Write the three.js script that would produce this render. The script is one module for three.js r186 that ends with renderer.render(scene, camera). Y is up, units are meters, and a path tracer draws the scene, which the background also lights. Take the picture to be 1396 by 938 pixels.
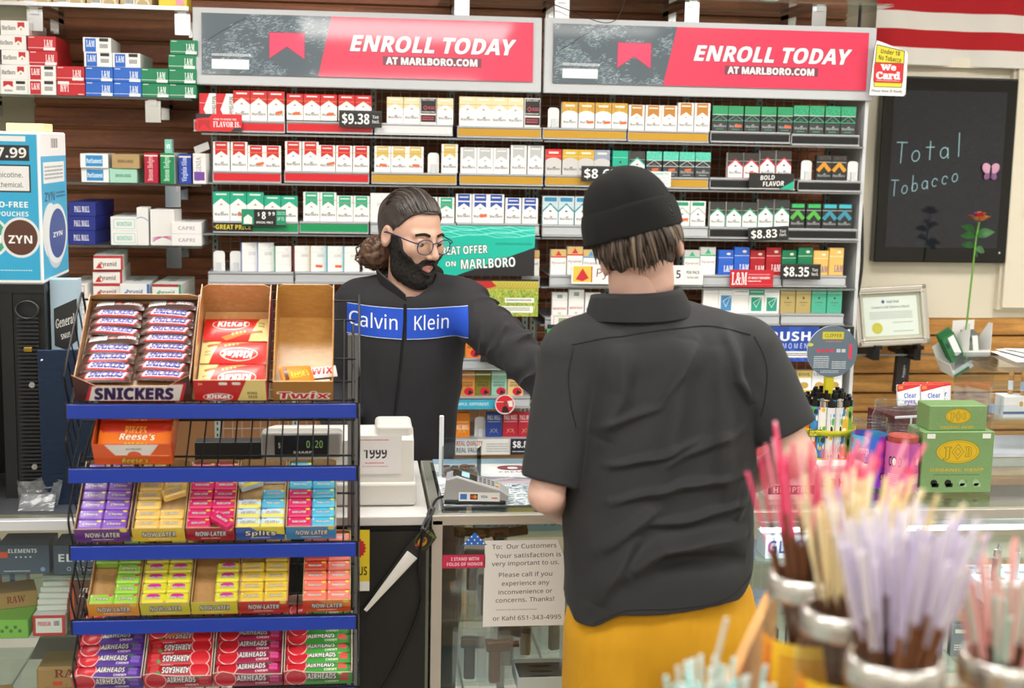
import * as THREE from 'three';
import { mergeGeometries } from 'three/addons/utils/BufferGeometryUtils.js';
import { RectAreaLightUniformsLib } from 'three/addons/lights/RectAreaLightUniformsLib.js';
import { RoundedBoxGeometry } from 'three/addons/geometries/RoundedBoxGeometry.js';
import { ImprovedNoise } from 'three/addons/math/ImprovedNoise.js';
RectAreaLightUniformsLib.init();

// ---------------------------------------------------------------- camera, light, exposure
const scene = new THREE.Scene();
scene.background = new THREE.Color(0x000000);
const camera = new THREE.PerspectiveCamera(2 * Math.atan(469 / 1850) * 180 / Math.PI, 1396 / 938, 0.05, 60);
camera.position.set(0, 1.85, 0);
camera.rotation.order = 'YXZ';
camera.rotation.set(-8.4 * Math.PI / 180, -6.75 * Math.PI / 180, 0.02);
camera.focus = 3.6;
camera.userData.fStop = 3.5;
const renderer = new THREE.WebGLRenderer();
renderer.toneMapping = THREE.LinearToneMapping;
renderer.toneMappingExposure = 1.17;
renderer.shadowMap.enabled = true;
const PANEL_LIGHT = 7.5;           // ceiling troffers, [x, z] below
const PANELS = [[-1.5, -1.2], [0.3, -1.2], [2.1, -1.2], [-1.5, 0.9], [0.3, 0.9], [2.1, 0.9], [-0.6, -3.35], [1.3, -3.35], [3.1, -3.35], [0.3, 3.0], [2.1, 3.0], [-1.5, 3.0]];

// ---------------------------------------------------------------- helpers
const V3 = (x, y, z) => new THREE.Vector3(x, y, z);
let seedState = 12345;
const rnd = (a = 0, b = 1) => { seedState = (seedState + 0x6d2b79f5) | 0; let t = Math.imul(seedState ^ (seedState >>> 15), 1 | seedState); t = (t + Math.imul(t ^ (t >>> 7), 61 | t)) ^ t; return a + (b - a) * (((t ^ (t >>> 14)) >>> 0) / 4294967296); };
const pick = (l) => l[Math.floor(rnd() * l.length)];
const perlin = new ImprovedNoise(), N3 = (x, y, z) => perlin.noise(x, y, z);
const taken = {};
const numbered = (n) => { const k = taken[n] = (taken[n] ?? -1) + 1; return k ? n + '_' + String(k).padStart(3, '0') : n; };
function sh(o) { o.castShadow = true; o.receiveShadow = true; return o; }
function thing(name, label, category, group, pos = [0, 0, 0], turn = 0) {
  const g = new THREE.Group(); g.name = numbered(name); g.position.set(...pos); g.rotation.y = turn;
  g.userData = { label, category }; if (group) g.userData.group = group; scene.add(g); return g;
}
function part(parent, name, geo, mat, label) { const m = sh(new THREE.Mesh(geo, mat)); m.name = name; if (label) m.userData.label = label; parent.add(m); return m; }
function solo(name, geo, mat, label, category, group, pos = [0, 0, 0], turn = 0) {
  const m = sh(new THREE.Mesh(geo, mat)); m.name = numbered(name); m.position.set(...pos); m.rotation.y = turn;
  m.userData = { label, category }; if (group) m.userData.group = group; scene.add(m); return m;
}
function struct(name, geo, mat, parent) { const m = sh(new THREE.Mesh(geo, mat)); m.name = name; if (!parent) { m.userData.kind = 'structure'; scene.add(m); } else parent.add(m); return m; }
const M = (color, rough = 0.6, o = {}) => new THREE.MeshPhysicalMaterial({ color, roughness: rough, ...o });
const bx = (w, h, d, x = 0, y = 0, z = 0) => new THREE.BoxGeometry(w, h, d).translate(x, y, z);
const rb = (w, h, d, r, x = 0, y = 0, z = 0) => new RoundedBoxGeometry(w, h, d, 2, r).translate(x, y, z);
const cyl = (r1, r2, h, n, x = 0, y = 0, z = 0, open = false) => new THREE.CylinderGeometry(r1, r2, h, n, 1, open).translate(x, y, z);
const sph = (r, x = 0, y = 0, z = 0, a = 16, b = 12) => new THREE.SphereGeometry(r, a, b).translate(x, y, z);
const merge = (l) => mergeGeometries(l.map((g) => { const q = g.index ? g.toNonIndexed() : g; for (const k of Object.keys(q.attributes)) if (!['position', 'normal', 'uv'].includes(k)) q.deleteAttribute(k); return q; }));
const tube = (pts, r, seg = 24, rad = 6, closed = false) => new THREE.TubeGeometry(new THREE.CatmullRomCurve3(pts.map((p) => V3(...p)), closed, 'catmullrom', 0.5), seg, r, rad, closed);
const bar = (a, b, r, n = 6) => { const A = V3(...a), B = V3(...b), L = A.distanceTo(B); const g = new THREE.CylinderGeometry(r, r, L, n); g.applyQuaternion(new THREE.Quaternion().setFromUnitVectors(V3(0, 1, 0), B.clone().sub(A).normalize())); return g.translate((A.x + B.x) / 2, (A.y + B.y) / 2, (A.z + B.z) / 2); };
const lathe = (pts, n = 32) => new THREE.LatheGeometry(pts.map((p) => new THREE.Vector2(p[0], p[1])), n);

// ---- atlases: print only (lettering, packaging art)
class Atlas {
  constructor(w, h, o = {}) {
    this.W = w; this.H = h; this.cv = document.createElement('canvas'); this.cv.width = w; this.cv.height = h; this.c = this.cv.getContext('2d');
    this.c.fillStyle = '#fff'; this.c.fillRect(0, 0, w, h); this.x = 1; this.y = 1; this.free = [[0, 0, w, h]]; this.map = {};
    this.tex = new THREE.CanvasTexture(this.cv); this.tex.colorSpace = THREE.SRGBColorSpace; this.tex.magFilter = THREE.LinearFilter;
    this.mat = new THREE.MeshPhysicalMaterial({ map: this.tex, roughness: 0.5, ...o });
  }
  cell(key, w, h, draw) {
    if (this.map[key]) return this.map[key];
    const W = w + 2, Hh = h + 2, i = this.free.map((q, k) => [q, k]).filter(([q]) => q[2] >= W && q[3] >= Hh).sort((p, q) => Math.min(p[0][2] - W, p[0][3] - Hh) - Math.min(q[0][2] - W, q[0][3] - Hh))[0];
    if (!i) throw new Error('atlas full at ' + key);
    const [fx, fy, fw, fh] = this.free.splice(i[1], 1)[0]; this.x = fx + 1; const top = fy + 1;
    if (fw - W > fh - Hh) this.free.push([fx + W, fy, fw - W, fh], [fx, fy + Hh, W, fh - Hh]); else this.free.push([fx + W, fy, fw - W, Hh], [fx, fy + Hh, fw, fh - Hh]);
    const c = this.c; c.save(); c.beginPath(); c.rect(this.x - 1, top - 1, w + 2, h + 2); c.clip(); c.translate(this.x, top); draw(c, w, h); c.restore();
    const r = this.map[key] = [(this.x + 0.7) / this.W, 1 - (top + h - 0.7) / this.H, (this.x + w - 0.7) / this.W, 1 - (top + 0.7) / this.H];
    return r;
  }
  col(c) { return this.cell('c' + c, 6, 6, (x) => { x.fillStyle = c; x.fillRect(-1, -1, 8, 8); }); }
}
const AP = new Atlas(2048, 1024, { roughness: 0.38, clearcoat: 0.25, clearcoatRoughness: 0.2 });   // cigarette packs
const AC = new Atlas(2048, 1024, { roughness: 0.5, clearcoat: 0.15, clearcoatRoughness: 0.25 });   // cartons, boxes
const AK = new Atlas(2048, 2048, { roughness: 0.36, clearcoat: 0.35, clearcoatRoughness: 0.18 });  // candy
const AS = new Atlas(2048, 2048, { roughness: 0.42, clearcoat: 0.2, clearcoatRoughness: 0.15 });   // signs and labels
const AT = new Atlas(2048, 2048, { roughness: 0.42, clearcoat: 0.2, clearcoatRoughness: 0.15 });   // labels on things
function rect(c, col, x, y, w, h) { c.fillStyle = col; c.fillRect(x, y, w, h); }
function poly(c, col, pts, stroke, lw) { c.beginPath(); pts.forEach((p, i) => i ? c.lineTo(p[0], p[1]) : c.moveTo(p[0], p[1])); c.closePath(); if (col) { c.fillStyle = col; c.fill(); } if (stroke) { c.strokeStyle = stroke; c.lineWidth = lw; c.stroke(); } }
function oval(c, col, x, y, rx, ry, stroke, lw) { c.beginPath(); c.ellipse(x, y, rx, ry, 0, 0, 7); if (col) { c.fillStyle = col; c.fill(); } if (stroke) { c.strokeStyle = stroke; c.lineWidth = lw; c.stroke(); } }
function rrect(c, col, x, y, w, h, r, stroke, lw) { c.beginPath(); c.roundRect(x, y, w, h, r); if (col) { c.fillStyle = col; c.fill(); } if (stroke) { c.strokeStyle = stroke; c.lineWidth = lw; c.stroke(); } }
// lettering stretched into the box x, y, w, h (h is the cap height)
function txt(c, s, x, y, w, h, col, o = {}) {
  c.save(); c.font = (o.bold === false ? '' : 'bold ') + '100px ' + (o.font || 'sans-serif'); const m = c.measureText(s).width;
  c.translate(x, y + h); if (o.rot) c.rotate(o.rot); c.transform(w / m, 0, -(o.slant || 0) * h / 72, h / 72, 0, 0);
  if (o.stroke) { c.strokeStyle = o.stroke; c.lineWidth = o.lw || 14; c.lineJoin = 'round'; c.strokeText(s, 0, 0); }
  c.fillStyle = col; c.fillText(s, 0, 0); c.restore();
}
function lines(c, col, x, y, w, h, n) { c.fillStyle = col; for (let i = 0; i < n; i++) { let p = x; const yy = y + h * (i + 0.25) / n; while (p < x + w) { const l = 2 + ((p * 7919 + i * 131) % 7); c.fillRect(p, yy, Math.min(l, x + w - p), h / n * 0.5); p += l + 1.5; } } }
function barcode(c, x, y, w, h) { rect(c, '#fff', x, y, w, h); c.fillStyle = '#222'; for (let i = 2, k = 1; i < w - 3; k++) { const l = 1 + (k * 37 % 3); c.fillRect(x + i, y + 1, l * 0.8, h * 0.8); i += l + 1 + (k * 53 % 2); } }
function speckle(c, w, h, cols, n, s = 2) { for (let i = 0; i < n; i++) { c.fillStyle = pick(cols); c.fillRect(rnd(0, w), rnd(0, h), rnd(0.5, s), rnd(0.5, s)); } }

// chamfered box, one atlas cell a face (f front +z, b back, l, r, t top, u under); 44 triangles
function cbox(w, h, d, e, F) {
  const P = [], Nn = [], U = [], X = w / 2, Y = h / 2, Z = d / 2;
  const faces = { f: [[0, 1, 2], 1, F.f], b: [[0, 1, 2], -1, F.b || F.f], r: [[2, 1, 0], 1, F.r || F.s], l: [[2, 1, 0], -1, F.l || F.s], t: [[0, 2, 1], 1, F.t], u: [[0, 2, 1], -1, F.u || F.t] };
  const half = [X, Y, Z];
  const uvOf = (k, p) => {
    const [ax, sg, c] = faces[k], r = c; let a = (p[ax[0]] / half[ax[0]] + 1) / 2, b = (p[ax[1]] / half[ax[1]] + 1) / 2;
    if (k === 'b' || k === 'r') a = 1 - a; if (k === 't') b = 1 - b; return [r[0] + (r[2] - r[0]) * a, r[1] + (r[3] - r[1]) * b];
  };
  const tri = (a, b, c, n, ka, kb = ka, kc = ka) => {
    const ab = [b[0] - a[0], b[1] - a[1], b[2] - a[2]], ac = [c[0] - a[0], c[1] - a[1], c[2] - a[2]];
    const cr = [ab[1] * ac[2] - ab[2] * ac[1], ab[2] * ac[0] - ab[0] * ac[2], ab[0] * ac[1] - ab[1] * ac[0]];
    let q = [[a, ka], [b, kb], [c, kc]]; if (cr[0] * n[0] + cr[1] * n[1] + cr[2] * n[2] < 0) q = [q[0], q[2], q[1]];
    for (const [p, k] of q) { P.push(...p); Nn.push(...n); U.push(...uvOf(k, p)); }
  };
  const key = (ax, s) => ax === 0 ? (s > 0 ? 'r' : 'l') : ax === 1 ? (s > 0 ? 't' : 'u') : (s > 0 ? 'f' : 'b');
  const pt = (s, on) => [0, 1, 2].map((i) => s[i] * (on === i ? half[i] : half[i] - e));
  for (let ax = 0; ax < 3; ax++) for (const s of [-1, 1]) {
    const o = [0, 1, 2].filter((i) => i !== ax), c = [[-1, -1], [1, -1], [1, 1], [-1, 1]].map(([p, q]) => { const v = []; v[ax] = s; v[o[0]] = p; v[o[1]] = q; return pt(v, ax); });
    const n = [0, 0, 0]; n[ax] = s; tri(c[0], c[1], c[2], n, key(ax, s)); tri(c[0], c[2], c[3], n, key(ax, s));
  }
  const q2 = Math.SQRT1_2, q3 = 1 / Math.sqrt(3);
  if (e > 0) {
    for (const [a, b, o] of [[0, 1, 2], [0, 2, 1], [1, 2, 0]]) for (const sa of [-1, 1]) for (const sb of [-1, 1]) {
      const v = [], w2 = []; v[a] = w2[a] = sa; v[b] = w2[b] = sb; v[o] = -1; w2[o] = 1; const n = [0, 0, 0]; n[a] = sa * q2; n[b] = sb * q2;
      const k = [key(2, 1), key(2, -1)].includes(key(a, sa)) ? key(a, sa) : key(b, sb) === 'f' || key(b, sb) === 'b' ? key(b, sb) : key(a, sa);
      const A = pt(v, a), B = pt(w2, a), C = pt(w2, b), D = pt(v, b); tri(A, B, C, n, k); tri(A, C, D, n, k);
    }
    for (const a of [-1, 1]) for (const b of [-1, 1]) for (const c of [-1, 1]) tri(pt([a, b, c], 0), pt([a, b, c], 1), pt([a, b, c], 2), [a * q3, b * q3, c * q3], key(2, c));
  }
  const g = new THREE.BufferGeometry(); g.setAttribute('position', new THREE.Float32BufferAttribute(P, 3)); g.setAttribute('normal', new THREE.Float32BufferAttribute(Nn, 3)); g.setAttribute('uv', new THREE.Float32BufferAttribute(U, 2)); return g;
}
// flat plate of any outline, th thick, its front face at z = th / 2
function plate(pts, th, front, back, edge, bev = 0) {
  const s = new THREE.Shape(pts.map((p) => new THREE.Vector2(p[0], p[1])));
  let g = new THREE.ExtrudeGeometry(s, { depth: th - 2 * bev, bevelEnabled: bev > 0, bevelSize: bev, bevelThickness: bev, bevelOffset: -bev, bevelSegments: 1, curveSegments: 16 }); g = g.index ? g.toNonIndexed() : g; g.translate(0, 0, -th / 2 + bev);
  const xs = pts.map((p) => p[0]), ys = pts.map((p) => p[1]), x0 = Math.min(...xs), x1 = Math.max(...xs), y0 = Math.min(...ys), y1 = Math.max(...ys), p = g.attributes.position, n = g.attributes.normal, uv = g.attributes.uv;
  for (let i = 0; i < p.count; i++) {
    let a = (p.getX(i) - x0) / (x1 - x0), b = (p.getY(i) - y0) / (y1 - y0); const nz = n.getZ(i); let c = nz > 0.5 ? front : nz < -0.5 ? back : edge || back; if (nz < -0.5) a = 1 - a; c = c || front;
    a = Math.min(1, Math.max(0, a)); b = Math.min(1, Math.max(0, b)); uv.setXY(i, c[0] + (c[2] - c[0]) * a, c[1] + (c[3] - c[1]) * b);
  }
  return g;
}
const rectPts = (w, h) => [[-w / 2, -h / 2], [w / 2, -h / 2], [w / 2, h / 2], [-w / 2, h / 2]];
const discPts = (r, n = 40) => Array.from({ length: n }, (_, i) => [r * Math.cos(i / n * 6.2832), r * Math.sin(i / n * 6.2832)]);
function setUV(g, cell) { const uv = g.attributes.uv; for (let i = 0; i < uv.count; i++) uv.setXY(i, (cell[0] + cell[2]) / 2, (cell[1] + cell[3]) / 2); return g; }
function mapUV(g, cell, fn) { const uv = g.attributes.uv, p = g.attributes.position; for (let i = 0; i < uv.count; i++) { const [a, b] = fn ? fn(p.getX(i), p.getY(i), p.getZ(i), uv.getX(i), uv.getY(i)) : [uv.getX(i), uv.getY(i)]; uv.setXY(i, cell[0] + (cell[2] - cell[0]) * Math.min(1, Math.max(0, a)), cell[1] + (cell[3] - cell[1]) * Math.min(1, Math.max(0, b))); } return g; }
// surface grid over u, v in 0..1
function grid(nu, nv, f) {
  const P = [], U = [], I = [];
  for (let j = 0; j <= nv; j++) for (let i = 0; i <= nu; i++) { P.push(...f(i / nu, j / nv)); U.push(i / nu, j / nv); }
  for (let j = 0; j < nv; j++) for (let i = 0; i < nu; i++) { const a = j * (nu + 1) + i, b = a + 1, c = a + nu + 1, d = c + 1; I.push(a, b, d, a, d, c); }
  const g = new THREE.BufferGeometry(); g.setIndex(I); g.setAttribute('position', new THREE.Float32BufferAttribute(P, 3)); g.setAttribute('uv', new THREE.Float32BufferAttribute(U, 2)); g.computeVertexNormals(); return g;
}
// seamless noise textures for grain
function noiseTex(w, h, f, rx = 1, ry = 1, color = false) {
  const d = new Uint8Array(w * h * 4); for (let y = 0; y < h; y++) for (let x = 0; x < w; x++) { const v = f(x / w, y / h, x, y); for (let c = 0; c < 3; c++) d[(y * w + x) * 4 + c] = Math.max(0, Math.min(255, Array.isArray(v) ? v[c] : v)); d[(y * w + x) * 4 + 3] = 255; }
  const t = new THREE.DataTexture(d, w, h); t.magFilter = THREE.LinearFilter; t.wrapS = t.wrapT = THREE.RepeatWrapping; t.repeat.set(rx, ry); if (color) t.colorSpace = THREE.SRGBColorSpace; t.needsUpdate = true; return t;
}
const fbm = (x, y, z, o = 4) => { let s = 0, a = 0.5, f = 1; for (let i = 0; i < o; i++) { s += a * N3(x * f, y * f, z * f); a *= 0.5; f *= 2.03; } return s; };

// ---------------------------------------------------------------- the room
const grainTex = (base, amp, seed, sx, sy) => noiseTex(512, 256, (u, v) => { const g = fbm(u * 4 + seed, v * 46, seed, 4) * 1.2 + 0.6 * fbm(u * 2, v * 9 + 2 * fbm(u * 3, v * 3, seed), seed + 5, 3) + 0.25 * N3(u * 60, v * 220, seed); return base.map((b, i) => b + amp[i] * g); }, sx, sy, true);
const brownWood = M(0xffffff, 0.45, { map: grainTex([150, 86, 54], [60, 42, 30], 1.3, 1, 1) });
const oakWood = M(0xffffff, 0.42, { map: grainTex([194, 140, 72], [60, 52, 36], 7.7, 1, 1) });
const plaster = M(0xe6e2d6, 0.85, { bumpMap: noiseTex(256, 256, (u, v) => 128 + 120 * fbm(u * 30, v * 30, 2, 3), 3, 3), bumpScale: 0.0006 });
const ceilingPaint = M(0xe8e8e6, 0.9), creamPaint = M(0xe9e1cd, 0.55), grooveMat = M(0xb07c52, 0.6), oakGroove = M(0x6b4a26, 0.6);
const grey = M(0xb9bcc0, 0.42, { metalness: 0.25 }), lightGrey = M(0xd3d6d9, 0.42), chrome = M(0xd8dade, 0.18, { metalness: 1 }), steel = M(0x9fa4a6, 0.35, { metalness: 0.8 });
const blackMetal = M(0x18191b, 0.35, { metalness: 0.3 }), blackPlastic = M(0x101113, 0.32), whitePlastic = M(0xeeeeec, 0.4), clearPlastic = new THREE.MeshPhysicalMaterial({ color: 0xf4f8fa, roughness: 0.06, transmission: 1, thickness: 0, ior: 1.45 });
const glassPane = new THREE.MeshPhysicalMaterial({ color: 0xfbfefd, roughness: 0.02, transmission: 1, thickness: 0, ior: 1.5 });
const wallOf = (name, w, h, d, x, y, z, m) => struct(name, bx(w, h, d, x, y, z), m);
wallOf('floor', 7.4, 0.12, 9.4, 0.5, -0.085, -0.5, M(0x6d6a64, 0.8));
wallOf('ceiling', 7.4, 0.1, 9.4, 0.5, 2.95, -0.5, ceilingPaint);
wallOf('wall_left', 0.1, 2.95, 9.2, -3.15, 1.45, -0.5, plaster);
wallOf('wall_right', 0.1, 2.95, 9.2, 4.15, 1.45, -0.5, plaster);
wallOf('wall_front', 7.4, 2.95, 0.1, 0.5, 1.45, 4.15, plaster);
const wallBack = wallOf('wall_back', 7.4, 2.95, 0.1, 0.5, 1.45, -5.15, M(0xb8ad98, 0.8));
{ // floor tiles behind the counter, white with dark joints
  const fl = scene.getObjectByName('floor'), tm = [0xe9e7e0, 0xe2dfd7, 0xeeece6].map((c) => M(c, 0.25)), g = cbox(0.298, 0.025, 0.298, 0.003, { f: [0, 0, 1, 1], s: [0, 0, 1, 1], t: [0, 0, 1, 1] });
  for (let i = 0; i < 14; i++) for (let j = 0; j < 8; j++) { const t = struct('tile', g, pick(tm), fl); t.position.set(-1.3 + i * 0.305, -0.0125, -4.94 + j * 0.305); }
  const base = struct('baseboard_back', bx(4.4, 0.06, 0.015, 0.75, 0.03, -5.09), M(0x5c564c, 0.8));
  const stone = [0xb3a68f, 0xa89a82, 0xbdb19b, 0x9d917c].map((c) => M(c, 0.7, { bumpMap: noiseTex(64, 32, (u, v) => 128 + 110 * fbm(u * 9, v * 9, c % 17, 3)), bumpScale: 0.004 }));
  const sg = cbox(0.245, 0.062, 0.02, 0.004, { f: [0, 0, 1, 1], s: [0, 0, 1, 1], t: [0, 0, 1, 1] });
  for (let i = 0; i < 17; i++) { const t = struct('stone', sg, stone[i % 4], base); t.position.set(-1.3 + i * 0.252, 0.034, -5.075); }
}
{ // dark brown slatwall, each slat its own board over a paler backing
  const back = struct('slat_backing', bx(2.98, 2.2, 0.012, 0.36, 1.75, -5.094), grooveMat, wallBack);
  const uvw = (g) => mapUVm(g); function mapUVm(g) { const p = g.attributes.position, uv = g.attributes.uv; for (let i = 0; i < p.count; i++) uv.setXY(i, p.getX(i) * 0.7, p.getY(i) * 1.3); return g; }
  for (let i = 0; i < 20; i++) { const g = cbox(2.98, 0.0665, 0.02, 0.003, { f: [0, 0, 1, 1], s: [0, 0, 1, 1], t: [0, 0, 1, 1] }).translate(0.36, 1.0 + i * 0.0762, -5.078); struct('slat', uvw(g), brownWood, wallBack); }
  // light oak slatwall below the painted panels
  struct('slat_backing', bx(1.9, 0.74, 0.012, 2.78, 0.84, -5.07), oakGroove, wallBack);
  for (let i = 0; i < 9; i++) struct('slat', uvw(cbox(1.9, 0.069, 0.022, 0.003, { f: [0, 0, 1, 1], s: [0, 0, 1, 1], t: [0, 0, 1, 1] }).translate(2.78, 1.176 - i * 0.0762, -5.054)), oakWood, wallBack);
  struct('panel', bx(0.66, 1.0, 0.05, 2.165, 1.71, -5.06), creamPaint, wallBack);
  struct('panel', bx(1.3, 1.0, 0.04, 3.15, 1.71, -5.065), creamPaint, wallBack);
  struct('trim_1', bx(1.9, 0.035, 0.06, 2.78, 2.185, -5.03), M(0xe9e2cf, 0.5));
  struct('trim_2', bx(0.05, 1.2, 0.06, 1.845, 1.62, -5.05), M(0xe2dac4, 0.5));
}
{ // ceiling troffers: frame, glowing diffuser, and the same light just below it
  const frame = M(0xf0f0ee, 0.5), diff = M(0xffffff, 0.6, { emissive: 0xfff8ee, emissiveIntensity: 4 });
  for (const [x, z] of PANELS) {
    const t = thing('ceiling_light', 'flush ceiling light panel with white frame and glowing diffuser', 'ceiling light', 'ceiling light panels', [x, 2.9, z]);
    part(t, 'frame', merge([bx(1.24, 0.03, 0.02, 0, -0.015, 0.3), bx(1.24, 0.03, 0.02, 0, -0.015, -0.3), bx(0.02, 0.03, 0.6, 0.61, -0.015, 0), bx(0.02, 0.03, 0.6, -0.61, -0.015, 0)]), frame);
    part(t, 'diffuser', bx(1.2, 0.008, 0.58, 0, -0.008, 0), diff);
    const l = new THREE.RectAreaLight(0xfffcf7, PANEL_LIGHT, 1.2, 0.58); l.name = 'panel_lamp'; l.position.set(0, -0.03, 0); l.rotation.x = -Math.PI / 2; t.add(l);
  }
}

// ---------------------------------------------------------------- cigarette shelving on the back wall
const ROWS = { 1: 1.905, 2: 1.745, 3: 1.576, 4: 1.405, 5: 1.27 };
const wireMat = M(0xb9b6ac, 0.4, { metalness: 0.3 }), uprightMat = M(0xb4bfb9, 0.4);
const rackUnit = (x0, x1, label, name = 'display_shelving') => {
  const t = thing(name, label, 'shelving', null, [0, 0, 0]);
  const w = []; for (let x = x0 + 0.03; x < x1; x += 0.0335) w.push(bar([x, 0.75, -4.945], [x, 2.1, -4.945], 0.0017, 4)); for (let y = 0.8; y < 2.1; y += 0.036) w.push(bar([x0, y, -4.9425], [x1, y, -4.9425], 0.0017, 4));
  part(t, 'wire_grid', merge(w), wireMat);
  const n = 4; for (let i = 0; i <= n; i++) { const x = x0 + 0.012 + (x1 - x0 - 0.024) * i / n; const u = part(t, 'upright', bx(0.02, 1.4, 0.022, x, 1.42, -4.925), uprightMat); const s = []; for (let y = 0.76; y < 2.1; y += 0.022) s.push(bx(0.005, 0.011, 0.002, x, y, -4.9135)); part(u, 'slots', merge(s), blackMetal); }
  return t;
};
const unitA = rackUnit(-0.5, 0.64, 'grey slotted display shelving full of packs under the sign with the white glare');
const unitB = rackUnit(0.645, 1.765, 'grey slotted display shelving full of packs beside the wall screen');
part(unitB, 'side_panel', bx(0.012, 1.42, 0.3, 1.785, 1.44, -4.8), lightGrey);
part(unitB, 'side_panel', bx(0.03, 1.3, 0.02, 1.80, 1.42, -4.93), creamPaint);
const railMat = { red: M(0xd8202c, 0.35), gold: M(0xc9992c, 0.35), black: M(0x16171a, 0.4), green: M(0x0f9a5c, 0.35), grey: M(0xc3c6ca, 0.4), white: M(0xe4e6e8, 0.35), blue: M(0x3fb3d6, 0.35), clear: clearPlastic };
// [unit, x0, x1, shelf top y, strip colour]
const SH = [
  ['A', -0.525, -0.226, 1.908, 'red'], ['A', -0.222, 0.064, 1.91, 'red'], ['A', 0.068, 0.332, 1.91, 'white'], ['A', 0.346, 0.634, 1.906, 'gold'], ['B', 0.637, 0.928, 1.906, 'gold'], ['B', 0.931, 1.216, 1.904, 'gold'], ['B', 1.221, 1.506, 1.907, 'black'], ['B', 1.509, 1.755, 1.903, 'black'],
  ['A', -0.466, -0.239, 1.742, 'red'], ['A', -0.231, 0.053, 1.745, 'red'], ['A', 0.059, 0.348, 1.746, 'gold'], ['A', 0.356, 0.643, 1.747, 'gold'], ['B', 0.649, 0.935, 1.747, 'gold'], ['B', 0.937, 1.222, 1.746, 'gold'], ['B', 1.225, 1.53, 1.747, 'black'], ['B', 1.54, 1.772, 1.744, 'black'],
  ['A', -0.466, -0.182, 1.575, 'green'], ['A', -0.181, 0.052, 1.577, 'green'], ['A', 0.056, 0.348, 1.577, 'grey'], ['A', 0.35, 0.634, 1.579, 'grey'], ['B', 0.642, 0.93, 1.576, 'grey'], ['B', 0.935, 1.228, 1.577, 'grey'], ['B', 1.23, 1.51, 1.576, 'black'], ['B', 1.513, 1.767, 1.575, 'black'],
  ['A', -0.485, -0.2, 1.404, 'grey'], ['A', -0.197, 0.09, 1.406, 'grey'], ['A', 0.575, 0.64, 1.399, 'grey'], ['B', 0.672, 0.93, 1.403, 'grey'], ['B', 0.932, 1.212, 1.406, 'grey'], ['B', 1.214, 1.5, 1.408, 'grey'], ['B', 1.503, 1.735, 1.409, 'grey'],
  ['B', 0.66, 0.93, 1.254, 'grey'], ['B', 1.18, 1.5, 1.271, 'grey'], ['B', 1.503, 1.735, 1.273, 'grey'],
  ['A', 0.3, 0.615, 1.111, 'grey'], ['A', 0.3, 0.615, 0.976, 'grey'], ['A', 0.3, 0.64, 0.828, 'grey'], ['B', 1.4, 1.76, 0.979, 'grey'],
];
for (const [u, x0, x1, y, c] of SH) {
  const U = u === 'A' ? unitA : unitB, w = x1 - x0, cx = (x0 + x1) / 2;
  const s = part(U, 'shelf', merge([bx(w - 0.002, 0.003, 0.3, cx, y - 0.0015, -4.775), bx(w - 0.002, 0.034, 0.003, cx, y - 0.019, -4.6275), bx(w - 0.002, 0.005, 0.012, cx, y - 0.0365, -4.622), bx(w - 0.002, 0.004, 0.006, cx, y - 0.003, -4.6235)]), c === 'white' ? lightGrey : grey);
  part(s, 'price_strip', bx(w - 0.008, 0.024, 0.0016, cx, y - 0.0205, -4.6248), railMat[c]);
}
for (const [u, x0, x1, y] of [['A', -0.5, 0.64, 1.862], ['B', 0.645, 1.775, 1.86], ['A', -0.5, 0.64, 1.7], ['B', 0.645, 1.775, 1.7], ['A', -0.5, 0.64, 1.53], ['B', 0.645, 1.775, 1.53], ['B', 0.645, 1.775, 1.36], ['B', 0.645, 1.775, 1.228]]) part(u === 'A' ? unitA : unitB, 'support_rail', bx(x1 - x0, 0.006, 0.3, (x0 + x1) / 2, y, -4.78), steel);

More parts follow.
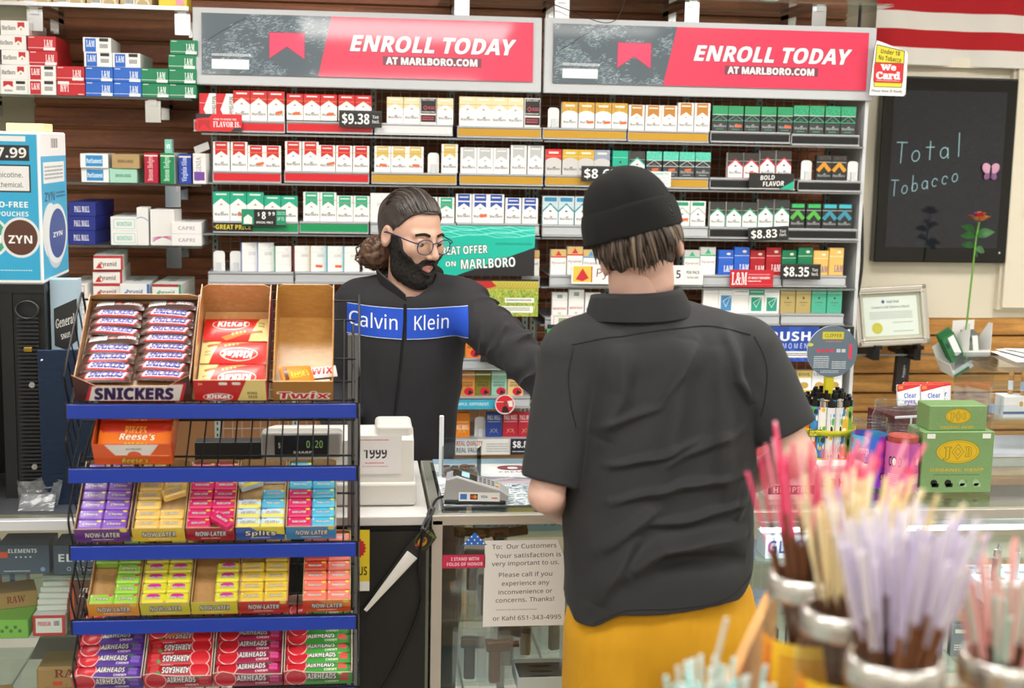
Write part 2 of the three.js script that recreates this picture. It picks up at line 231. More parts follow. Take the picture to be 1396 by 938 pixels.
// pack art
const MB = 'Marlboro';
function packArt(k, stick) {
  const S = PK[k], [top, st, bg, line] = [S.c, S.st, S.bg || '#fbfaf7', S.line];
  return (c, w, h) => {
    rect(c, bg, -1, -1, w + 2, h + 2);
    const nm = (y, col = '#43403d', s = S.n || MB) => { if (!s) return; txt(c, s, w * 0.09, h * y, w * 0.82, h * 0.09, col, { font: 'serif', bold: true }); c.fillStyle = col; for (let i = 0; i < 2; i++) c.fillRect(w * (0.5 + i * 0.08), h * (y - 0.045), w * 0.045, h * 0.06); };
    const crest = (y, col = '#b9a27a') => { oval(c, col, w / 2, h * y, w * 0.07, h * 0.028); c.fillStyle = col; c.fillRect(w * 0.38, h * (y + 0.02), w * 0.24, h * 0.012); };
    if (st === 'full') { poly(c, top, [[-1, -1], [w + 1, -1], [w + 1, h * 0.46], [w / 2, h * 0.23], [-1, h * 0.46]]); rect(c, '#f6f3ee', w * 0.18, h * 0.07, w * 0.64, h * 0.05); crest(0.43); nm(0.72); }
    if (st === 'badge') { poly(c, top, [[w * 0.14, h * 0.02], [w * 0.86, h * 0.02], [w * 0.86, h * 0.47], [w / 2, h * 0.33], [w * 0.14, h * 0.47]]); rect(c, '#f6f3ee', w * 0.22, h * 0.1, w * 0.56, h * 0.04); if (S.gap) rect(c, bg, 0, h * 0.24, w, h * 0.045); crest(0.5, '#b8b5b0'); nm(0.72); }
    if (st === 'round') { rect(c, top, -1, -1, w + 2, h * 0.46); if (S.spk) speckle(c, w, h * 0.42, S.spk, 260, 4); oval(c, bg, w / 2, h * 0.62, w * 0.62, h * 0.29); rect(c, bg, -1, h * 0.55, w + 2, h * 0.5); rect(c, '#efe6d4', w * 0.2, h * 0.1, w * 0.6, h * 0.08); nm(0.72, S.t); }
    if (st === 'dark') { rect(c, top, -1, -1, w + 2, h * 0.36); if (S.spk) speckle(c, w, h * 0.34, S.spk, 220, 4); rect(c, '#d9dcdc', 0, h * 0.34, w, h * 0.025); poly(c, null, [[0, h * 0.58], [w / 2, h * 0.36], [w, h * 0.58]], S.v || top, 3.5); oval(c, '#53585a', w / 2, h * 0.52, w * 0.14, h * 0.05); rect(c, '#3a3d40', 0, h * 0.62, w, h * 0.38); nm(0.75, '#b9bcbc'); rect(c, S.v || top, w * 0.25, h * 0.9, w * 0.5, h * 0.02); }
    if (st === 'roof') { rect(c, S.dd, -1, -1, w + 2, h * 0.62); poly(c, '#fbfaf7', [[-1, h + 1], [-1, h * 0.55], [w / 2, h * 0.27], [w + 1, h * 0.55], [w + 1, h + 1]], top, w * 0.09); rect(c, '#e6e6e6', 0, h * 0.33, w, h * 0.012); crest(0.52, '#55504c'); nm(0.74); if (S.hd) rrect(c, S.hd, w * 0.12, h * 0.05, w * 0.76, h * 0.14, 3); }
    if (st === 'electric') { rect(c, '#26292b', -1, -1, w + 2, h + 2); rrect(c, S.hd, w * 0.12, h * 0.03, w * 0.8, h * 0.15, 3); rect(c, '#dfe4e2', 0, h * 0.27, w, h * 0.018); poly(c, top, [[0, h * 0.58], [w / 2, h * 0.24], [w, h * 0.58], [w * 0.8, h * 0.68], [w / 2, h * 0.45], [w * 0.2, h * 0.68]]); speckle(c, w, h * 0.6, [top, '#1a1c1d'], 60, 3); nm(0.76, '#b6b8b6'); }
    if (st === 'slim') { rect(c, '#ddd', 0, h * 0.25, w, 1.5); rect(c, '#e4e4e4', 0, h * 0.72, w, 1.5); lines(c, '#b9bbc0', w * 0.4, h * 0.32, w * 0.45, h * 0.12, 4); oval(c, null, w * 0.7, h * 0.14, w * 0.06, h * 0.04, '#9a9a9a', 1); }
    if (st === 'pyr') { rect(c, S.g || '#d8b672', -1, -1, w + 2, h * 0.28); rect(c, top, 0, h * 0.27, w, h * 0.05); poly(c, top, [[w * 0.3, h * 0.24], [w / 2, h * 0.05], [w * 0.7, h * 0.24]]);  txt(c, 'Pyramid', w * 0.08, h * 0.48, w * 0.84, h * 0.09, '#6b3a36', { bold: false }); }
    if (st === 'lm') { rect(c, top, -1, -1, w + 2, h + 2); rect(c, '#f6f3ee', 0, h * 0.3, w, 2.5); oval(c, '#efe6d4', w * 0.66, h * 0.16, w * 0.14, h * 0.05); txt(c, 'L&M', w * 0.36, h * 0.62, w * 0.62, h * 0.25, S.t || '#fff', { font: 'serif' }); }
    if (st === 'par') { rect(c, top, 0, 0, w, h * 0.25); txt(c, 'Parliament', w * 0.08, h * 0.08, w * 0.84, h * 0.06, top === '#fff' ? '#666' : '#fff', { font: 'serif' }); rect(c, '#c9cdd2', 0, h * 0.26, w, 1.5); if (S.dd) { rect(c, S.dd, w * 0.16, h * 0.34, w * 0.68, h * 0.56); poly(c, null, [[w * 0.3, h * 0.55], [w * 0.5, h * 0.75], [w * 0.8, h * 0.36]], '#fff', 2.5); } }
    if (st === 'plain') { rect(c, top, -1, -1, w + 2, h + 2); rect(c, '#f6f3ee', 0, h * 0.26, w, 1.6); oval(c, '#3c3a30', w / 2, h * 0.45, w * 0.06, h * 0.045); rect(c, '#4b4a3d', w * 0.25, h * 0.6, w * 0.5, h * 0.02); rect(c, '#4b4a3d99', w * 0.35, h * 0.7, w * 0.3, h * 0.015); }
    if (st === 'mont') { rect(c, '#d5d8d8', 0, h * 0.3, w, 1.6); rect(c, '#9fb0a6', w * 0.34, h * 0.1, w * 0.32, h * 0.14); txt(c, 'MONTEGO', w * 0.08, h * 0.62, w * 0.84, h * 0.08, top); oval(c, '#cfd8b8', w / 2, h * 0.84, w * 0.12, h * 0.05); }
    if (st === 'spirit') { rect(c, top, -1, -1, w + 2, h + 2); rect(c, '#efe6d4', 0, h * 0.12, w, h * 0.05); txt(c, 'AMERICAN', w * 0.14, h * 0.44, w * 0.7, h * 0.05, '#3a2a1a'); txt(c, 'SPIRIT', w * 0.12, h * 0.53, w * 0.74, h * 0.1, '#3a2a1a', { font: 'serif' }); oval(c, '#d3203a', w * 0.62, h * 0.82, w * 0.3, h * 0.16); poly(c, '#30202a', [[w * 0.55, h * 0.95], [w * 0.62, h * 0.75], [w * 0.9, h * 0.88]]); }
    if (st === 'pall') { rect(c, top, -1, -1, w + 2, h + 2); txt(c, 'PALL MALL', w * 0.08, S.n2 ? h * 0.5 : h * 0.12, w * 0.84, h * 0.17, '#fff', { font: 'serif' }); rect(c, '#f6f3ee', w * 0.1, h * 0.36, w * 0.8, h * 0.02); c.strokeStyle = '#e9d7a0'; c.lineWidth = 2; c.beginPath(); c.moveTo(w * 0.25, h * 0.85); c.quadraticCurveTo(w * 0.5, h * 0.5, w * 0.75, h * 0.85); c.moveTo(w * 0.3, h * 0.65); c.quadraticCurveTo(w * 0.5, h * 0.95, w * 0.7, h * 0.65); c.stroke(); }
    if (st === 'warn') { rect(c, '#e9e6e2', -1, -1, w + 2, h + 2); rect(c, '#1d1b1d', w * 0.06, h * 0.04, w * 0.9, h * 0.56); txt(c, 'WELCOME', w * 0.12, h * 0.05, w * 0.76, h * 0.06, '#ddd'); poly(c, null, [[w * 0.2, h * 0.38], [w * 0.32, h * 0.3], [w * 0.44, h * 0.38], [w * 0.32, h * 0.46]], '#e8506a', 3); lines(c, '#e8506a', w * 0.5, h * 0.32, w * 0.4, h * 0.12, 2); lines(c, '#ddd', w * 0.1, h * 0.5, w * 0.8, h * 0.08, 1); rect(c, '#1d1b1d', w * 0.06, h * 0.66, w * 0.9, h * 0.26); lines(c, '#e8506a', w * 0.14, h * 0.7, w * 0.7, h * 0.16, 2); }
    if (st === 'side') { rect(c, '#d8202c', -1, -1, w * 0.6, h + 2); poly(c, '#fbfaf7', [[w * 0.62, -1], [w + 1, -1], [w + 1, h + 1], [w * 0.56, h + 1], [w * 0.26, h * 0.6]]); c.save(); c.translate(w * 0.92, h * 0.1); c.rotate(Math.PI / 2); txt(c, MB, 0, -w * 0.3 + w * 0.22, h * 0.8, w * 0.22, '#43403d', { font: 'serif' }); c.restore(); rect(c, '#f6f3ee', 0, h * 0.36, w * 0.6, 2); }
    if (st === 'camel') { rect(c, top, -1, -1, w + 2, h + 2); rect(c, '#fff', 0, h * 0.3, w, h * 0.5); oval(c, '#caa54c', w / 2, h * 0.62, w * 0.3, h * 0.14); txt(c, S.n, w * 0.1, h * 0.1, w * 0.8, h * 0.12, '#2d3a7c', { font: 'serif' }); }
    if (line) rect(c, line, 0, h * 0.265, w, h * 0.016);
    if (stick) { c.save(); c.translate(w * rnd(0.3, 0.55), h * rnd(0.66, 0.74)); c.rotate(rnd(-0.25, 0.2)); rect(c, '#ee6a35', 0, 0, w * 0.42, h * 0.1); c.restore(); }
  };
}
const PK = {
  RS: { st: 'side', c: '#d8202c', d: 'red and white pack with sideways lettering' }, R: { st: 'full', c: '#d42730', line: '#e3a92c', d: 'white pack with red peaked top' }, GO: { st: 'full', c: '#efe0b4', line: '#d0a43c', d: 'white pack with pale gold peaked top' }, BK: { st: 'warn', c: '#1d1b1d', d: 'white pack with black printed panels' },
  GT: { st: 'round', c: '#d7a53c', spk: ['#b98427', '#ecc765', '#9c6c22'], d: 'white pack with mottled gold domed top' }, OR: { st: 'badge', c: '#c58432', d: 'white pack with amber badge' }, GB: { st: 'dark', c: '#2f9a66', bg: '#2d3133', v: '#58b58a', d: 'black pack with green top band' }, GC: { st: 'dark', c: '#2fa172', bg: '#2c2e30', v: '#31c58c', spk: ['#1e7d57', '#63cfa4'], d: 'tall black pack with glossy green chevron' },
  RB: { st: 'badge', c: '#d42730', line: '#e3a92c', d: 'white pack with red badge' }, GOB: { st: 'badge', c: '#dcbf6c', line: '#c79a35', d: 'white pack with gold badge' }, SV: { st: 'badge', c: '#c4c5c6', d: 'white pack with silver badge' }, RC: { st: 'round', c: '#dd2b38', bg: '#d6d4d2', line: '#e3a92c', d: 'pale grey pack with red domed top' }, GDC: { st: 'round', c: '#d8b23f', bg: '#d6d4d2', line: '#f0d98a', d: 'pale grey pack with yellow gold top' }, BG: { st: 'round', c: '#9aa5bd', bg: '#d6d4d2', d: 'pale grey pack with blue grey top' },
  TL: { st: 'plain', c: '#19b394', d: 'teal green pack' }, DG: { st: 'roof', c: '#19b394', d2: 1, d: 'dark pack with teal chevron', dk: '#3b3d3c' }, TB: { st: 'dark', c: '#58cdb2', bg: '#2c2e30', v: '#cfd6d4', spk: ['#2fa88c', '#8fe6d2'], d: 'black pack with mottled turquoise top' }, BR: { st: 'roof', c: '#cc2c3c', dk: '#393634', d: 'white pack with charcoal top and red chevron' }, BO: { st: 'electric', c: '#e09a2c', hd: '#3d3c39', d: 'black pack with amber chevron' },
  GN: { st: 'full', c: '#1ab08c', d: 'white pack with green peaked top' }, GNB: { st: 'badge', c: '#2fb08a', line: '#d08a5c', d: 'white pack with green badge' }, PW: { st: 'slim', c: '#fff', d: 'plain white pack turned around' }, BL: { st: 'badge', c: '#2c4fae', gap: 1, d: 'white pack with royal blue badge' }, IB: { st: 'roof', c: '#2f93a0', dk: '#c9dde4', hd: '#2f88b4', d: 'ice blue pack' }, MW: { st: 'roof', c: '#b9c4c0', dk: '#eef0ee', hd: '#1f9c74', d: 'white menthol pack with green flash' },
  KG: { st: 'roof', c: '#27a070', dk: '#3a3b3a', d: 'white pack with charcoal top and green chevron' }, GE: { st: 'electric', c: '#58b848', hd: '#3cc06a', d: 'black pack with bright green starburst' }, TE: { st: 'electric', c: '#3a93ad', hd: '#3fb8c8', d: 'black pack with teal starburst' },
  SLb: { st: 'slim', c: '#7f93d0', d: 'slim white pack with blue side', sd: 1 }, SLg: { st: 'slim', c: '#58b89a', d: 'slim white pack with green side', sd: 1 }, SLr: { st: 'slim', c: '#b5504c', d: 'slim white pack with red side', sd: 1 }, SLy: { st: 'slim', c: '#c9ad72', d: 'slim white pack with tan side', sd: 1 }, SLc: { st: 'slim', c: '#5fc4dc', d: 'slim white pack with light blue side', sd: 1 },
  PYo: { st: 'pyr', c: '#e0842a', d: 'white pack with orange triangle' }, PYr: { st: 'pyr', c: '#d0342c', d: 'white pack with red triangle' }, PYb: { st: 'pyr', c: '#3f9cd8', d: 'white pack with blue triangle' }, PYg: { st: 'pyr', c: '#35b580', g: '#c9cac8', d: 'white pack with green triangle' },
  LMb: { st: 'lm', c: '#2a66d0', d: 'blue pack with white initials' }, LMr: { st: 'lm', c: '#b81c28', d: 'red pack with white initials' }, LMg: { st: 'lm', c: '#0f7d54', d: 'green pack with white initials' }, LMy: { st: 'lm', c: '#e8bf6a', t: '#6d4a9c', d: 'yellow pack with purple initials' },
  MTr: { st: 'mont', c: '#c0392f', d: 'white pack with red capital lettering' }, MTb: { st: 'mont', c: '#3a68b8', d: 'white pack with blue capital lettering' }, PAw: { st: 'par', c: '#fff', d: 'white recessed filter pack' }, PAb: { st: 'par', c: '#fff', d2: 0, dd: '#4a90c4', d: 'white pack with blue square' }, PAg: { st: 'par', c: '#2aa487', dd: '#2aa487', d: 'green topped pack with tick mark' }, PAh: { st: 'par', c: '#fff', dd: '#2a9c80', d: 'white pack with green square' },
  GD: { st: 'plain', c: '#b9a468', d: 'plain khaki gold pack' }, GG: { st: 'plain', c: '#4fb394', d: 'plain sea green pack' },
  ASo: { st: 'spirit', c: '#f0892a', d: 'orange pack with red round emblem' }, ASg: { st: 'spirit', c: '#58c46a', d: 'light green pack with red round emblem' }, ASt: { st: 'spirit', c: '#d8924a', d: 'tan pack with red round emblem' }, ASv: { st: 'spirit', c: '#7d7a28', d: 'olive pack with red round emblem' }, ASm: { st: 'spirit', c: '#9ad0bc', d: 'mint pack with red round emblem' }, ASy: { st: 'spirit', c: '#ecc888', d: 'cream pack with red round emblem' },
  PMo: { st: 'pall', c: '#f08a1c', n2: 1, d: 'orange pack with white lettering' }, PMb: { st: 'pall', c: '#27479c', d: 'navy blue pack with white lettering' }, PMr: { st: 'pall', c: '#c0243a', d: 'crimson pack with white lettering' }, CMa: { st: 'camel', c: '#f0d060', n: 'KOOL', d: 'yellow and white pack' }, CMb: { st: 'camel', c: '#fafafa', n: 'CAMEL', d: 'white pack with tan emblem' },
};
for (const k of Object.keys(PK)) { const s = PK[k]; if (s.st === 'roof') { s.dd = s.dk; } }
const packGeo = {};
function packOf(k, tall, stick) {
  const key = k + (tall ? 'T' : '') + (stick || ''); if (packGeo[key]) return packGeo[key];
  const S = PK[k], h = S.st === 'par' && tall ? 0.096 : tall ? 0.098 : 0.087;
  const f = AP.cell(key, 90, Math.round(90 * h / 0.055), packArt(k, stick));
  const bg = S.bg || '#f7f6f2', side = S.sd ? S.c : ['plain', 'lm', 'spirit', 'pall'].includes(S.st) ? S.c : ['dark', 'electric'].includes(S.st) ? '#2b2d2f' : bg, top = ['full', 'round', 'dark', 'badge', 'electric'].includes(S.st) && S.st !== 'badge' ? S.c : S.st === 'roof' ? S.dd : side;
  return packGeo[key] = cbox(0.0548, h, 0.023, 0.0012, { f, b: f, s: AP.col(side), t: AP.col(top) }).translate(0, h / 2, -0.0115);
}
const SHELF_WORD = { 1: 'top shelf', 2: 'second shelf down', 3: 'third shelf down', 4: 'fourth shelf down', 5: 'fifth shelf down', 6: 'shelf below the grass picture', 7: 'shelf with the light blue strip', 8: 'lowest visible shelf', 9: 'shelf behind the lighter stand' };
const PACKS = [
  ['1a',1.908,[['RS',-0.481],['RS',-0.426],['R',-0.370,1],['R',-0.314,1],['R',-0.257,1]]],
  ['1b',1.913,[['R',-0.195],['R',-0.139],['R',-0.083],['R',-0.024],['R',0.032]]],
  ['1c',1.910,[['GO',0.138],['GO',0.194],['BK',0.250],['GO',0.307]]],
  ['1d',1.906,[['GO',0.382,1],['GO',0.437,1],['GO',0.491,1],['GO',0.546,1],['BK',0.604,1]]],
  ['1e',1.907,[['PU',0.680],['GT',0.733],['GT',0.791],['GT',0.849],['GT',0.906]]],
  ['1f',1.903,[['OR',0.966],['OR',1.024],['OR',1.080],['OR',1.139,1],['OR',1.196,1]]],
  ['1g',1.907,[['GB',1.259],['GB',1.316],['GB',1.374],['GB',1.433],['GB',1.491]]],
  ['1h',1.903,[['GC',1.548,1],['GC',1.605,1],['GC',1.663,1],['GC',1.720,1]]],
  ['2a',1.740,[['RB',-0.438,1],['RB',-0.380,1],['RB',-0.324],['RB',-0.269]]],
  ['2b',1.745,[['RB',-0.201,1],['RB',-0.144,1],['RB',-0.089],['RB',-0.032],['RB',0.025]]],
  ['2c',1.746,[['GOB',0.097],['GOB',0.153],['GOB',0.208],['PU',0.270],['GOB',0.324,1]]],
  ['2d',1.747,[['SV',0.389],['SV',0.445],['SV',0.501],['SV',0.560,1],['SV',0.619,1]]],
  ['2e',1.747,[['RC',0.681],['GDC',0.739],['GDC',0.794],['BG',0.849]]],
  ['2f',1.746,[['TL',0.914],['DG',0.973],['TB',1.033],['TB',1.091],['TB',1.148],['TB',1.205]]],
  ['2g',1.747,[['BR',1.321],['BR',1.378],['BR',1.436,1],['BR',1.495,1]]],
  ['2h',1.744,[['PU',1.584],['BO',1.640],['BO',1.695],['PU',1.753]]],
  ['3a',1.574,[['GN',-0.440,1],['GN',-0.384,1],['GN',-0.328,1],['GN',-0.271],['GN',-0.215]]],
  ['3b',1.577,[['GNB',-0.141,1],['GNB',-0.085,1],['GNB',-0.029],['GNB',0.027]]],
  ['3c',1.577,[['PW',0.084,1],['PW',0.139,1],['GNB',0.194],['GNB',0.257],['GNB',0.315]]],
  ['3d',1.579,[['BL',0.375,1],['BL',0.431,1],['BL',0.486,1],['BL',0.545],['BL',0.603]]],
  ['3e',1.576,[['IB',0.674,1],['IB',0.729,1],['IB',0.786,1]]],
  ['3f',1.577,[['MW',1.080],['MW',1.137],['MW',1.195]]],
  ['3g',1.576,[['KG',1.265],['KG',1.323],['KG',1.381],['KG',1.438,1],['KG',1.496,1]]],
  ['3h',1.575,[['GE',1.554],['GE',1.612],['TE',1.670],['TE',1.726]]],
  ['4a',1.404,[['PU',-0.451],['PU',-0.396],['SLb',-0.347,1],['SLb',-0.293,1],['SLg',-0.235]]],
  ['4b',1.406,[['SLr',-0.171],['SLy',-0.117],['SLc',-0.060],['SLc',-0.004],['PW',0.058]]],
  ['4d',1.399,[['PYo',0.612]]],
  ['4e',1.403,[['PYr',0.706],['PYr',0.764,1],['PYb',0.821]]],
  ['4f',1.406,[['PYg',1.179],['PYg',1.237,1]]],
  ['4g',1.408,[['LMb',1.302],['LMb',1.359,1],['LMr',1.417],['LMr',1.475,1]]],
  ['4h',1.409,[['LMg',1.532],['LMg',1.590,1],['LMy',1.647],['LMy',1.704,1]]],
  ['5e',1.254,[['MTr',0.715],['MTr',0.773,1],['MTb',0.831]]],
  ['5f',1.271,[['PAw',1.253,1],['PAb',1.309,1],['PAw',1.363],['PAg',1.419],['PAh',1.475]]],
  ['5g',1.273,[['GD',1.534,1],['GD',1.591,1],['GG',1.649,1],['GG',1.706,1]]],
  ['6c',1.111,[['ASo',0.415],['ASg',0.471]]],
  ['7c',0.976,[['ASt',0.395],['ASv',0.451],['ASm',0.508],['ASy',0.565]]],
  ['8c',0.828,[['PMo',0.379],['PU',0.445],['PMb',0.492],['PMr',0.551],['PMr',0.606]]],
  ['9g',0.979,[['CMa',1.608],['CMb',1.665],['CMb',1.723]]],
];
const pusherGeo = (() => { const pts = [[-0.019, 0], [0.019, 0], [0.019, 0.056]]; for (let i = 1; i < 8; i++) { const a = i / 8 * Math.PI / 2; pts.push([0.007 + 0.012 * Math.cos(a), 0.056 + 0.012 * Math.sin(a)]); } for (let i = 0; i < 8; i++) { const a = Math.PI / 2 + i / 8 * Math.PI / 2; pts.push([-0.007 + 0.012 * Math.cos(a), 0.056 + 0.012 * Math.sin(a)]); } pts.push([-0.019, 0.056]); return plate(pts, 0.006, [0, 0, 1, 1], [0, 0, 1, 1]); })();
const pusherMat = M(0xf2f2f0, 0.35);
for (const [row, y, list] of PACKS) {
  const word = SHELF_WORD[row[0]];
  for (const [k, x, tall] of list) {
    if (k === 'PU') { const t = thing('pack_pusher', 'white rounded plastic pack pusher in an empty slot on the ' + word, 'pusher', 'white pack pushers on the ' + word, [x, y, -4.67]); part(t, 'plate', pusherGeo, pusherMat); part(t, 'foot', merge([bx(0.014, 0.03, 0.012, 0, 0.015, 0.006), bx(0.03, 0.004, 0.05, 0, 0.002, -0.02)]), lightGrey); continue; }
    const d = PK[k].d, len = tall ? 'tall ' : '', stick = ['R', 'RB', 'GNB', 'GN', 'SLc', 'SLy', 'BR', 'BL', 'IB', 'GT', 'MW', 'GB', 'GOB', 'TB'].includes(k) && rnd() < 0.4 ? 1 : 0;
    const tilt = row === '4g' || row === '4h' ? rnd(0.02, 0.07) : 0;
    const m = solo('cigarette_pack', packOf(k, tall, stick), AP.mat, len + d + ' on the ' + word, 'cigarette pack', len + d + ' row on the ' + word, [x, y, -4.646 + rnd(-0.004, 0.002)], PK[k].sd ? 0.32 : rnd(-0.02, 0.02) + tilt * 2);
    if (PK[k].sd) m.position.z -= 0.006;
  }
}

// ---------------------------------------------------------------- signs on the shelving
const signEdge = '#2a2a2a';
function sign(name, label, w, h, x, y, z, cell, o = {}) {
  const t = thing(name, label, o.cat || 'sign', o.group, [x, y, z]); t.rotation.set(o.rx || 0, o.ry || 0, o.rz || 0);
  const A = o.at || AS; part(t, 'card', plate(o.pts || rectPts(w, h), o.th || 0.004, cell, A.col(o.back || '#cfcfcf'), A.col(o.edge || signEdge)), A.mat);
  part(t, 'clip', bx(Math.min(0.03, w * 0.3), 0.012, 0.016, 0, -h * 0.3, -0.0095), blackPlastic); return t;
}
const signT = (...a) => { a[8] = { ...(a[8] || {}), at: AT }; return sign(...a); };
// the two long headers
const headerPrint = (tint) => (c, w, h) => {
  rect(c, '#51606b', -1, -1, w + 2, h + 2); const e = w * 0.37;
  for (let i = 0; i < 7000; i++) { const x = rnd(0, e), y = rnd(0, h), n = fbm(x * 0.012, y * 0.012, 3 + tint, 4), n2 = N3(x * 0.006 + 9, y * 0.009, 4); if (n + n2 * 0.6 > rnd(-0.12, 0.3)) { c.strokeStyle = pick(['#8fa3b0', '#aebfca', '#6d808d', '#c9d6dd', '#566672', tint && rnd() < 0.2 ? '#4f9a78' : '#7b8e9a']); c.lineWidth = rnd(0.5, 1.6); c.beginPath(); const a = rnd(-0.9, 0.3); c.moveTo(x, y); c.lineTo(x + Math.cos(a) * rnd(3, 16), y + Math.sin(a) * rnd(3, 14)); c.stroke(); } }
  c.strokeStyle = '#20282e'; c.lineWidth = 3; c.beginPath(); c.moveTo(w * 0.02, h * 0.45); for (let i = 1; i < 9; i++) c.lineTo(w * (0.02 + i * 0.014), h * (0.45 - i * 0.05) + rnd(-4, 4)); c.stroke();
  poly(c, '#e8355c', [[w * 0.385, -1], [w + 1, -1], [w + 1, h + 1], [w * 0.345, h + 1]]);
  poly(c, '#e8426c', [[w * 0.2, h * 0.29], [w * 0.305, h * 0.29], [w * 0.305, h * 0.72], [w * 0.252, h * 0.52], [w * 0.2, h * 0.72]], '#a82c4a', 2);
  rect(c, '#e9edf0', w * 0.03, h * 0.66, w * 0.115, h * 0.035); lines(c, '#6a7580', w * 0.032, h * 0.663, w * 0.11, h * 0.03, 1); rect(c, '#fbfcfc', w * 0.03, h * 0.75, w * 0.11, h * 0.16);
  txt(c, 'ENROLL TODAY', w * 0.435, h * 0.3, w * 0.5, h * 0.255, '#ffffff', { slant: 0.25, stroke: '#9d3450', lw: 9 }); txt(c, 'ENROLL TODAY', w * 0.435, h * 0.3, w * 0.5, h * 0.255, '#ffffff', { slant: 0.25, stroke: '#ffffff', lw: 3 });
  rect(c, '#7d3a4c', w * 0.54, h * 0.63, w * 0.3, h * 0.15); txt(c, 'AT MARLBORO.COM', w * 0.55, h * 0.645, w * 0.28, h * 0.115, '#ffffff', { stroke: '#fff', lw: 4 });
};
const headerMat = new THREE.MeshPhysicalMaterial({ map: AS.tex, roughness: 0.3, clearcoat: 1, clearcoatRoughness: 0.06 });
const frameGrey = M(0xc9ccd0, 0.4);
for (const [x0, x1, tint, lab] of [[-0.528, 0.632, 0, 'long pink and slate header sign above the red packs with a glossy glare'], [0.637, 1.803, 1, 'long pink and slate header sign with green flecks next to the age notice']]) {
  const w = x1 - x0, t = thing('header_sign', lab, 'sign', null, [(x0 + x1) / 2, 2.147, -4.64]);
  if (!tint) t.rotation.x = -0.055; part(t, 'frame', merge([rb(w - 0.004, 0.25, 0.03, 0.004, 0, 0, -0.012)]), frameGrey);
  const cell = AS.cell('header' + tint, 1180, 210, headerPrint(tint));
  part(t, 'print_panel', plate(rectPts(w - 0.064, 0.197), 0.006, cell, AS.col('#555'), AS.col('#3c3c40')).translate(0, 0.008, 0.0065), headerMat);
  part(t, 'bracket', merge([bx(0.03, 0.03, 0.24, -w * 0.35, 0.04, -0.15), bx(0.03, 0.03, 0.24, w * 0.35, 0.04, -0.15)]), steel);
}
const price = (s, tax) => (c, w, h) => { rect(c, '#1f2022', -1, -1, w + 2, h + 2); rect(c, '#333538', 0, 0, w, h * 0.12); txt(c, s, w * 0.06, h * 0.2, w * (tax ? 0.66 : 0.86), h * 0.6, '#f4f4f2'); if (tax) { txt(c, 'Tax', w * 0.78, h * 0.28, w * 0.15, h * 0.18, '#eee', { font: 'serif' }); txt(c, 'Incl.', w * 0.77, h * 0.55, w * 0.18, h * 0.18, '#eee', { font: 'serif' }); } };
sign('price_sign', 'black price card reading nine dollars thirty eight on the red strip', 0.141, 0.055, 0.022, 1.921, -4.603, AS.cell('p938', 240, 94, price('$9.38', 1)));
sign('price_sign', 'black price card beginning with eight dollars, behind the beanie', 0.134, 0.052, 0.838, 1.754, -4.603, AS.cell('p86', 240, 94, price('$8.62')));
sign('price_sign', 'tilted black price card reading eight dollars eighty three', 0.144, 0.047, 1.437, 1.557, -4.603, AS.cell('p883', 240, 84, price('$8.83', 1)), { rz: 0.07 });
sign('price_sign', 'black price card reading eight dollars thirty five below the green packs', 0.144, 0.054, 1.56, 1.425, -4.603, AS.cell('p835', 240, 94, price('$8.35', 1)));
sign('price_sign', 'black price card beginning with ten beside the orange pack', 0.167, 0.05, 0.52, 1.125, -4.603, AS.cell('p10', 240, 80, price('10.21')), { rz: -0.03 });
sign('price_sign', 'small navy price card beginning with eight beside the value strip', 0.066, 0.056, 0.58, 0.803, -4.603, AS.cell('p88', 120, 100, (c, w, h) => { rect(c, '#1d2233', -1, -1, w + 2, h + 2); txt(c, '$8.8', w * 0.1, h * 0.15, w * 0.8, h * 0.42, '#fff'); lines(c, '#fff', w * 0.1, h * 0.75, w * 0.8, h * 0.1, 1); }));
sign('promotional_sign', 'red promotional card about flavor at the end of the top shelf', 0.148, 0.056, -0.44, 1.899, -4.603, AS.cell('flavor', 260, 98, (c, w, h) => { rect(c, '#2b2b2d', -1, -1, w + 2, h + 2); poly(c, '#dc2630', [[0, h * 0.28], [w * 0.28, h * 0.22], [w * 0.36, 0], [w, 0], [w, h * 0.76], [w * 0.82, h * 0.8], [w * 0.76, h], [0, h]]); poly(c, '#c01f2a', [[w * 0.05, h * 0.36], [w * 0.3, h * 0.36], [w * 0.3, h * 0.9], [w * 0.17, h * 0.6], [w * 0.05, h * 0.9]]); txt(c, 'COME TO WHERE THE', w * 0.38, h * 0.26, w * 0.5, h * 0.1, '#fff', { font: 'serif' }); txt(c, 'FLAVOR IS.', w * 0.37, h * 0.44, w * 0.6, h * 0.3, '#fff', { font: 'serif' }); }));
sign('promotional_sign', 'black card reading bold flavor with a teal corner', 0.16, 0.054, 1.439, 1.739, -4.603, AS.cell('bold', 280, 96, (c, w, h) => { rect(c, '#222225', -1, -1, w + 2, h + 2); poly(c, '#1fb595', [[w * 0.68, h], [w, h * 0.45], [w, h]]); txt(c, 'BOLD', w * 0.24, h * 0.16, w * 0.33, h * 0.28, '#f2f2f0', { slant: 0.1, rot: -0.05 }); txt(c, 'FLAVOR', w * 0.3, h * 0.54, w * 0.48, h * 0.3, '#f2f2f0', { slant: 0.1, rot: -0.05 }); rect(c, '#e9e9e9', 0, h * 0.95, w * 0.68, h * 0.05); }));
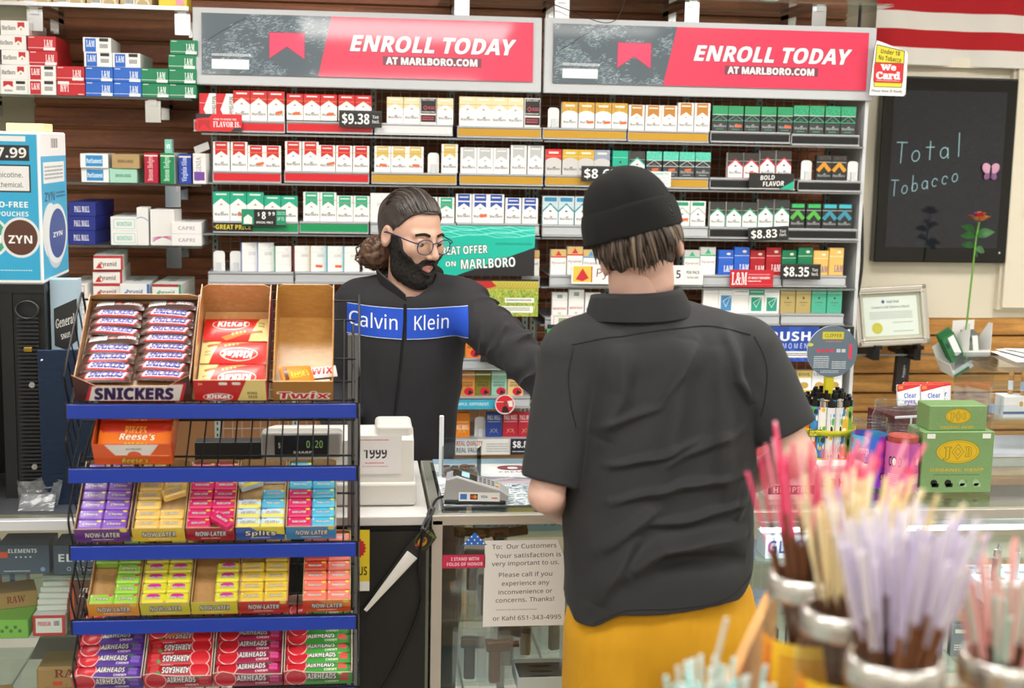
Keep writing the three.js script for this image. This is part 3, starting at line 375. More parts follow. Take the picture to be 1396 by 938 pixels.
sign('price_sign', 'black and green special price card over the great price strip', 0.146, 0.057, -0.297, 1.5885, -4.603, AS.cell('p89', 260, 100, (c, w, h) => { rect(c, '#1c1d1f', -1, -1, w + 2, h + 2); rect(c, '#17906a', 0, 0, w * 0.28, h * 0.9); poly(c, '#f5f5f2', [[w * 0.05, h * 0.85], [w * 0.05, h * 0.5], [w * 0.15, h * 0.3], [w * 0.24, h * 0.48], [w * 0.24, h * 0.85]]); rect(c, '#17906a', w * 0.78, h * 0.05, w * 0.22, h * 0.85); lines(c, '#bfe6d8', w * 0.8, h * 0.12, w * 0.18, h * 0.2, 2); txt(c, 'UP TO', w * 0.8, h * 0.45, w * 0.16, h * 0.2, '#bfe6d8'); txt(c, '$', w * 0.36, h * 0.18, w * 0.05, h * 0.22, '#fff'); txt(c, '8', w * 0.45, h * 0.15, w * 0.1, h * 0.42, '#fff'); txt(c, '9 9', w * 0.6, h * 0.16, w * 0.15, h * 0.2, '#fff'); txt(c, 'SPECIAL PRICE', w * 0.33, h * 0.7, w * 0.38, h * 0.12, '#fff'); }));
sign('shelf_strip', 'black strip with yellow great price lettering at the end of the green strip', 0.13, 0.026, -0.4, 1.556, -4.6165, AS.cell('great', 240, 48, (c, w, h) => { rect(c, '#1c1d1f', -1, -1, w + 2, h + 2); txt(c, '·GREAT PRICE', w * 0.02, h * 0.2, w * 0.94, h * 0.6, '#f0dc3c'); }), { th: 0.003 });
sign('shelf_card', 'small white information card on the second shelf behind the beanie', 0.073, 0.052, 1.046, 1.739, -4.603, AS.cell('card1', 110, 80, (c, w, h) => { rect(c, '#f4f6f6', -1, -1, w + 2, h + 2); txt(c, 'CIGARETTES', w * 0.2, h * 0.08, w * 0.7, h * 0.14, '#4fae98'); lines(c, '#c6cac8', w * 0.1, h * 0.34, w * 0.8, h * 0.5, 4); }));
sign('promotional_sign', 'turquoise and black great offer sign hanging behind the clerk', 0.424, 0.17, 0.404, 1.4865, -4.6, AS.cell('teal', 660, 270, (c, w, h) => {
  rect(c, '#19c2ab', -1, -1, w + 2, h + 2); poly(c, '#2a282b', [[w * 0.36, h + 1], [w + 1, h * 0.42], [w + 1, h + 1]]); c.strokeStyle = '#7fe6d8'; for (let i = 0; i < 9; i++) { c.lineWidth = rnd(2, 6); c.beginPath(); const y = h * (0.03 + i * 0.022); c.moveTo(0, y); for (let x = 0; x <= w; x += 20) c.lineTo(x, y + 7 * Math.sin(x * 0.02 + i * 1.3) + 3 * Math.sin(x * 0.055 + i)); c.stroke(); }
  lines(c, '#0d7d70', w * 0.68, h * 0.33, w * 0.3, h * 0.05, 2);
  const T = { rot: -0.06, stroke: '#14514a', lw: 10 }; txt(c, 'GREAT OFFER', w * 0.2, h * 0.44, w * 0.42, h * 0.16, '#fff', T); txt(c, 'ON', w * 0.28, h * 0.72, w * 0.09, h * 0.1, '#fff', T); txt(c, 'MARLBORO', w * 0.4, h * 0.68, w * 0.45, h * 0.19, '#fff', T);
}), { cat: 'sign' });
sign('promotional_sign', 'long white sign with red triangle on yellow and price per pack', 0.464, 0.067, 0.977, 1.41, -4.6, AS.cell('pyrsign', 660, 96, (c, w, h) => { rect(c, '#f5f4f2', -1, -1, w + 2, h + 2); rect(c, '#e9c84c', w * 0.015, h * 0.1, w * 0.135, h * 0.8); rect(c, '#c02f32', w * 0.15, h * 0.1, w * 0.008, h * 0.8); poly(c, '#d6283a', [[w * 0.035, h * 0.76], [w * 0.085, h * 0.2], [w * 0.132, h * 0.7], [w * 0.085, h * 0.86]]); txt(c, 'Pyramid', w * 0.18, h * 0.2, w * 0.34, h * 0.42, '#7d3a33', { bold: false, slant: 0.08 }); txt(c, '5', w * 0.79, h * 0.25, w * 0.04, h * 0.42, '#333'); txt(c, 'PER PACK', w * 0.87, h * 0.28, w * 0.1, h * 0.16, '#444'); txt(c, 'TAX INCLUDED', w * 0.875, h * 0.58, w * 0.09, h * 0.1, '#666'); }));
sign('promotional_sign', 'red sign with white initials below the red and blue packs', 0.156, 0.061, 1.383, 1.4, -4.6, AS.cell('lmsign', 280, 108, (c, w, h) => { rect(c, '#c8202e', -1, -1, w + 2, h + 2); txt(c, 'L&M', w * 0.04, h * 0.16, w * 0.36, h * 0.7, '#fff', { font: 'serif' }); lines(c, '#f3b9bc', w * 0.42, h * 0.22, w * 0.5, h * 0.1, 1); txt(c, '21 ADULT SMOKERS', w * 0.42, h * 0.4, w * 0.5, h * 0.13, '#fff'); lines(c, '#fff', w * 0.42, h * 0.6, w * 0.3, h * 0.1, 1); rect(c, '#e8606a', w * 0.42, h * 0.82, w * 0.56, h * 0.03); }));
sign('promotional_sign', 'blue sign with white lettering and warning box below the khaki packs', 0.235, 0.124, 1.52, 1.168, -4.6, AS.cell('rush', 400, 212, (c, w, h) => { rect(c, '#274bb0', -1, -1, w + 2, h + 2); for (let i = 0; i < 40; i++) poly(c, pick(['#3a62c8', '#2243a0', '#4a74d8']), [[rnd(0, w), 0], [rnd(0, w), 0], [rnd(0, w), h]]); c.globalAlpha = 0.45; rect(c, '#274bb0', 0, 0, w, h); c.globalAlpha = 1; txt(c, 'CRUSH', w * 0.05, h * 0.14, w * 0.84, h * 0.26, '#fff'); txt(c, 'T H E  M O M E N T', w * 0.2, h * 0.47, w * 0.7, h * 0.15, '#cfe0ff', { bold: false }); rect(c, '#f2f2f2', w * 0.4, h * 0.7, w * 0.5, h * 0.18); lines(c, '#444', w * 0.43, h * 0.74, w * 0.44, h * 0.1, 2); }), { edge: '#151515' });
sign('price_sign', 'black panel with white digits three one beside the blue sign', 0.125, 0.14, 1.705, 1.16, -4.605, AS.cell('p31', 120, 134, (c, w, h) => { rect(c, '#1b1c1e', -1, -1, w + 2, h + 2); txt(c, '.31', w * 0.38, h * 0.06, w * 0.55, h * 0.3, '#e9e9e9'); lines(c, '#888', w * 0.1, h * 0.6, w * 0.8, h * 0.15, 2); }));
sign('promotional_sign', 'white sign with red capitals in front of the white packs', 0.334, 0.036, 0.845, 1.25, -4.6, AS.cell('mont', 480, 60, (c, w, h) => { rect(c, '#f4f3f1', -1, -1, w + 2, h + 2); c.strokeStyle = '#d08a8a'; c.lineWidth = 3; c.strokeRect(w * 0.03, h * 0.12, w * 0.94, h * 0.9); rect(c, '#8fae74', w * 0.08, h * 0.3, w * 0.08, h * 0.5); txt(c, 'MONTEGO', w * 0.21, h * 0.22, w * 0.45, h * 0.62, '#c2313c'); }));
sign('promotional_sign', 'bright green sign with black top edge beside the shoulder', 0.27, 0.1, 0.8, 1.185, -4.595, AS.cell('greens', 200, 74, (c, w, h) => { rect(c, '#1fb85c', -1, -1, w + 2, h + 2); rect(c, '#202422', 0, -1, w, h * 0.16); }));
sign('promotional_sign', 'picture of green grass and a ploughed field with white text boxes', 0.29, 0.128, 0.487, 1.3265, -4.6, AS.cell('field', 460, 204, (c, w, h) => {
  rect(c, '#cfc052', -1, -1, w + 2, h + 2); c.strokeStyle = '#a5902f'; c.lineWidth = 3; for (let i = 0; i < 26; i++) { c.beginPath(); c.arc(w * (0.1 + i * 0.034), h * 0.06, h * 0.2, 0.2, 1.5); c.stroke(); }
  for (let i = 0; i < 2600; i++) { const x = rnd(0, w), y = rnd(h * 0.3, h); c.strokeStyle = pick(['#4f8f2c', '#6fb23c', '#9ccc52', '#3a7324', '#b9dc74']); c.lineWidth = rnd(1, 2.4); c.beginPath(); c.moveTo(x, y); c.lineTo(x + rnd(-9, 9), y - rnd(4, 16)); c.stroke(); }
  poly(c, '#c8302f', [[0, 0], [w * 0.42, 0], [w * 0.5, h * 0.2], [w * 0.3, h * 0.3], [0, h * 0.3]]); rect(c, '#f4f6ee', w * 0.6, h * 0.5, w * 0.35, h * 0.13); lines(c, '#9a9a8a', w * 0.62, h * 0.52, w * 0.3, h * 0.08, 1); rect(c, '#f4f6ee', w * 0.46, h * 0.72, w * 0.48, h * 0.18); lines(c, '#9a9a8a', w * 0.5, h * 0.75, w * 0.4, h * 0.1, 2); rect(c, '#1c1e1a', 0, -1, w, h * 0.06);
}));
sign('shelf_strip', 'light blue shelf strip ending in the word different', 0.2, 0.034, 0.42, 0.952, -4.612, AS.cell('diff', 300, 60, (c, w, h) => { rect(c, '#3fb3d6', -1, -1, w + 2, h + 2); txt(c, 'SIMPLE. DIFFERENT.', w * 0.14, h * 0.32, w * 0.62, h * 0.3, '#dff4fa'); }), { th: 0.003 });
sign('shelf_strip', 'white shelf strip reading real quality real value', 0.192, 0.056, 0.451, 0.802, -4.608, AS.cell('real', 330, 96, (c, w, h) => { rect(c, '#f2f1ee', -1, -1, w + 2, h + 2); txt(c, 'REAL QUALITY', w * 0.01, h * 0.12, w * 0.48, h * 0.3, '#c04a4c'); txt(c, 'REAL VALUE', w * 0.01, h * 0.54, w * 0.45, h * 0.3, '#4a3a44'); lines(c, '#bbb', w * 0.56, h * 0.25, w * 0.4, h * 0.6, 4); }), { th: 0.003 });
sign('shelf_talker', 'round red emblem with dark silhouette hanging on a shelf edge', 0.07, 0.07, 0.524, 0.954, -4.602, AS.cell('emblem', 110, 110, (c, w, h) => { oval(c, '#f4f0ee', w / 2, h / 2, w * 0.52, h * 0.52); oval(c, '#e0283c', w / 2, h / 2, w * 0.44, h * 0.44); poly(c, '#2c2024', [[w * 0.34, h * 0.9], [w * 0.4, h * 0.62], [w * 0.56, h * 0.56], [w * 0.66, h * 0.7], [w * 0.72, h * 0.92]]); poly(c, '#f3efe9', [[w * 0.62, h * 0.34], [w * 0.86, h * 0.3], [w * 0.9, h * 0.62], [w * 0.7, h * 0.62]]); rect(c, '#f3efe9', w * 0.06, h * 0.36, w * 0.4, h * 0.035); oval(c, '#8a4a2c', w * 0.5, h * 0.44, w * 0.09, h * 0.1); }), { pts: discPts(0.035, 32) });
// age notice clipped to the header
sign('age_notice', 'white age notice with yellow and red printed boxes at the end of the header', 0.14, 0.186, 1.838, 2.133, -4.604, AS.cell('wecard', 280, 372, (c, w, h) => {
  rect(c, '#f4f3f1', -1, -1, w + 2, h + 2); poly(c, '#ecd92f', [[w * 0.14, h * 0.08], [w * 0.9, h * 0.18], [w * 0.9, h * 0.42], [w * 0.12, h * 0.4]], '#222', 5); txt(c, 'Under 18', w * 0.24, h * 0.15, w * 0.54, h * 0.08, '#222', { rot: 0.09 }); txt(c, 'No Tobacco', w * 0.19, h * 0.26, w * 0.64, h * 0.085, '#222', { rot: 0.09 });
  rrect(c, '#ecd92f', w * 0.12, h * 0.7, w * 0.76, h * 0.14, 6, '#222', 4); rrect(c, '#d8232e', w * 0.1, h * 0.4, w * 0.8, h * 0.36, 14, '#222', 3); txt(c, 'We', w * 0.28, h * 0.43, w * 0.42, h * 0.1, '#fff', { font: 'serif', stroke: '#fff', lw: 8 }); txt(c, 'Card', w * 0.16, h * 0.57, w * 0.66, h * 0.12, '#fff', { font: 'serif', stroke: '#fff', lw: 8 }); lines(c, '#f3c1c1', w * 0.18, h * 0.71, w * 0.64, h * 0.03, 1); txt(c, 'Please Have ID Ready', w * 0.06, h * 0.89, w * 0.84, h * 0.045, '#222');
}), { pts: [[-0.07, -0.093], [0.062, -0.093], [0.069, -0.086], [0.069, 0.05], [0.062, 0.06], [-0.04, 0.09], [-0.052, 0.093], [-0.058, 0.07]], ry: 0.12 });

// ---------------------------------------------------------------- glass shelves with cartons on the brown slatwall
const edgeGlass = new THREE.MeshPhysicalMaterial({ color: 0xeef7f3, roughness: 0.03, transmission: 0.95, thickness: 0, ior: 1.5 });
function glassShelf(x0, x1, y, z1, label, brackets) {
  const t = thing('glass_shelf', label, 'shelf', null, [0, 0, 0]);
  part(t, 'pane', bx(x1 - x0, 0.008, z1 + 5.065, (x0 + x1) / 2, y - 0.004, (z1 - 5.065) / 2), edgeGlass);
  for (const b of brackets) part(t, 'bracket', merge([bx(0.028, 0.02, 0.4, b, y - 0.018, -4.85), bx(0.05, 0.07, 0.012, b, y - 0.045, -4.67), bx(0.028, 0.055, 0.1, b, y - 0.04, -5.01)]), chrome);
  return t;
}
glassShelf(-1.4, -0.53, 1.976, -4.6, 'glass shelf holding the stacked initial cartons', [-0.66, -1.25]);
glassShelf(-1.4, -0.5, 1.697, -4.6, 'glass shelf holding upright and lying cartons', [-0.6, -1.25]);
glassShelf(-1.4, -0.5, 1.492, -4.6, 'glass shelf holding navy and white cartons', [-0.6, -1.25]);
glassShelf(-1.4, -0.5, 1.13, -4.6, 'low glass shelf under the triangle cartons', [-0.55, -1.25]);
glassShelf(-1.4, -0.535, 2.262, -4.6, 'glass shelf with chrome edge near the ceiling', [-1.03, -0.56]);
glassShelf(0.3, 1.85, 2.352, -4.62, 'glass shelf over the header signs', [0.36, 0.7, 1.15, 1.6]);
part(scene.getObjectByName('glass_shelf_004'), 'edge_trim', bx(0.87, 0.012, 0.006, -0.967, 2.262, -4.597), chrome);
const cartonArt = {
  mw: (c, w, h) => { rect(c, '#f5f4f1', -1, -1, w + 2, h + 2); poly(c, '#cf2a30', [[w * 0.6, h * 0.12], [w * 0.84, h * 0.12], [w * 0.84, h * 0.5], [w * 0.72, h * 0.36], [w * 0.6, h * 0.5]]); txt(c, MB, w * 0.05, h * 0.36, w * 0.48, h * 0.28, '#4a4644', { font: 'serif' }); oval(c, '#c8a65c', w * 0.72, h * 0.58, w * 0.03, h * 0.08); },
  mu: (c, w, h) => { rect(c, '#f5f4f1', -1, -1, w + 2, h + 2); poly(c, '#cf2a30', [[w * 0.1, h * 0.12], [w * 0.44, h * 0.12], [w * 0.44, h * 0.52], [w * 0.27, h * 0.34], [w * 0.1, h * 0.52]]); txt(c, MB, w * 0.14, h * 0.66, w * 0.28, h * 0.15, '#4a4644', { font: 'serif' }); rrect(c, '#222', w * 0.55, h * 0.1, w * 0.32, h * 0.2, 3); barcode(c, w * 0.55, h * 0.42, w * 0.34, h * 0.36); },
};
const lm = (col, kind) => (c, w, h) => {
  if (kind === 'u') { rect(c, '#f4f4f2', -1, -1, w + 2, h + 2); rect(c, col, w * 0.08, h * 0.08, w * 0.38, h * 0.88); txt(c, 'L&M', w * 0.12, h * 0.22, w * 0.3, h * 0.42, '#fff', { font: 'serif' }); rrect(c, '#2a2a2a', w * 0.58, h * 0.05, w * 0.32, h * 0.22, 3); barcode(c, w * 0.58, h * 0.42, w * 0.32, h * 0.36); return; }
  rect(c, col, -1, -1, w + 2, h + 2); if (kind === 'x') { c.save(); c.translate(w, h); c.rotate(Math.PI); } rect(c, '#f6f3ee', 0, h * 0.78, w * 0.98, h * 0.03); rect(c, '#f4f4f2', w * 0.56, h * 0.76, w * 0.4, h * 0.2); txt(c, 'L&M', w * 0.58, h * 0.24, w * 0.3, h * 0.5, '#fff', { font: 'serif' }); rect(c, '#f6f3ee', w * 0.05, h * 0.08, w * 0.2, h * 0.05); if (kind === 'x') c.restore();
};
Object.assign(cartonArt, { rr: lm('#c8202c'), rx: lm('#c8202c', 'x'), ru: lm('#c8202c', 'u'), bb: lm('#2468cc'), bu: lm('#2468cc', 'u'), gg: lm('#128458') });
const named = (bgc, s, col, o = {}) => (c, w, h) => { rect(c, bgc, -1, -1, w + 2, h + 2); if (o.frame) { c.strokeStyle = o.frame; c.lineWidth = 3; c.strokeRect(w * 0.12, h * 0.18, w * 0.76, h * 0.64); } if (o.box) rect(c, o.box, w * 0.2, h * 0.12, w * 0.6, h * 0.76); if (o.flip) { c.save(); c.translate(w, h); c.rotate(Math.PI); } txt(c, s, w * 0.22, h * (o.ty || 0.36), w * 0.56, h * (o.th || 0.3), col, { font: o.font }); if (o.flip) c.restore(); if (o.band) rect(c, o.band, 0, 0, w, h * 0.2); if (o.tri) poly(c, o.tri, [[w * 0.08, h * 0.9], [w * 0.2, h * 0.5], [w * 0.3, h * 0.9]]); if (o.edge) rect(c, o.edge, w * 0.92, 0, w * 0.1, h); };
Object.assign(cartonArt, {
  mon: named('#f1efec', 'MONTEGO', '#5a3a3a', { frame: '#b0686a' }), mof: named('#f1efec', 'MONTEGO', '#5a3a3a', { frame: '#b0686a', flip: 1 }), pyr: named('#f5f3ef', 'Pyramid', '#7d4a44', { band: '#c23a3c', tri: '#d0342c', edge: '#c23a3c', ty: 0.45 }), pyb: named('#f3f5f7', 'Pyramid', '#4a6a9c', { tri: '#3f8fd0', edge: '#3f6fc0', ty: 0.4 }), pyg: named('#f3f6f2', 'Pyramid', '#4a8a6c', { band: '#b23a3c', tri: '#35b580', edge: '#2fa070', ty: 0.45 }),
  pal: named('#20308c', 'PALL MALL', '#fff', { font: 'serif', ty: 0.3, th: 0.4 }), mint: named('#f2f4f2', 'MONTEGO', '#7fc4b4', { frame: '#9ad4c6' }), parb: named('#f2f4f6', 'Parliament', '#fff', { box: '#2c8fd0', font: 'serif' }), tan: named('#b89a6a', 'BENSON & HEDGES', '#4a3a24', { ty: 0.4, th: 0.2 }), minb: named('#a9dcc6', 'BENSON & HEDGES', '#2a6a58', { ty: 0.4, th: 0.2 }), capw: named('#f2f1f0', 'CAPRI', '#b9a9b9', { ty: 0.35 }), grey: named('#d5d2cd', 'MARLBORO', '#4a4644', { ty: 0.15, th: 0.18, box: null }),
});
const side = { mw: '#f2f1ee', mu: '#f2f1ee', rr: '#c8202c', rx: '#c8202c', ru: '#f4f4f2', bb: '#2468cc', bu: '#f4f4f2', gg: '#128458', mon: '#f1efec', mof: '#f1efec', pyr: '#f5f3ef', pyb: '#f3f5f7', pyg: '#f3f6f2', pal: '#20308c', mint: '#f2f4f2', parb: '#f2f4f6', tan: '#b89a6a', minb: '#a9dcc6', capw: '#f2f1f0', grey: '#d5d2cd' };
const desc = { mw: 'white carton with red peak mark', mu: 'white carton with barcode and red peak mark', rr: 'red carton with white initials', rx: 'red carton with initials upside down', ru: 'white carton with red square and barcode', bb: 'blue carton with white initials', bu: 'white carton with blue square and barcode', gg: 'green carton with white initials', mon: 'white carton with framed brown capitals', mof: 'white carton with framed capitals upside down', pyr: 'white carton with red triangle', pyb: 'white carton with blue triangle', pyg: 'white carton with green triangle', pal: 'navy carton with white capitals', mint: 'pale carton with mint framed capitals', parb: 'white carton with sky blue label', tan: 'tan carton', minb: 'mint green carton', capw: 'plain white carton with pink flourish', grey: 'grey carton with black label' };
const cartonGeo = {};
function carton(k, x, y, z, o = {}) {
  const w = o.w || 0.088, h = o.h || 0.0465, d = o.d || 0.28, key = [k, w, h, d].join();
  const g = cartonGeo[key] ||= cbox(w, h, d, 0.0012, { f: AC.cell('ct' + k, 170, 90, cartonArt[k]), s: AC.col(side[k]), t: AC.cell('tp' + k, 60, 120, (c, a, b) => { rect(c, side[k], -1, -1, a + 2, b + 2); c.save(); c.translate(a * 0.5, b * 0.2); c.rotate(Math.PI / 2); txt(c, k[0] === 'p' ? 'Pyramid' : MB, 0, -a * 0.15, b * 0.5, a * 0.3, '#00000055', { font: 'serif' }); c.restore(); }) }).translate(0, h / 2, -d / 2);
  const m = solo('cigarette_carton', g, AC.mat, desc[k] + ' ' + o.where, 'carton', desc[k] + ' stack ' + o.where, [x, y, z], o.turn || 0); if (o.rz) m.rotation.z = o.rz; return m;
}
const onA = 'on the glass shelf beside the pink header';
[[-1.09, ['mu', 'mw', 'mw', 'mw', 'mw']], [-1.003, ['ru', 'ru', 'rr', 'rr']], [-0.913, ['rx', 'rr']], [-0.823, ['bb', 'bb', 'bu', 'bu']], [-0.733, ['bb', 'bb', 'bu']], [-0.645, ['gg', 'gg']], [-0.557, ['gg', 'gg', 'gg', 'gg']], [-1.18, ['mw', 'mw', 'mw', 'mw', 'mw']]].forEach(([x, l], ci) => l.forEach((k, i) => carton(k, x + (i > 1 ? rnd(-0.006, 0.006) : rnd(-0.001, 0.001)), 1.9763 + i * 0.0468, -4.615 - rnd(0, 0.01), { where: onA, turn: i > 1 ? rnd(-0.01, 0.06) : 0 })));
const onB = 'on the glass shelf above the navy cartons';
carton('parb', -0.842, 1.6973, -4.61, { where: onB, d: 0.2 }); carton('minb', -0.752, 1.6973, -4.61, { where: onB, d: 0.2 }); carton('parb', -0.842, 1.744, -4.6, { where: onB, d: 0.2, turn: 0.05 }); carton('tan', -0.743, 1.744, -4.605, { where: onB, d: 0.2, turn: -0.03 });
const uprightArt = (bgc, s, col) => (c, w, h) => { rect(c, bgc, -1, -1, w + 2, h + 2); c.save(); c.translate(w * 0.68, h * 0.92); c.rotate(-Math.PI / 2); txt(c, s, 0, -w * 0.42, h * 0.8, w * 0.38, col, { font: 'serif' }); c.restore(); rect(c, '#efe6d4', 0, h * 0.07, w, h * 0.05); };
function upright(key, w, h, d, x, y, z, art, sd, label, turn = 0) { return solo('upright_carton', cbox(w, h, d, 0.0012, { f: AC.cell('up' + key, 60, 140, art), s: AC.col(sd), t: AC.col(sd) }).translate(0, h / 2, -d / 2), AC.mat, label, 'carton', null, [x, y, z], turn); }
upright('r', 0.044, 0.099, 0.09, -0.663, 1.6973, -4.612, uprightArt('#b81c3c', 'Benson Hedges', '#f2c9c9'), '#b81c3c', 'upright crimson carton beside the green one', -0.12);
upright('g', 0.046, 0.099, 0.2, -0.61, 1.6973, -4.61, uprightArt('#128a50', 'Benson Hedges', '#cfeedd'), '#e9efe9', 'upright green carton under a tiny teal pack', -0.1);
upright('b', 0.04, 0.097, 0.09, -0.553, 1.6973, -4.61, uprightArt('#2444a8', 'Virginia Slim', '#dde4fb'), '#2444a8', 'upright royal blue carton on the glass shelf', -0.06);
upright('w', 0.042, 0.1, 0.09, -0.506, 1.6973, -4.605, (c, w, h) => { uprightArt('#f1efee', 'VIRGINIA', '#a9a4a4')(c, w, h); rect(c, '#7a4aa8', w * 0.1, h * 0.6, w * 0.8, h * 0.28); }, '#f1efee', 'upright white carton with purple patch and open flap', -0.1);
solo('carton_flap', bx(0.05, 0.003, 0.05).rotateX(0.5).rotateZ(0.4), M(0xd5d2cf, 0.6), 'torn open flap leaning on the white carton with purple patch', 'carton flap', null, [-0.5, 1.815, -4.63]);
solo('small_pack', cbox(0.024, 0.045, 0.05, 0.001, { f: AC.cell('tiny', 40, 74, named('#7fc4b4', 'VS', '#fff')), s: AC.col('#b9dcd2'), t: AC.col('#dff0ea') }), AC.mat, 'tiny teal pack on top of the upright green carton', 'pack', null, [-0.609, 1.819, -4.66]);
const onC = 'on the shelf behind the pouch display';
[0, 1, 2].forEach((i) => carton('pal', -0.89 + 0.002 * i, 1.4923 + i * 0.0468, -4.605, { where: onC, d: 0.26, turn: -0.06 }));
[0, 1].forEach((i) => carton('mint', -0.752, 1.4923 + i * 0.0468, -4.608, { where: onC, d: 0.27 }));
upright('c1', 0.036, 0.125, 0.08, -0.693, 1.4923, -4.606, (c, w, h) => { rect(c, '#f1f0ee', -1, -1, w + 2, h + 2); c.strokeStyle = '#7f9ad0'; c.lineWidth = 3; c.beginPath(); c.moveTo(0, h * 0.3); c.quadraticCurveTo(w * 0.5, h * 0.2, w, h * 0.36); c.stroke(); }, '#f1f0ee', 'narrow upright white carton with blue flourish');
upright('c2', 0.08, 0.118, 0.1, -0.63, 1.4923, -4.615, (c, w, h) => { rect(c, '#efeeec', -1, -1, w + 2, h + 2); c.strokeStyle = '#c85a94'; c.lineWidth = 2.5; for (let i = 0; i < 3; i++) { c.beginPath(); c.moveTo(w * 0.1, h * (0.8 + i * 0.05)); c.quadraticCurveTo(w * 0.5, h * 0.7, w * 0.9, h * (0.86 - i * 0.05)); c.stroke(); } }, '#efeeec', 'wide upright white carton with pink flourish', -0.12);
[0, 1].forEach((i) => carton('capw', -0.55, 1.4923 + i * 0.0395, -4.6, { where: onC, w: 0.098, h: 0.039, d: 0.2 }));
const onE = 'in the stack behind the chocolate bar box';
for (let i = 0; i < 5; i++) carton(i % 2 ? 'mon' : 'mof', -0.915 + rnd(-0.003, 0.003), 1.1303 + i * 0.0468, -4.6, { where: onE, w: 0.082, d: 0.27, turn: -0.08 });
for (let i = 0; i < 6; i++) carton('pyr', -0.825 + (i > 3 ? 0.015 : 0), 1.1303 + i * 0.0468 + (i > 4 ? 0.0 : 0), -4.61, { where: onE, w: 0.094, turn: i > 3 ? 0.06 : 0 });
carton('pyr', -0.805, 1.1303 + 6 * 0.0468, -4.6, { where: onE, w: 0.094, turn: 0.1 });
for (let i = 0; i < 5; i++) carton('pyb', -0.722, 1.1303 + i * 0.0468, -4.6, { where: onE, w: 0.094, turn: 0.03 });
for (let i = 0; i < 5; i++) carton('pyg', -0.618, 1.1303 + i * 0.0468, -4.6, { where: onE, w: 0.094, turn: -0.05 });
// tan boxes on the top shelf, cut by the frame
for (let i = 0; i < 5; i++) solo('tan_box', cbox(0.1, 0.06, 0.2, 0.0015, { f: AC.cell('tanb' + i % 2, 150, 90, (c, w, h) => { rect(c, '#c9b184', -1, -1, w + 2, h + 2); oval(c, null, w * 0.7, h * 0.85, w * 0.2, h * 0.3, '#f0e6cc', 8); barcode(c, w * 0.15, h * 0.5, w * 0.3, h * 0.4); }), s: AC.col('#c9b184'), t: AC.col('#c9b184') }), AC.mat, 'tan cardboard box on the chrome edged shelf near the ceiling', 'box', 'tan boxes near the ceiling', [-1.12 + i * 0.105, 2.2925, -4.71]);
solo('yellow_box', cbox(0.09, 0.06, 0.12, 0.0015, { f: AC.cell('yel', 90, 60, (c, w, h) => { rect(c, '#ecd834', -1, -1, w + 2, h + 2); rect(c, '#e8a0b8', w * 0.6, h * 0.4, w * 0.3, h * 0.4); }), s: AC.col('#ecd834'), t: AC.col('#ecd834') }), AC.mat, 'yellow box with pink patch on the shelf near the ceiling', 'box', null, [-0.585, 2.2925, -4.68]);

// ---------------------------------------------------------------- wall to the side: screen, flag, cabinet, certificate
{
  const t = thing('wall_screen', 'black writing board screen with neon handwriting on the cream wall', 'screen', null, [2.237, 1.78, -5.0]);
  part(t, 'bezel', rb(0.53, 0.7, 0.05, 0.006, 0, 0, 0), M(0x08090a, 0.06));
  const cell = AT.cell('tv', 345, 450, (c, w, h) => {
    rect(c, '#23262e', -1, -1, w + 2, h + 2); for (let i = 0; i < 900; i++) { c.fillStyle = pick(['#272a32', '#20232b', '#25282f']); c.fillRect(rnd(0, w), rnd(0, h), rnd(2, 14), rnd(2, 10)); }
    const L = { T: [[0, 0, 1, 0], [0.5, 0, 0.45, 1]], t: [[0.5, 0.1, 0.5, 1], [0.1, 0.4, 0.9, 0.38]], l: [[0.5, -0.15, 0.55, 1]], b: [[0.2, 0, 0.2, 1]] }, ring = { o: 1, a: 1, b: 1, c: 1 };
    const hand = (word, x, y, cw, ch, rise, col) => { c.strokeStyle = col; c.lineWidth = 2.4; c.lineCap = 'round'; [...word].forEach((k, i) => { const X = x + i * cw, Y = y - i * rise, W = cw * 0.72; for (const q of L[k] || []) { c.beginPath(); c.moveTo(X + q[0] * W, Y + q[1] * ch); c.lineTo(X + q[2] * W, Y + q[3] * ch); c.stroke(); } if (ring[k]) { c.beginPath(); c.ellipse(X + W * 0.5, Y + ch * 0.74, W * 0.36, ch * 0.26, 0.2, k === 'c' ? 0.7 : 0, k === 'c' ? 5.6 : 6.3); c.stroke(); } if (k === 'a') { c.beginPath(); c.moveTo(X + W * 0.84, Y + ch * 0.5); c.lineTo(X + W * 0.92, Y + ch); c.stroke(); } }); };
    hand('Total', w * 0.05, h * 0.33, w * 0.125, h * 0.13, h * 0.012, '#a9dfe8'); hand('Tobacco', w * 0.02, h * 0.57, w * 0.088, h * 0.1, h * 0.016, '#9cc9d4');
  });
  part(t, 'display', plate(rectPts(0.445, 0.59), 0.004, cell, AT.col('#222'), AT.col('#888')).translate(0, 0.003, 0.0248), new THREE.MeshPhysicalMaterial({ map: AT.tex, roughness: 0.06 }));
  part(t, 'screw', sph(0.006, 0.235, -0.31, 0.025, 10, 6), chrome);
  const b = thing('butterfly_ornament', 'pink butterfly ornament stuck on the black screen edge', 'ornament', null, [2.41, 1.78, -4.965]);
  for (const s of [-1, 1]) { part(b, 'wing', new THREE.SphereGeometry(0.022, 10, 8).scale(0.8, 1, 0.08).rotateZ(-s * 0.6).translate(s * 0.016, 0.012, 0), M(0xd8a0c0, 0.4)); part(b, 'wing', new THREE.SphereGeometry(0.016, 10, 8).scale(0.8, 1, 0.08).rotateZ(s * 0.6).translate(s * 0.012, -0.016, 0), M(0x8a5a8c, 0.4)); }
  part(b, 'body', new THREE.SphereGeometry(0.005, 8, 6).scale(1, 5, 1), blackPlastic);
}
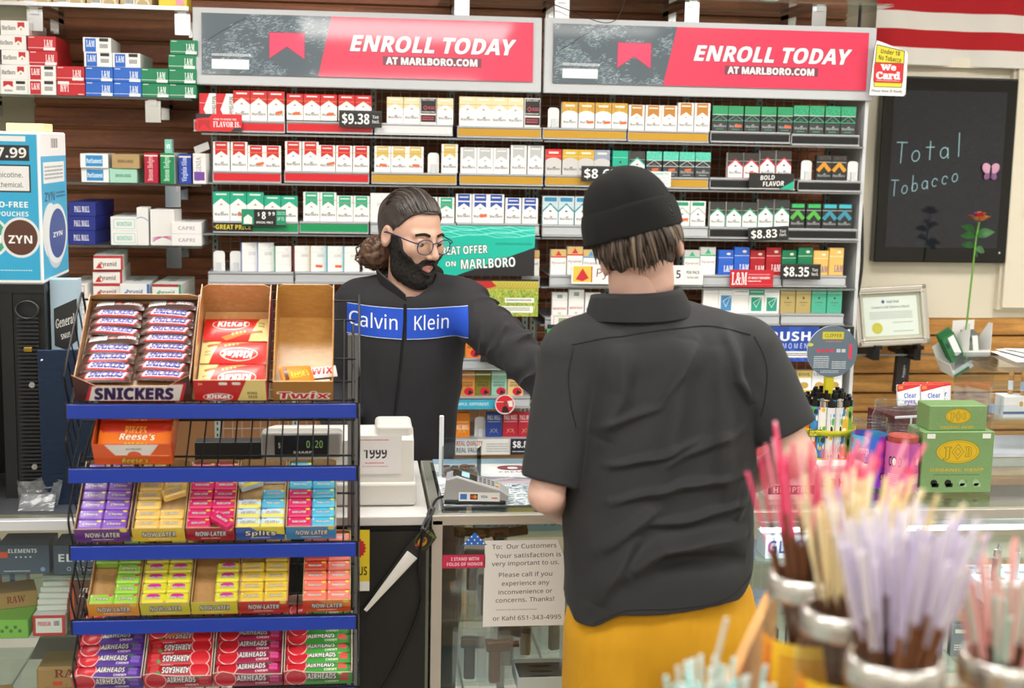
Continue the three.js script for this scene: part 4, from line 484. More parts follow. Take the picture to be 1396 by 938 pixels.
{
  const t = thing('flag', 'red and white striped flag hanging above the screen', 'flag', null, [0, 0, 0]);
  const cell = AT.cell('flag', 30, 210, (c, w, h) => { for (let i = 0; i < 7; i++) rect(c, i % 2 ? '#b3141f' : '#e4e0da', -1, h - (i + 1) * h / 7, w + 2, h / 7 + 1); });
  part(t, 'cloth', mapUV(grid(60, 24, (u, v) => [1.93 + u * 1.5, 2.175 + v * 0.46 - 0.015 * u, -4.985 + 0.014 * Math.sin(u * 21 + v * 2) + 0.008 * Math.sin(u * 47 - v * 3)]), cell), new THREE.MeshPhysicalMaterial({ map: AT.tex, roughness: 0.85, sheen: 0.3, side: THREE.DoubleSide }));
  part(t, 'pole', bar([1.9, 2.645, -4.985], [3.45, 2.63, -4.985], 0.012, 10), oakWood);
}
{
  const t = thing('wall_cabinet', 'cream cabinet with flat door and round knob', 'cabinet', null, [2.78, 1.72, -5.02]);
  part(t, 'body', bx(0.57, 0.95, 0.04, 0, 0, -0.005), creamPaint); const d = part(t, 'door', rb(0.55, 0.93, 0.02, 0.004, 0, 0, 0.026), creamPaint); part(d, 'knob', sph(0.018, -0.19, -0.085, 0.055, 14, 10), M(0xe6dcc4, 0.3));
  solo('phone_case', rb(0.04, 0.16, 0.012, 0.006), M(0x4f8f6c, 0.35), 'small green case hanging on the cabinet door', 'case', null, [2.605, 2.02, -4.972]);
}
{
  const t = thing('framed_certificate', 'framed certificate in an ornate silver frame leaning on shelf arms', 'certificate', null, [1.99, 1.243, -4.82]); t.rotation.set(-0.22, 0, 0.055);
  const w = 0.285, h = 0.222, cell = AT.cell('cert', 480, 360, (c, W, H) => {
    rect(c, '#f4f3ef', -1, -1, W + 2, H + 2); c.strokeStyle = '#b9b094'; c.lineWidth = 26; c.strokeRect(22, 22, W - 44, H - 44); c.strokeStyle = '#efe9d6'; c.lineWidth = 4; for (let i = 0; i < 46; i++) { c.beginPath(); c.arc(14 + i * 10, 22, 7, 0, 7); c.stroke(); c.beginPath(); c.arc(14 + i * 10, H - 22, 7, 0, 7); c.stroke(); } for (let i = 0; i < 34; i++) { c.beginPath(); c.arc(22, 14 + i * 10, 7, 0, 7); c.stroke(); c.beginPath(); c.arc(W - 22, 14 + i * 10, 7, 0, 7); c.stroke(); }
    poly(c, '#4a4a8c', [[W * 0.36, H * 0.2], [W * 0.39, H * 0.16], [W * 0.42, H * 0.2], [W * 0.39, H * 0.25]]); txt(c, 'Saint Paul', W * 0.44, H * 0.18, W * 0.2, H * 0.05, '#3a3a5c', { font: 'serif' }); txt(c, 'License to Sell Tobacco at Retail', W * 0.2, H * 0.29, W * 0.6, H * 0.045, '#555', { font: 'serif' }); lines(c, '#b5b5b5', W * 0.16, H * 0.4, W * 0.68, H * 0.16, 5); oval(c, '#dccb4c', W * 0.27, H * 0.74, W * 0.085, H * 0.115); oval(c, null, W * 0.27, H * 0.74, W * 0.06, H * 0.08, '#c4b23a', 2); lines(c, '#a5a5a5', W * 0.52, H * 0.62, W * 0.32, H * 0.03, 1); lines(c, '#a5a5a5', W * 0.52, H * 0.8, W * 0.32, H * 0.03, 1);
  });
  const fm = M(0xc9c4ba, 0.3, { metalness: 0.5 }), prof = 0.022;
  for (const s of [-1, 1]) { part(t, 'frame_rail', merge([rb(w, prof, 0.024, 0.006, 0, s * (h - prof) / 2, 0), rb(w - 0.024, 0.006, 0.01, 0.003, 0, s * (h / 2 - prof - 0.002), 0.012)]), fm); part(t, 'frame_rail', merge([rb(prof, h, 0.024, 0.006, s * (w - prof) / 2, 0, 0), rb(0.006, h - 0.024, 0.01, 0.003, s * (w / 2 - prof - 0.002), 0, 0.012)]), fm); }
  part(t, 'document', plate(rectPts(w - 2 * prof + 0.004, h - 2 * prof + 0.004), 0.003, cell, AT.col('#777')).translate(0, 0, -0.002), AT.mat); part(t, 'glazing', bx(w - 2 * prof, h - 2 * prof, 0.001, 0, 0, 0.004), glassPane); part(t, 'easel_back', bx(0.05, 0.16, 0.006, 0, -0.02, -0.03).rotateX(0.12), blackPlastic);
  const s = thing('certificate_bracket', 'black metal bracket holding up the certificate', 'bracket'); for (const x of [1.93, 2.09]) part(s, 'prong', merge([bx(0.025, 0.05, 0.26, x, 1.105, -4.92), bx(0.025, 0.014, 0.05, x, 1.131, -4.79)]), blackMetal); part(s, 'rail', bar([1.84, 1.09, -4.86], [2.22, 1.09, -4.86], 0.004, 6), steel);
}
{ // rainbow rose in an open carton of packs
  const t = thing('fabric_rose', 'rainbow petalled artificial rose on a tall green stem', 'rose', null, [2.258, 1.2, -4.76]);
  part(t, 'stem', tube([[0, 0, 0], [0.004, 0.12, 0.002], [0.01, 0.26, 0.002], [0.014, 0.33, 0], [0.02, 0.4, 0.004]], 0.0035, 20, 6), M(0x6aa53c, 0.5));
  const pm = [0xd83a2a, 0xe8862c, 0xe0c23c, 0x7a9c3c, 0x3c4cc0, 0xc02c4c, 0xe0582c].map((c) => M(c, 0.6, { side: THREE.DoubleSide }));
  for (let k = 0; k < 16; k++) { const ring = k < 3 ? 0 : k < 8 ? 1 : 2, a = k * 2.4, r = [0.008, 0.02, 0.034][ring], g = grid(5, 4, (u, v) => { const w = (u - 0.5) * 1.7, q = v; return [Math.sin(a + w) * r * (0.4 + 0.7 * q), 0.405 + q * [0.034, 0.03, 0.018][ring] * (1 - 0.25 * Math.abs(u - 0.5)), Math.cos(a + w) * r * (0.4 + 0.7 * q) * (1 + 0.3 * q)]; }).translate(0.02, 0, 0.004); part(t, 'petal', g, pm[(k + (k > 8 ? 2 : 0)) % 7]); }
  const lg = grid(6, 4, (u, v) => { const w = Math.sin(Math.PI * Math.pow(u, 0.8)) * 0.017; return [u * 0.062, 0.012 * Math.sin(u * 3) - 0.004 * Math.abs(v - 0.5), (v - 0.5) * 2 * w]; }), lmat = M(0x2f6b32, 0.5, { side: THREE.DoubleSide });
  for (const [y, a, tilt, s] of [[0.36, 2.9, 0.9, 1], [0.35, 0.3, 0.5, 1.1], [0.31, 3.4, 0.2, 0.8], [0.3, 0.2, -0.5, 0.9], [0.29, -0.3, -1.1, 0.8], [0.345, 2.6, 0.1, 0.9]]) { const m = part(t, 'leaf', lg, lmat); m.position.set(0.012, y, 0); m.rotation.set(1.1, a > 1.5 ? Math.PI : 0, tilt, 'YXZ'); m.scale.setScalar(s); }
  const c = thing('open_carton', 'open white carton of green packs with the rose standing in it', 'carton', null, [2.3, 1.1, -4.8]);
  part(c, 'box', merge([plate([[-0.05, 0], [0.05, 0], [0.05, 0.025], [-0.05, 0.025]], 0.002, [0, 0, 1, 1]).translate(0, 0, 0.05), plate([[-0.05, 0], [0.05, 0], [0.05, 0.025], [-0.03, 0.125], [-0.05, 0.125]], 0.002, [0, 0, 1, 1]).rotateY(Math.PI / 2).translate(-0.05, 0, 0), plate([[-0.05, 0], [0.05, 0], [0.05, 0.025], [-0.03, 0.125], [-0.05, 0.125]], 0.002, [0, 0, 1, 1]).rotateY(Math.PI / 2).translate(0.05, 0, 0), bx(0.1, 0.125, 0.002, 0, 0.0625, -0.05), bx(0.1, 0.002, 0.1, 0, 0.001, 0)]), M(0xf0efec, 0.6)); c.rotation.y = 0.25;
  const pg = cbox(0.05, 0.08, 0.018, 0.001, { f: AC.cell('vpk', 60, 96, (x, w, h) => { rect(x, '#6d7472', -1, -1, w + 2, h + 2); rect(x, '#f0f0ee', w * 0.35, h * 0.12, w * 0.5, h * 0.75); rect(x, '#2b3a60', w * 0.1, h * 0.2, w * 0.2, h * 0.18); }), s: AC.col('#6d7472'), t: AC.col('#6d7472') });
  for (let i = 0; i < 3; i++) { const m = solo('vape_pack', pg, AC.mat, 'grey vape pack standing in the open white carton', 'vape pack', 'grey vape packs in the white carton', [2.295, 1.145 + i * 0.004, -4.775 - i * 0.021], 0.25); m.rotation.order = 'YXZ'; m.rotation.x = -0.2; }
  const q = thing('display_carton', 'tilted green and white display carton beside the certificate', 'carton', null, [2.235, 1.085, -4.8]); q.rotation.set(0.15, 0.2, 0.5);
  part(q, 'box', merge([bx(0.085, 0.03, 0.002, 0, -0.03, 0.045), bx(0.085, 0.002, 0.09, 0, -0.045, 0), bx(0.002, 0.06, 0.09, -0.0425, -0.015, 0), bx(0.002, 0.06, 0.09, 0.0425, -0.015, 0), bx(0.085, 0.11, 0.002, 0, 0.01, -0.045)]), M(0xeceeea, 0.6)); part(q, 'green_print', bx(0.07, 0.012, 0.001, -0.01, -0.038, 0.0468), M(0x1f7a44, 0.5));
  const gp = cbox(0.06, 0.1, 0.016, 0.001, { f: AC.cell('gpk', 60, 100, (x, w, h) => { rect(x, '#23703c', -1, -1, w + 2, h + 2); rect(x, '#f0f0ee', w * 0.42, h * 0.1, w * 0.46, h * 0.75); rect(x, '#163a44', w * 0.08, h * 0.25, w * 0.24, h * 0.2); }), s: AC.col('#23703c'), t: AC.col('#23703c') });
  for (let i = 0; i < 3; i++) { const m = solo('vape_pack', gp, AC.mat, 'green vape pack in the tilted display carton', 'vape pack', 'green vape packs in the tilted carton', [2.212, 1.133 + i * 0.006, -4.77 - i * 0.019]); m.rotation.set(-0.15, 0.2, 0.5); }
  const v = solo('vape_box', cbox(0.052, 0.17, 0.03, 0.002, { f: AC.cell('blk', 60, 190, (x, w, h) => { rect(x, '#1c1719', -1, -1, w + 2, h + 2); for (let i = 0; i < 40; i++) rect(x, pick(['#4a3a3e', '#6a5a5c', '#2c2628']), rnd(0, w), rnd(0, h), rnd(2, 8), rnd(1, 4)); x.save(); x.translate(w * 0.6, h * 0.65); x.rotate(-Math.PI / 2); txt(x, 'hyppe', 0, -8, h * 0.28, 10, '#c9c4c4'); x.restore(); oval(x, '#c8384c', w * 0.5, h * 0.85, 6, 6); }), s: AC.col('#1c1719'), t: AC.col('#1c1719') }), AC.mat, 'narrow black vape box hanging below the certificate', 'vape box', null, [2.078, 1.025, -4.9]); v.rotation.z = -0.04;
}
{ // cords beside the shelving and plug on the top shelf
  solo('power_cord', tube([[1.835, 2.36, -4.9], [1.82, 2.1, -4.86], [1.833, 1.9, -4.85], [1.868, 1.6, -4.85], [1.86, 1.35, -4.82], [1.8, 1.12, -4.85]], 0.006, 60, 6), M(0x1c1b1a, 0.5), 'thick black cord hanging beside the shelving', 'cord');
  solo('thin_cord', tube([[1.815, 1.62, -4.9], [1.825, 1.45, -4.9], [1.812, 1.3, -4.9], [1.808, 1.1, -4.9]], 0.003, 40, 5), M(0x2a2826, 0.5), 'thin dark cord on the shelving side panel', 'cord');
  solo('wire', tube([[0.55, 2.36, -4.61], [0.7, 2.3, -4.605], [0.86, 2.26, -4.6], [0.92, 2.38, -4.61]], 0.0015, 30, 4), blackPlastic, 'thin black wire looping over the header with green flecks', 'wire');
  const p = thing('plug_adapter', 'white plug adapter lying on the shelf over the header', 'plug', null, [1.43, 2.3775, -4.7]); part(p, 'body', rb(0.06, 0.05, 0.05, 0.01, 0, 0, 0), whitePlastic); part(p, 'cable', tube([[0.03, 0, 0], [0.07, 0.02, 0.02], [0.1, 0.0, 0.05], [0.13, 0.03, 0.03]], 0.003, 20, 5), whitePlastic);
  solo('dark_box', bx(0.26, 0.1, 0.15), M(0x26221f, 0.5), 'dark box on the glass shelf over the header', 'box', null, [1.05, 2.4022, -4.78]);
}

// ---------------------------------------------------------------- counters
const alum = M(0xc6c1b6, 0.35, { metalness: 0.35 }), whiteLam = M(0xe6e7e8, 0.35), ledMat = M(0xffffff, 0.4, { emissive: 0xf2f6ff, emissiveIntensity: 6 });
function showcase(label, x0, x1, frame, shelves, posts) {
  const t = thing('display_case', label, 'display case'), w = x1 - x0, cx = (x0 + x1) / 2, zf = -3.135, zb = -3.705;
  for (const [y, z] of [[0.9575, zf - 0.0125], [0.9575, zb + 0.0125], [0.1, zf - 0.0125], [0.1, zb + 0.0125]]) part(t, 'rail', rb(w, 0.024, 0.025, 0.002, cx, y, z), frame);
  for (const x of [x0 + 0.0125, x1 - 0.0125]) { part(t, 'rail', bx(0.024, 0.024, 0.52, x, 0.9575, -3.42), frame); for (const z of [zf - 0.0125, zb + 0.0125]) part(t, 'post', bx(0.025, 0.86, 0.025, x, 0.527, z), frame); }
  part(t, 'top_glass', bx(w - 0.004, 0.005, 0.56, cx, 0.972, -3.42), glassPane); part(t, 'front_glass', bx(w - 0.05, 0.83, 0.004, cx, 0.53, zf - 0.004), glassPane);
  for (const y of shelves) part(t, 'glass_shelf', bx(w - 0.054, 0.006, 0.45, cx, y, -3.42), edgeGlass);
  for (const x of posts) part(t, 'shelf_standard', bx(0.02, 0.84, 0.02, x, 0.53, -3.67), steel);
  part(t, 'base', bx(w, 0.09, 0.5, cx, 0.045, -3.42), frame); part(t, 'deck', bx(w - 0.05, 0.01, 0.52, cx, 0.118, -3.42), whiteLam); return t;
}
const caseL = showcase('white framed glass case under the pouch display', -1.5, -0.3, M(0xdfe2e6, 0.3, { metalness: 0.2 }), [0.668, 0.47], [-1.1, -0.5]);
const caseR = showcase('long aluminium framed glass case at which the customer stands', 0.188, 2.6, alum, [0.688, 0.52], [0.42, 1.05, 1.62]);
part(caseR, 'sliding_door_edge', bx(0.012, 0.82, 0.006, 0.262, 0.53, -3.16), clearPlastic);
for (const [x0, x1, y, z] of [[1.05, 2.55, 0.872, -3.32]]) {
  const t = thing('led_strip', 'bright white light strip inside the glass case', 'light strip', null, [(x0 + x1) / 2, y, z]);
  part(t, 'housing', bx(x1 - x0, 0.012, 0.03, 0, 0.014, 0), lightGrey); part(t, 'tube', bx(x1 - x0 - 0.01, 0.016, 0.018, 0, 0, 0), ledMat);
  const l = new THREE.RectAreaLight(0xf2f6ff, 22, x1 - x0, 0.018); l.name = 'strip_lamp'; l.position.set(0, -0.011, 0); l.rotation.x = -Math.PI / 2; t.add(l);
}
{
  const t = thing('register_stand', 'counter section with white top and black vinyl front', 'counter'); part(t, 'top', rb(0.47, 0.024, 0.57, 0.004, -0.055, 0.958, -3.42), M(0xd8d7d4, 0.4)); part(t, 'front_panel', bx(0.46, 0.9, 0.012, -0.055, 0.48, -3.15), M(0x1b1c1b, 0.5, { bumpMap: noiseTex(128, 128, (u, v) => 128 + 120 * fbm(u * 12, v * 12, 3, 4)), bumpScale: 0.002 })); part(t, 'body', bx(0.46, 0.94, 0.53, -0.055, 0.475, -3.43), M(0x2a2a2b, 0.6));
}
// notices on the glass
signT('paper_notice', 'white paper notice to customers taped inside the case glass', 0.2, 0.215, 0.413, 0.8, -3.1325, AT.cell('note', 340, 364, (c, w, h) => {
  rect(c, '#f1f0ef', -1, -1, w + 2, h + 2); const L = [['To:  Our Customers', 0.1, 0.05, 0.78], ['Your satisfaction is', 0.14, 0.155, 0.8], ['very important to us.', 0.1, 0.245, 0.82], ['Please call if you', 0.18, 0.375, 0.66], ['experience any', 0.22, 0.475, 0.58], ['inconvenience or', 0.18, 0.575, 0.66], ['concerns. Thanks!', 0.15, 0.67, 0.72]]; for (const [s, x, y, ww] of L) txt(c, s, w * x, h * y, w * ww, h * 0.05, '#3a3a3c', { bold: false, rot: -0.015 });
  lines(c, '#c9c9c9', w * 0.16, h * 0.79, w * 0.5, h * 0.03, 1); txt(c, 'or Kahl 651-343-4995', w * 0.12, h * 0.88, w * 0.84, h * 0.05, '#333', { bold: false, rot: -0.01 });
}), { pts: [[-0.1, -0.1075], [0.1, -0.1075], [0.1, 0.05], [0.078, 0.1075], [-0.098, 0.1075]], th: 0.001, edge: '#ddd', cat: 'notice' });
signT('window_sticker', 'red sticker with white capitals on the case glass', 0.103, 0.033, 0.265, 0.857, -3.1325, AT.cell('stand', 210, 68, (c, w, h) => { rect(c, '#cf2a55', -1, -1, w + 2, h + 2); txt(c, 'I STAND WITH', w * 0.2, h * 0.2, w * 0.66, h * 0.24, '#f6dfe6'); txt(c, 'FOLDS OF HONOR', w * 0.1, h * 0.58, w * 0.84, h * 0.24, '#f6dfe6'); }), { th: 0.001, cat: 'sticker' });
signT('window_sticker', 'blue starred triangle sticker on the case glass', 0.06, 0.032, 0.29, 0.913, -3.1325, AT.cell('tri', 120, 64, (c, w, h) => { rect(c, '#2f6fd0', -1, -1, w + 2, h + 2); for (let i = 0; i < 3; i++) for (let j = 0; j <= i + 1; j++) oval(c, '#fff', w * (0.5 - (i + 1) * 0.12 + j * 0.24), h * (0.35 + i * 0.25), 4, 4); }), { pts: [[-0.03, -0.016], [0.03, -0.016], [0, 0.016]], th: 0.001, cat: 'sticker' });
// ---- inside the long case
function boxThing(name, label, cat, w, h, d, x, y, z, art, sd, tp, o = {}) { const m = solo(name, cbox(w, h, d, 0.0015, { f: AC.cell('bt' + label, o.cw || 140, Math.round((o.cw || 140) * h / w), art), s: AC.col(sd), t: AC.col(tp || sd) }).translate(0, h / 2, 0), AC.mat, label, cat, o.group, [x, y, z], o.turn || 0); return m; }
boxThing('torch_box', 'pale blue torch lighter display box high in the case', 'box', 0.3, 0.05, 0.1, 0.46, 0.865, -3.4, (c, w, h) => { rect(c, '#b9dcf0', -1, -1, w + 2, h + 2); rect(c, '#d8503c', 0, h * 0.1, w * 0.08, h * 0.3); txt(c, 'SCORCH', w * 0.1, h * 0.25, w * 0.36, h * 0.45, '#7fa9c4'); txt(c, 'TORCH', w * 0.58, h * 0.25, w * 0.34, h * 0.45, '#7fa9c4'); }, '#b9dcf0', '#b9dcf0', { cw: 240 });
boxThing('torch_box', 'pale blue torch lighter box lying on the case shelf', 'box', 0.28, 0.055, 0.12, 0.46, 0.6912, -3.3, (c, w, h) => { rect(c, '#c3e0f0', -1, -1, w + 2, h + 2); txt(c, 'SCORCH TORCH', w * 0.3, h * 0.3, w * 0.6, h * 0.4, '#7fa9c4'); }, '#b9dcf0', '#b9dcf0', { cw: 240 });
solo('upper_case_ledge', bx(0.4, 0.006, 0.16, 0.46, 0.861, -3.4), edgeGlass, 'short glass ledge under the torch display box', 'ledge');
const torchGeo = merge([cyl(0.011, 0.013, 0.07, 12, 0, 0.035, 0), bx(0.02, 0.02, 0.035, 0, 0.078, 0.006), cyl(0.006, 0.006, 0.03, 10, 0, 0.085, 0).rotateX(0.3)]);
for (let i = 0; i < 3; i++) { const m = solo('torch_lighter', torchGeo, [blackMetal, M(0x6a4a3c, 0.3, { metalness: 0.5 }), blackMetal][i], 'small metal torch lighter lying beside the torch display box', 'lighter', 'torch lighters in the case', [0.34 + i * 0.05, 0.915, -3.3 - i * 0.012]); m.rotation.set(0, 0.2, 1.45 + i * 0.1); m.position.y = 0.877; }
const bagMat = new THREE.MeshPhysicalMaterial({ color: 0xf2f5f8, roughness: 0.12, transmission: 0.85, thickness: 0, ior: 1.45 }), cy8 = [0x2e3036, 0x6d4630, 0x3b3f48, 0x8a5a34, 0x25282e, 0x54585f, 0x7a4a34, 0x33363d];
function bagged(x, y, z, col, turn, i) {
  const t = thing('bagged_torch', 'pistol shaped torch lighter sealed in a clear bag in the case', 'torch lighter', 'bagged torch lighters in the case', [x, y, z], turn);
  const crumple = (u, v) => 0.004 * N3(u * 9 + i * 7, v * 9, i);
  part(t, 'torch', merge([rb(0.028, 0.085, 0.022, 0.006, 0, 0.046, 0), rb(0.06, 0.028, 0.024, 0.006, 0.008, 0.098, 0), cyl(0.007, 0.008, 0.03, 10).rotateZ(Math.PI / 2).translate(0.045, 0.1, 0)]), M(col, 0.3, { metalness: 0.3 }));
  part(t, 'bag', merge([grid(8, 8, (u, v) => [(u - 0.5) * 0.085, v * 0.13, 0.016 + crumple(u, v)]), grid(8, 8, (u, v) => [(0.5 - u) * 0.085, v * 0.13, -0.016 + crumple(u, v)])]), bagMat); return t;
}
[[0.29, 0.523, -3.22], [0.35, 0.523, -3.19], [0.395, 0.523, -3.3], [0.45, 0.523, -3.37], [0.56, 0.523, -3.22], [0.635, 0.523, -3.24], [0.7, 0.523, -3.22], [0.33, 0.6912, -3.2], [0.31, 0.6912, -3.4], [0.53, 0.523, -3.4], [0.64, 0.523, -3.42]].forEach(([x, y, z], i) => bagged(x, y, z, cy8[i % 8], rnd(-0.5, 0.5), i));
{ const t = thing('foam_tray', 'grey foam lined tray with oval cut-outs on the lower case shelf', 'tray', null, [0.47, 0.523, -3.21]); part(t, 'rim', merge([bx(0.13, 0.03, 0.004, 0, 0.015, 0.06), bx(0.13, 0.03, 0.004, 0, 0.015, -0.06), bx(0.004, 0.03, 0.12, 0.065, 0.015, 0), bx(0.004, 0.03, 0.12, -0.065, 0.015, 0), bx(0.13, 0.004, 0.12, 0, 0.002, 0)]), lightGrey); part(t, 'foam', bx(0.12, 0.018, 0.11, 0, 0.013, 0), M(0x4a4d52, 0.9)); for (let i = 0; i < 3; i++) part(t, 'slot', new THREE.SphereGeometry(0.02, 12, 8).scale(1.6, 0.2, 0.55).translate(0, 0.022, -0.035 + i * 0.035), blackPlastic); }
// pens, cartridges and glass in the far part of the case
boxThing('brand_box', 'white and blue box with large capitals in the case', 'box', 0.13, 0.06, 0.08, 1.14, 0.785, -3.38, (c, w, h) => { rect(c, '#e9eef4', -1, -1, w + 2, h + 2); txt(c, 'GLASS', w * 0.04, h * 0.2, w * 0.9, h * 0.55, '#2f5a9c'); }, '#c9d6e6', '#e0e8f0');
solo('case_riser', bx(0.9, 0.006, 0.2, 1.5, 0.782, -3.42), edgeGlass, 'clear riser shelf under the light strip', 'riser');
{ const t = thing('pen_rack', 'white perforated rack holding pens in the case', 'rack', null, [1.76, 0.691, -3.3]); part(t, 'tray', rb(0.26, 0.05, 0.2, 0.004, 0, 0.025, 0), M(0xe9ecf2, 0.35)); const hs = []; for (let i = 0; i < 6; i++) for (let j = 0; j < 4; j++) hs.push(cyl(0.009, 0.009, 0.002, 12, -0.1 + i * 0.04, 0.051, -0.07 + j * 0.047)); part(t, 'holes', merge(hs), M(0x9aa0ac, 0.6)); }
[[1.665, -3.25, 0x5a5f66], [1.7, -3.3, 0x2fb39c], [1.735, -3.27, 0xdfe4e8], [1.79, -3.29, 0x3b3f48], [1.83, -3.25, 0x7d838c], [1.87, -3.3, 0x4a4f58]].forEach(([x, z, c], i) => { const t = thing('vape_pen', ['grey', 'teal', 'white', 'charcoal', 'silver', 'slate'][i] + ' vape pen standing in the white rack', 'vape pen', null, [x, 0.742, z]); part(t, 'body', cyl(0.0075, 0.0075, 0.06 + (i % 3) * 0.01, 12, 0, 0.033, 0), M(c, 0.3, { metalness: 0.3 })); part(t, 'mouthpiece', cyl(0.004, 0.0065, 0.018, 10, 0, 0.078, 0), chrome); });
const pipeGlass = new THREE.MeshPhysicalMaterial({ color: 0xdfe9f2, roughness: 0.03, transmission: 0.9, thickness: 0, ior: 1.5 });
[[1.1, -3.27, 1], [1.17, -3.35, 0.8], [1.24, -3.28, 1.1], [1.33, -3.33, 0.9], [1.42, -3.27, 1], [1.52, -3.36, 0.85]].forEach(([x, z, s], i) => { const t = thing('water_pipe', 'small clear glass water pipe on the case shelf', 'water pipe', 'glass water pipes in the case', [x, 0.6912, z]); t.scale.setScalar(s * 0.55); part(t, 'chamber', lathe([[0.0, 0], [0.04, 0], [0.045, 0.02], [0.035, 0.05], [0.016, 0.07], [0.015, 0.13], [0.02, 0.135]], 20), pipeGlass); part(t, 'stem', bar([0.03, 0.04, 0], [0.06, 0.09, 0], 0.006, 8), pipeGlass); part(t, 'bowl', lathe([[0.004, 0], [0.012, 0.012], [0.013, 0.02]], 14).translate(0.063, 0.092, 0), M([0x3a6fc0, 0x444a52, 0x8a5ac0][i % 3], 0.2)); });
for (let i = 0; i < 8; i++) { const m = solo('vape_kit_box', cbox(0.05, 0.09, 0.03, 0.002, { f: AC.cell('kit' + i % 4, 60, 108, (c, w, h) => { rect(c, ['#2f3136', '#e6e8ec', '#2b4a6c', '#8d939c'][i % 4], -1, -1, w + 2, h + 2); rect(c, '#f6f3ee', w * 0.2, h * 0.15, w * 0.6, h * 0.12); lines(c, '#f6f3ee', w * 0.2, h * 0.6, w * 0.6, h * 0.2, 3); }), s: AC.col('#3a3c42'), t: AC.col('#5a5d64') }).translate(0, 0.045, 0), AC.mat, ['charcoal', 'white', 'blue', 'silver'][i % 4] + ' vape kit box standing on the lower case shelf', 'box', ['charcoal', 'white', 'blue', 'silver'][i % 4] + ' vape kit boxes in the case', [1.08 + i * 0.075, 0.523, -3.3], rnd(-0.2, 0.2)); }
// ---- on the long case
{
  const cell = AT.cell('mat', 496, 448, (c, w, h) => { rect(c, '#dfe4e8', -1, -1, w + 2, h + 2); rect(c, '#8fb0c4', 0, 0, w, h * 0.12); for (let i = 0; i < 60; i++) poly(c, pick(['#b9a9b4', '#9a8f9c', '#c8c0c6', '#7d7a8c']), [[rnd(0, w), h * 0.55], [rnd(0, w), h * rnd(0.36, 0.5)], [rnd(0, w), h * 0.58]]); rect(c, '#eef0f2', w * 0.1, h * 0.14, w * 0.7, h * 0.22); txt(c, 'OCB', w * 0.3, h * 0.17, w * 0.42, h * 0.1, '#8a3a4c', { stroke: '#8a3a4c', lw: 8 }); txt(c, 'PREMIUM ROLLING', w * 0.3, h * 0.3, w * 0.42, h * 0.03, '#8a8a94'); for (let i = 0; i < 2000; i++) { c.fillStyle = pick(['#7d97a8', '#5a7488', '#a9bcc8', '#3f5466']); c.fillRect(rnd(0, w), rnd(h * 0.58, h), rnd(3, 12), rnd(2, 6)); } oval(c, '#e9c988', w * 0.62, h * 0.72, 36, 20); oval(c, '#e9c988', w * 0.82, h * 0.72, 36, 20); txt(c, 'VIRGIN', w * 0.5, h * 0.83, w * 0.46, h * 0.09, '#e07a2c'); });
  const m = solo('counter_mat', plate(rectPts(0.56, 0.49), 0.003, cell, AT.col('#999'), AT.col('#777')).rotateX(-Math.PI / 2), AT.mat, 'printed rubber counter mat under the card terminal', 'mat', null, [0.5, 0.976, -3.44]);
}
{
  const t = thing('card_terminal', 'grey and black card payment terminal with keypad on the mat', 'card terminal', null, [0.3, 0.9775, -3.24]); t.rotation.y = -0.1;
  const prof = new THREE.Shape([[-0.075, 0], [0.075, 0], [0.078, 0.018], [0.06, 0.03], [-0.045, 0.062], [-0.068, 0.055]].map((p) => new THREE.Vector2(...p)));
  part(t, 'body', new THREE.ExtrudeGeometry(prof, { depth: 0.066, bevelEnabled: true, bevelSize: 0.004, bevelThickness: 0.004, bevelSegments: 2 }).translate(0, 0.004, -0.033), M(0xb4b6b8, 0.35, { metalness: 0.3 }));
  part(t, 'underside', rb(0.15, 0.012, 0.078, 0.004, 0, 0.006, 0), blackPlastic);
  const tilt = -0.298, top = new THREE.Group(); top.name = 'face'; top.rotation.z = tilt; top.position.set(0.0, 0.053, 0); t.add(top);
  part(top, 'screen_frame', rb(0.062, 0.004, 0.06, 0.002, -0.027, 0.002, 0), blackPlastic); part(top, 'display', bx(0.02, 0.001, 0.045, -0.027, 0.0045, 0), M(0xa9dcec, 0.2));
  for (let i = 0; i < 5; i++) for (let j = 0; j < 3; j++) part(top, 'key', rb(0.008, 0.004, 0.011, 0.0015, 0.012 + i * 0.0105, 0.002, -0.02 + j * 0.018), i === 4 ? M([0x4fae4a, 0xe0c23c, 0xd8402c][j], 0.4) : M(0x35383c, 0.4));
  part(t, 'card_sticker', plate(rectPts(0.1, 0.022), 0.001, AT.cell('cards', 200, 44, (c, w, h) => { rect(c, '#f4f4f2', -1, -1, w + 2, h + 2); rect(c, '#3f7fd0', w * 0.04, h * 0.2, w * 0.16, h * 0.6); rect(c, '#2b2b2b', w * 0.28, h * 0.2, w * 0.18, h * 0.6); oval(c, '#d8402c', w * 0.34, h * 0.5, 9, 9); oval(c, '#e8962c', w * 0.4, h * 0.5, 9, 9); txt(c, 'VISA', w * 0.54, h * 0.36, w * 0.16, h * 0.26, '#2c3f8c'); rect(c, '#d8402c', w * 0.8, h * 0.55, w * 0.14, h * 0.12); }), AT.col('#ddd')).translate(0.01, 0.02, 0.0385), AT.mat);
  solo('terminal_cord', tube([[0.225, 0.992, -3.235], [0.2, 0.99, -3.2], [0.178, 0.97, -3.12], [0.165, 0.93, -3.115], [0.155, 0.85, -3.12], [0.16, 0.75, -3.125], [0.1, 0.6, -3.12], [0.03, 0.48, -3.125]], 0.0035, 60, 6), blackPlastic, 'black cord running from the card terminal down the counter front', 'cord');
  solo('cord_sleeve', bar([0.19, 0.982, -3.16], [0.166, 0.94, -3.112], 0.008, 10), M(0x3c3e42, 0.4), 'thick grey strain relief on the terminal cord', 'cord sleeve');
}
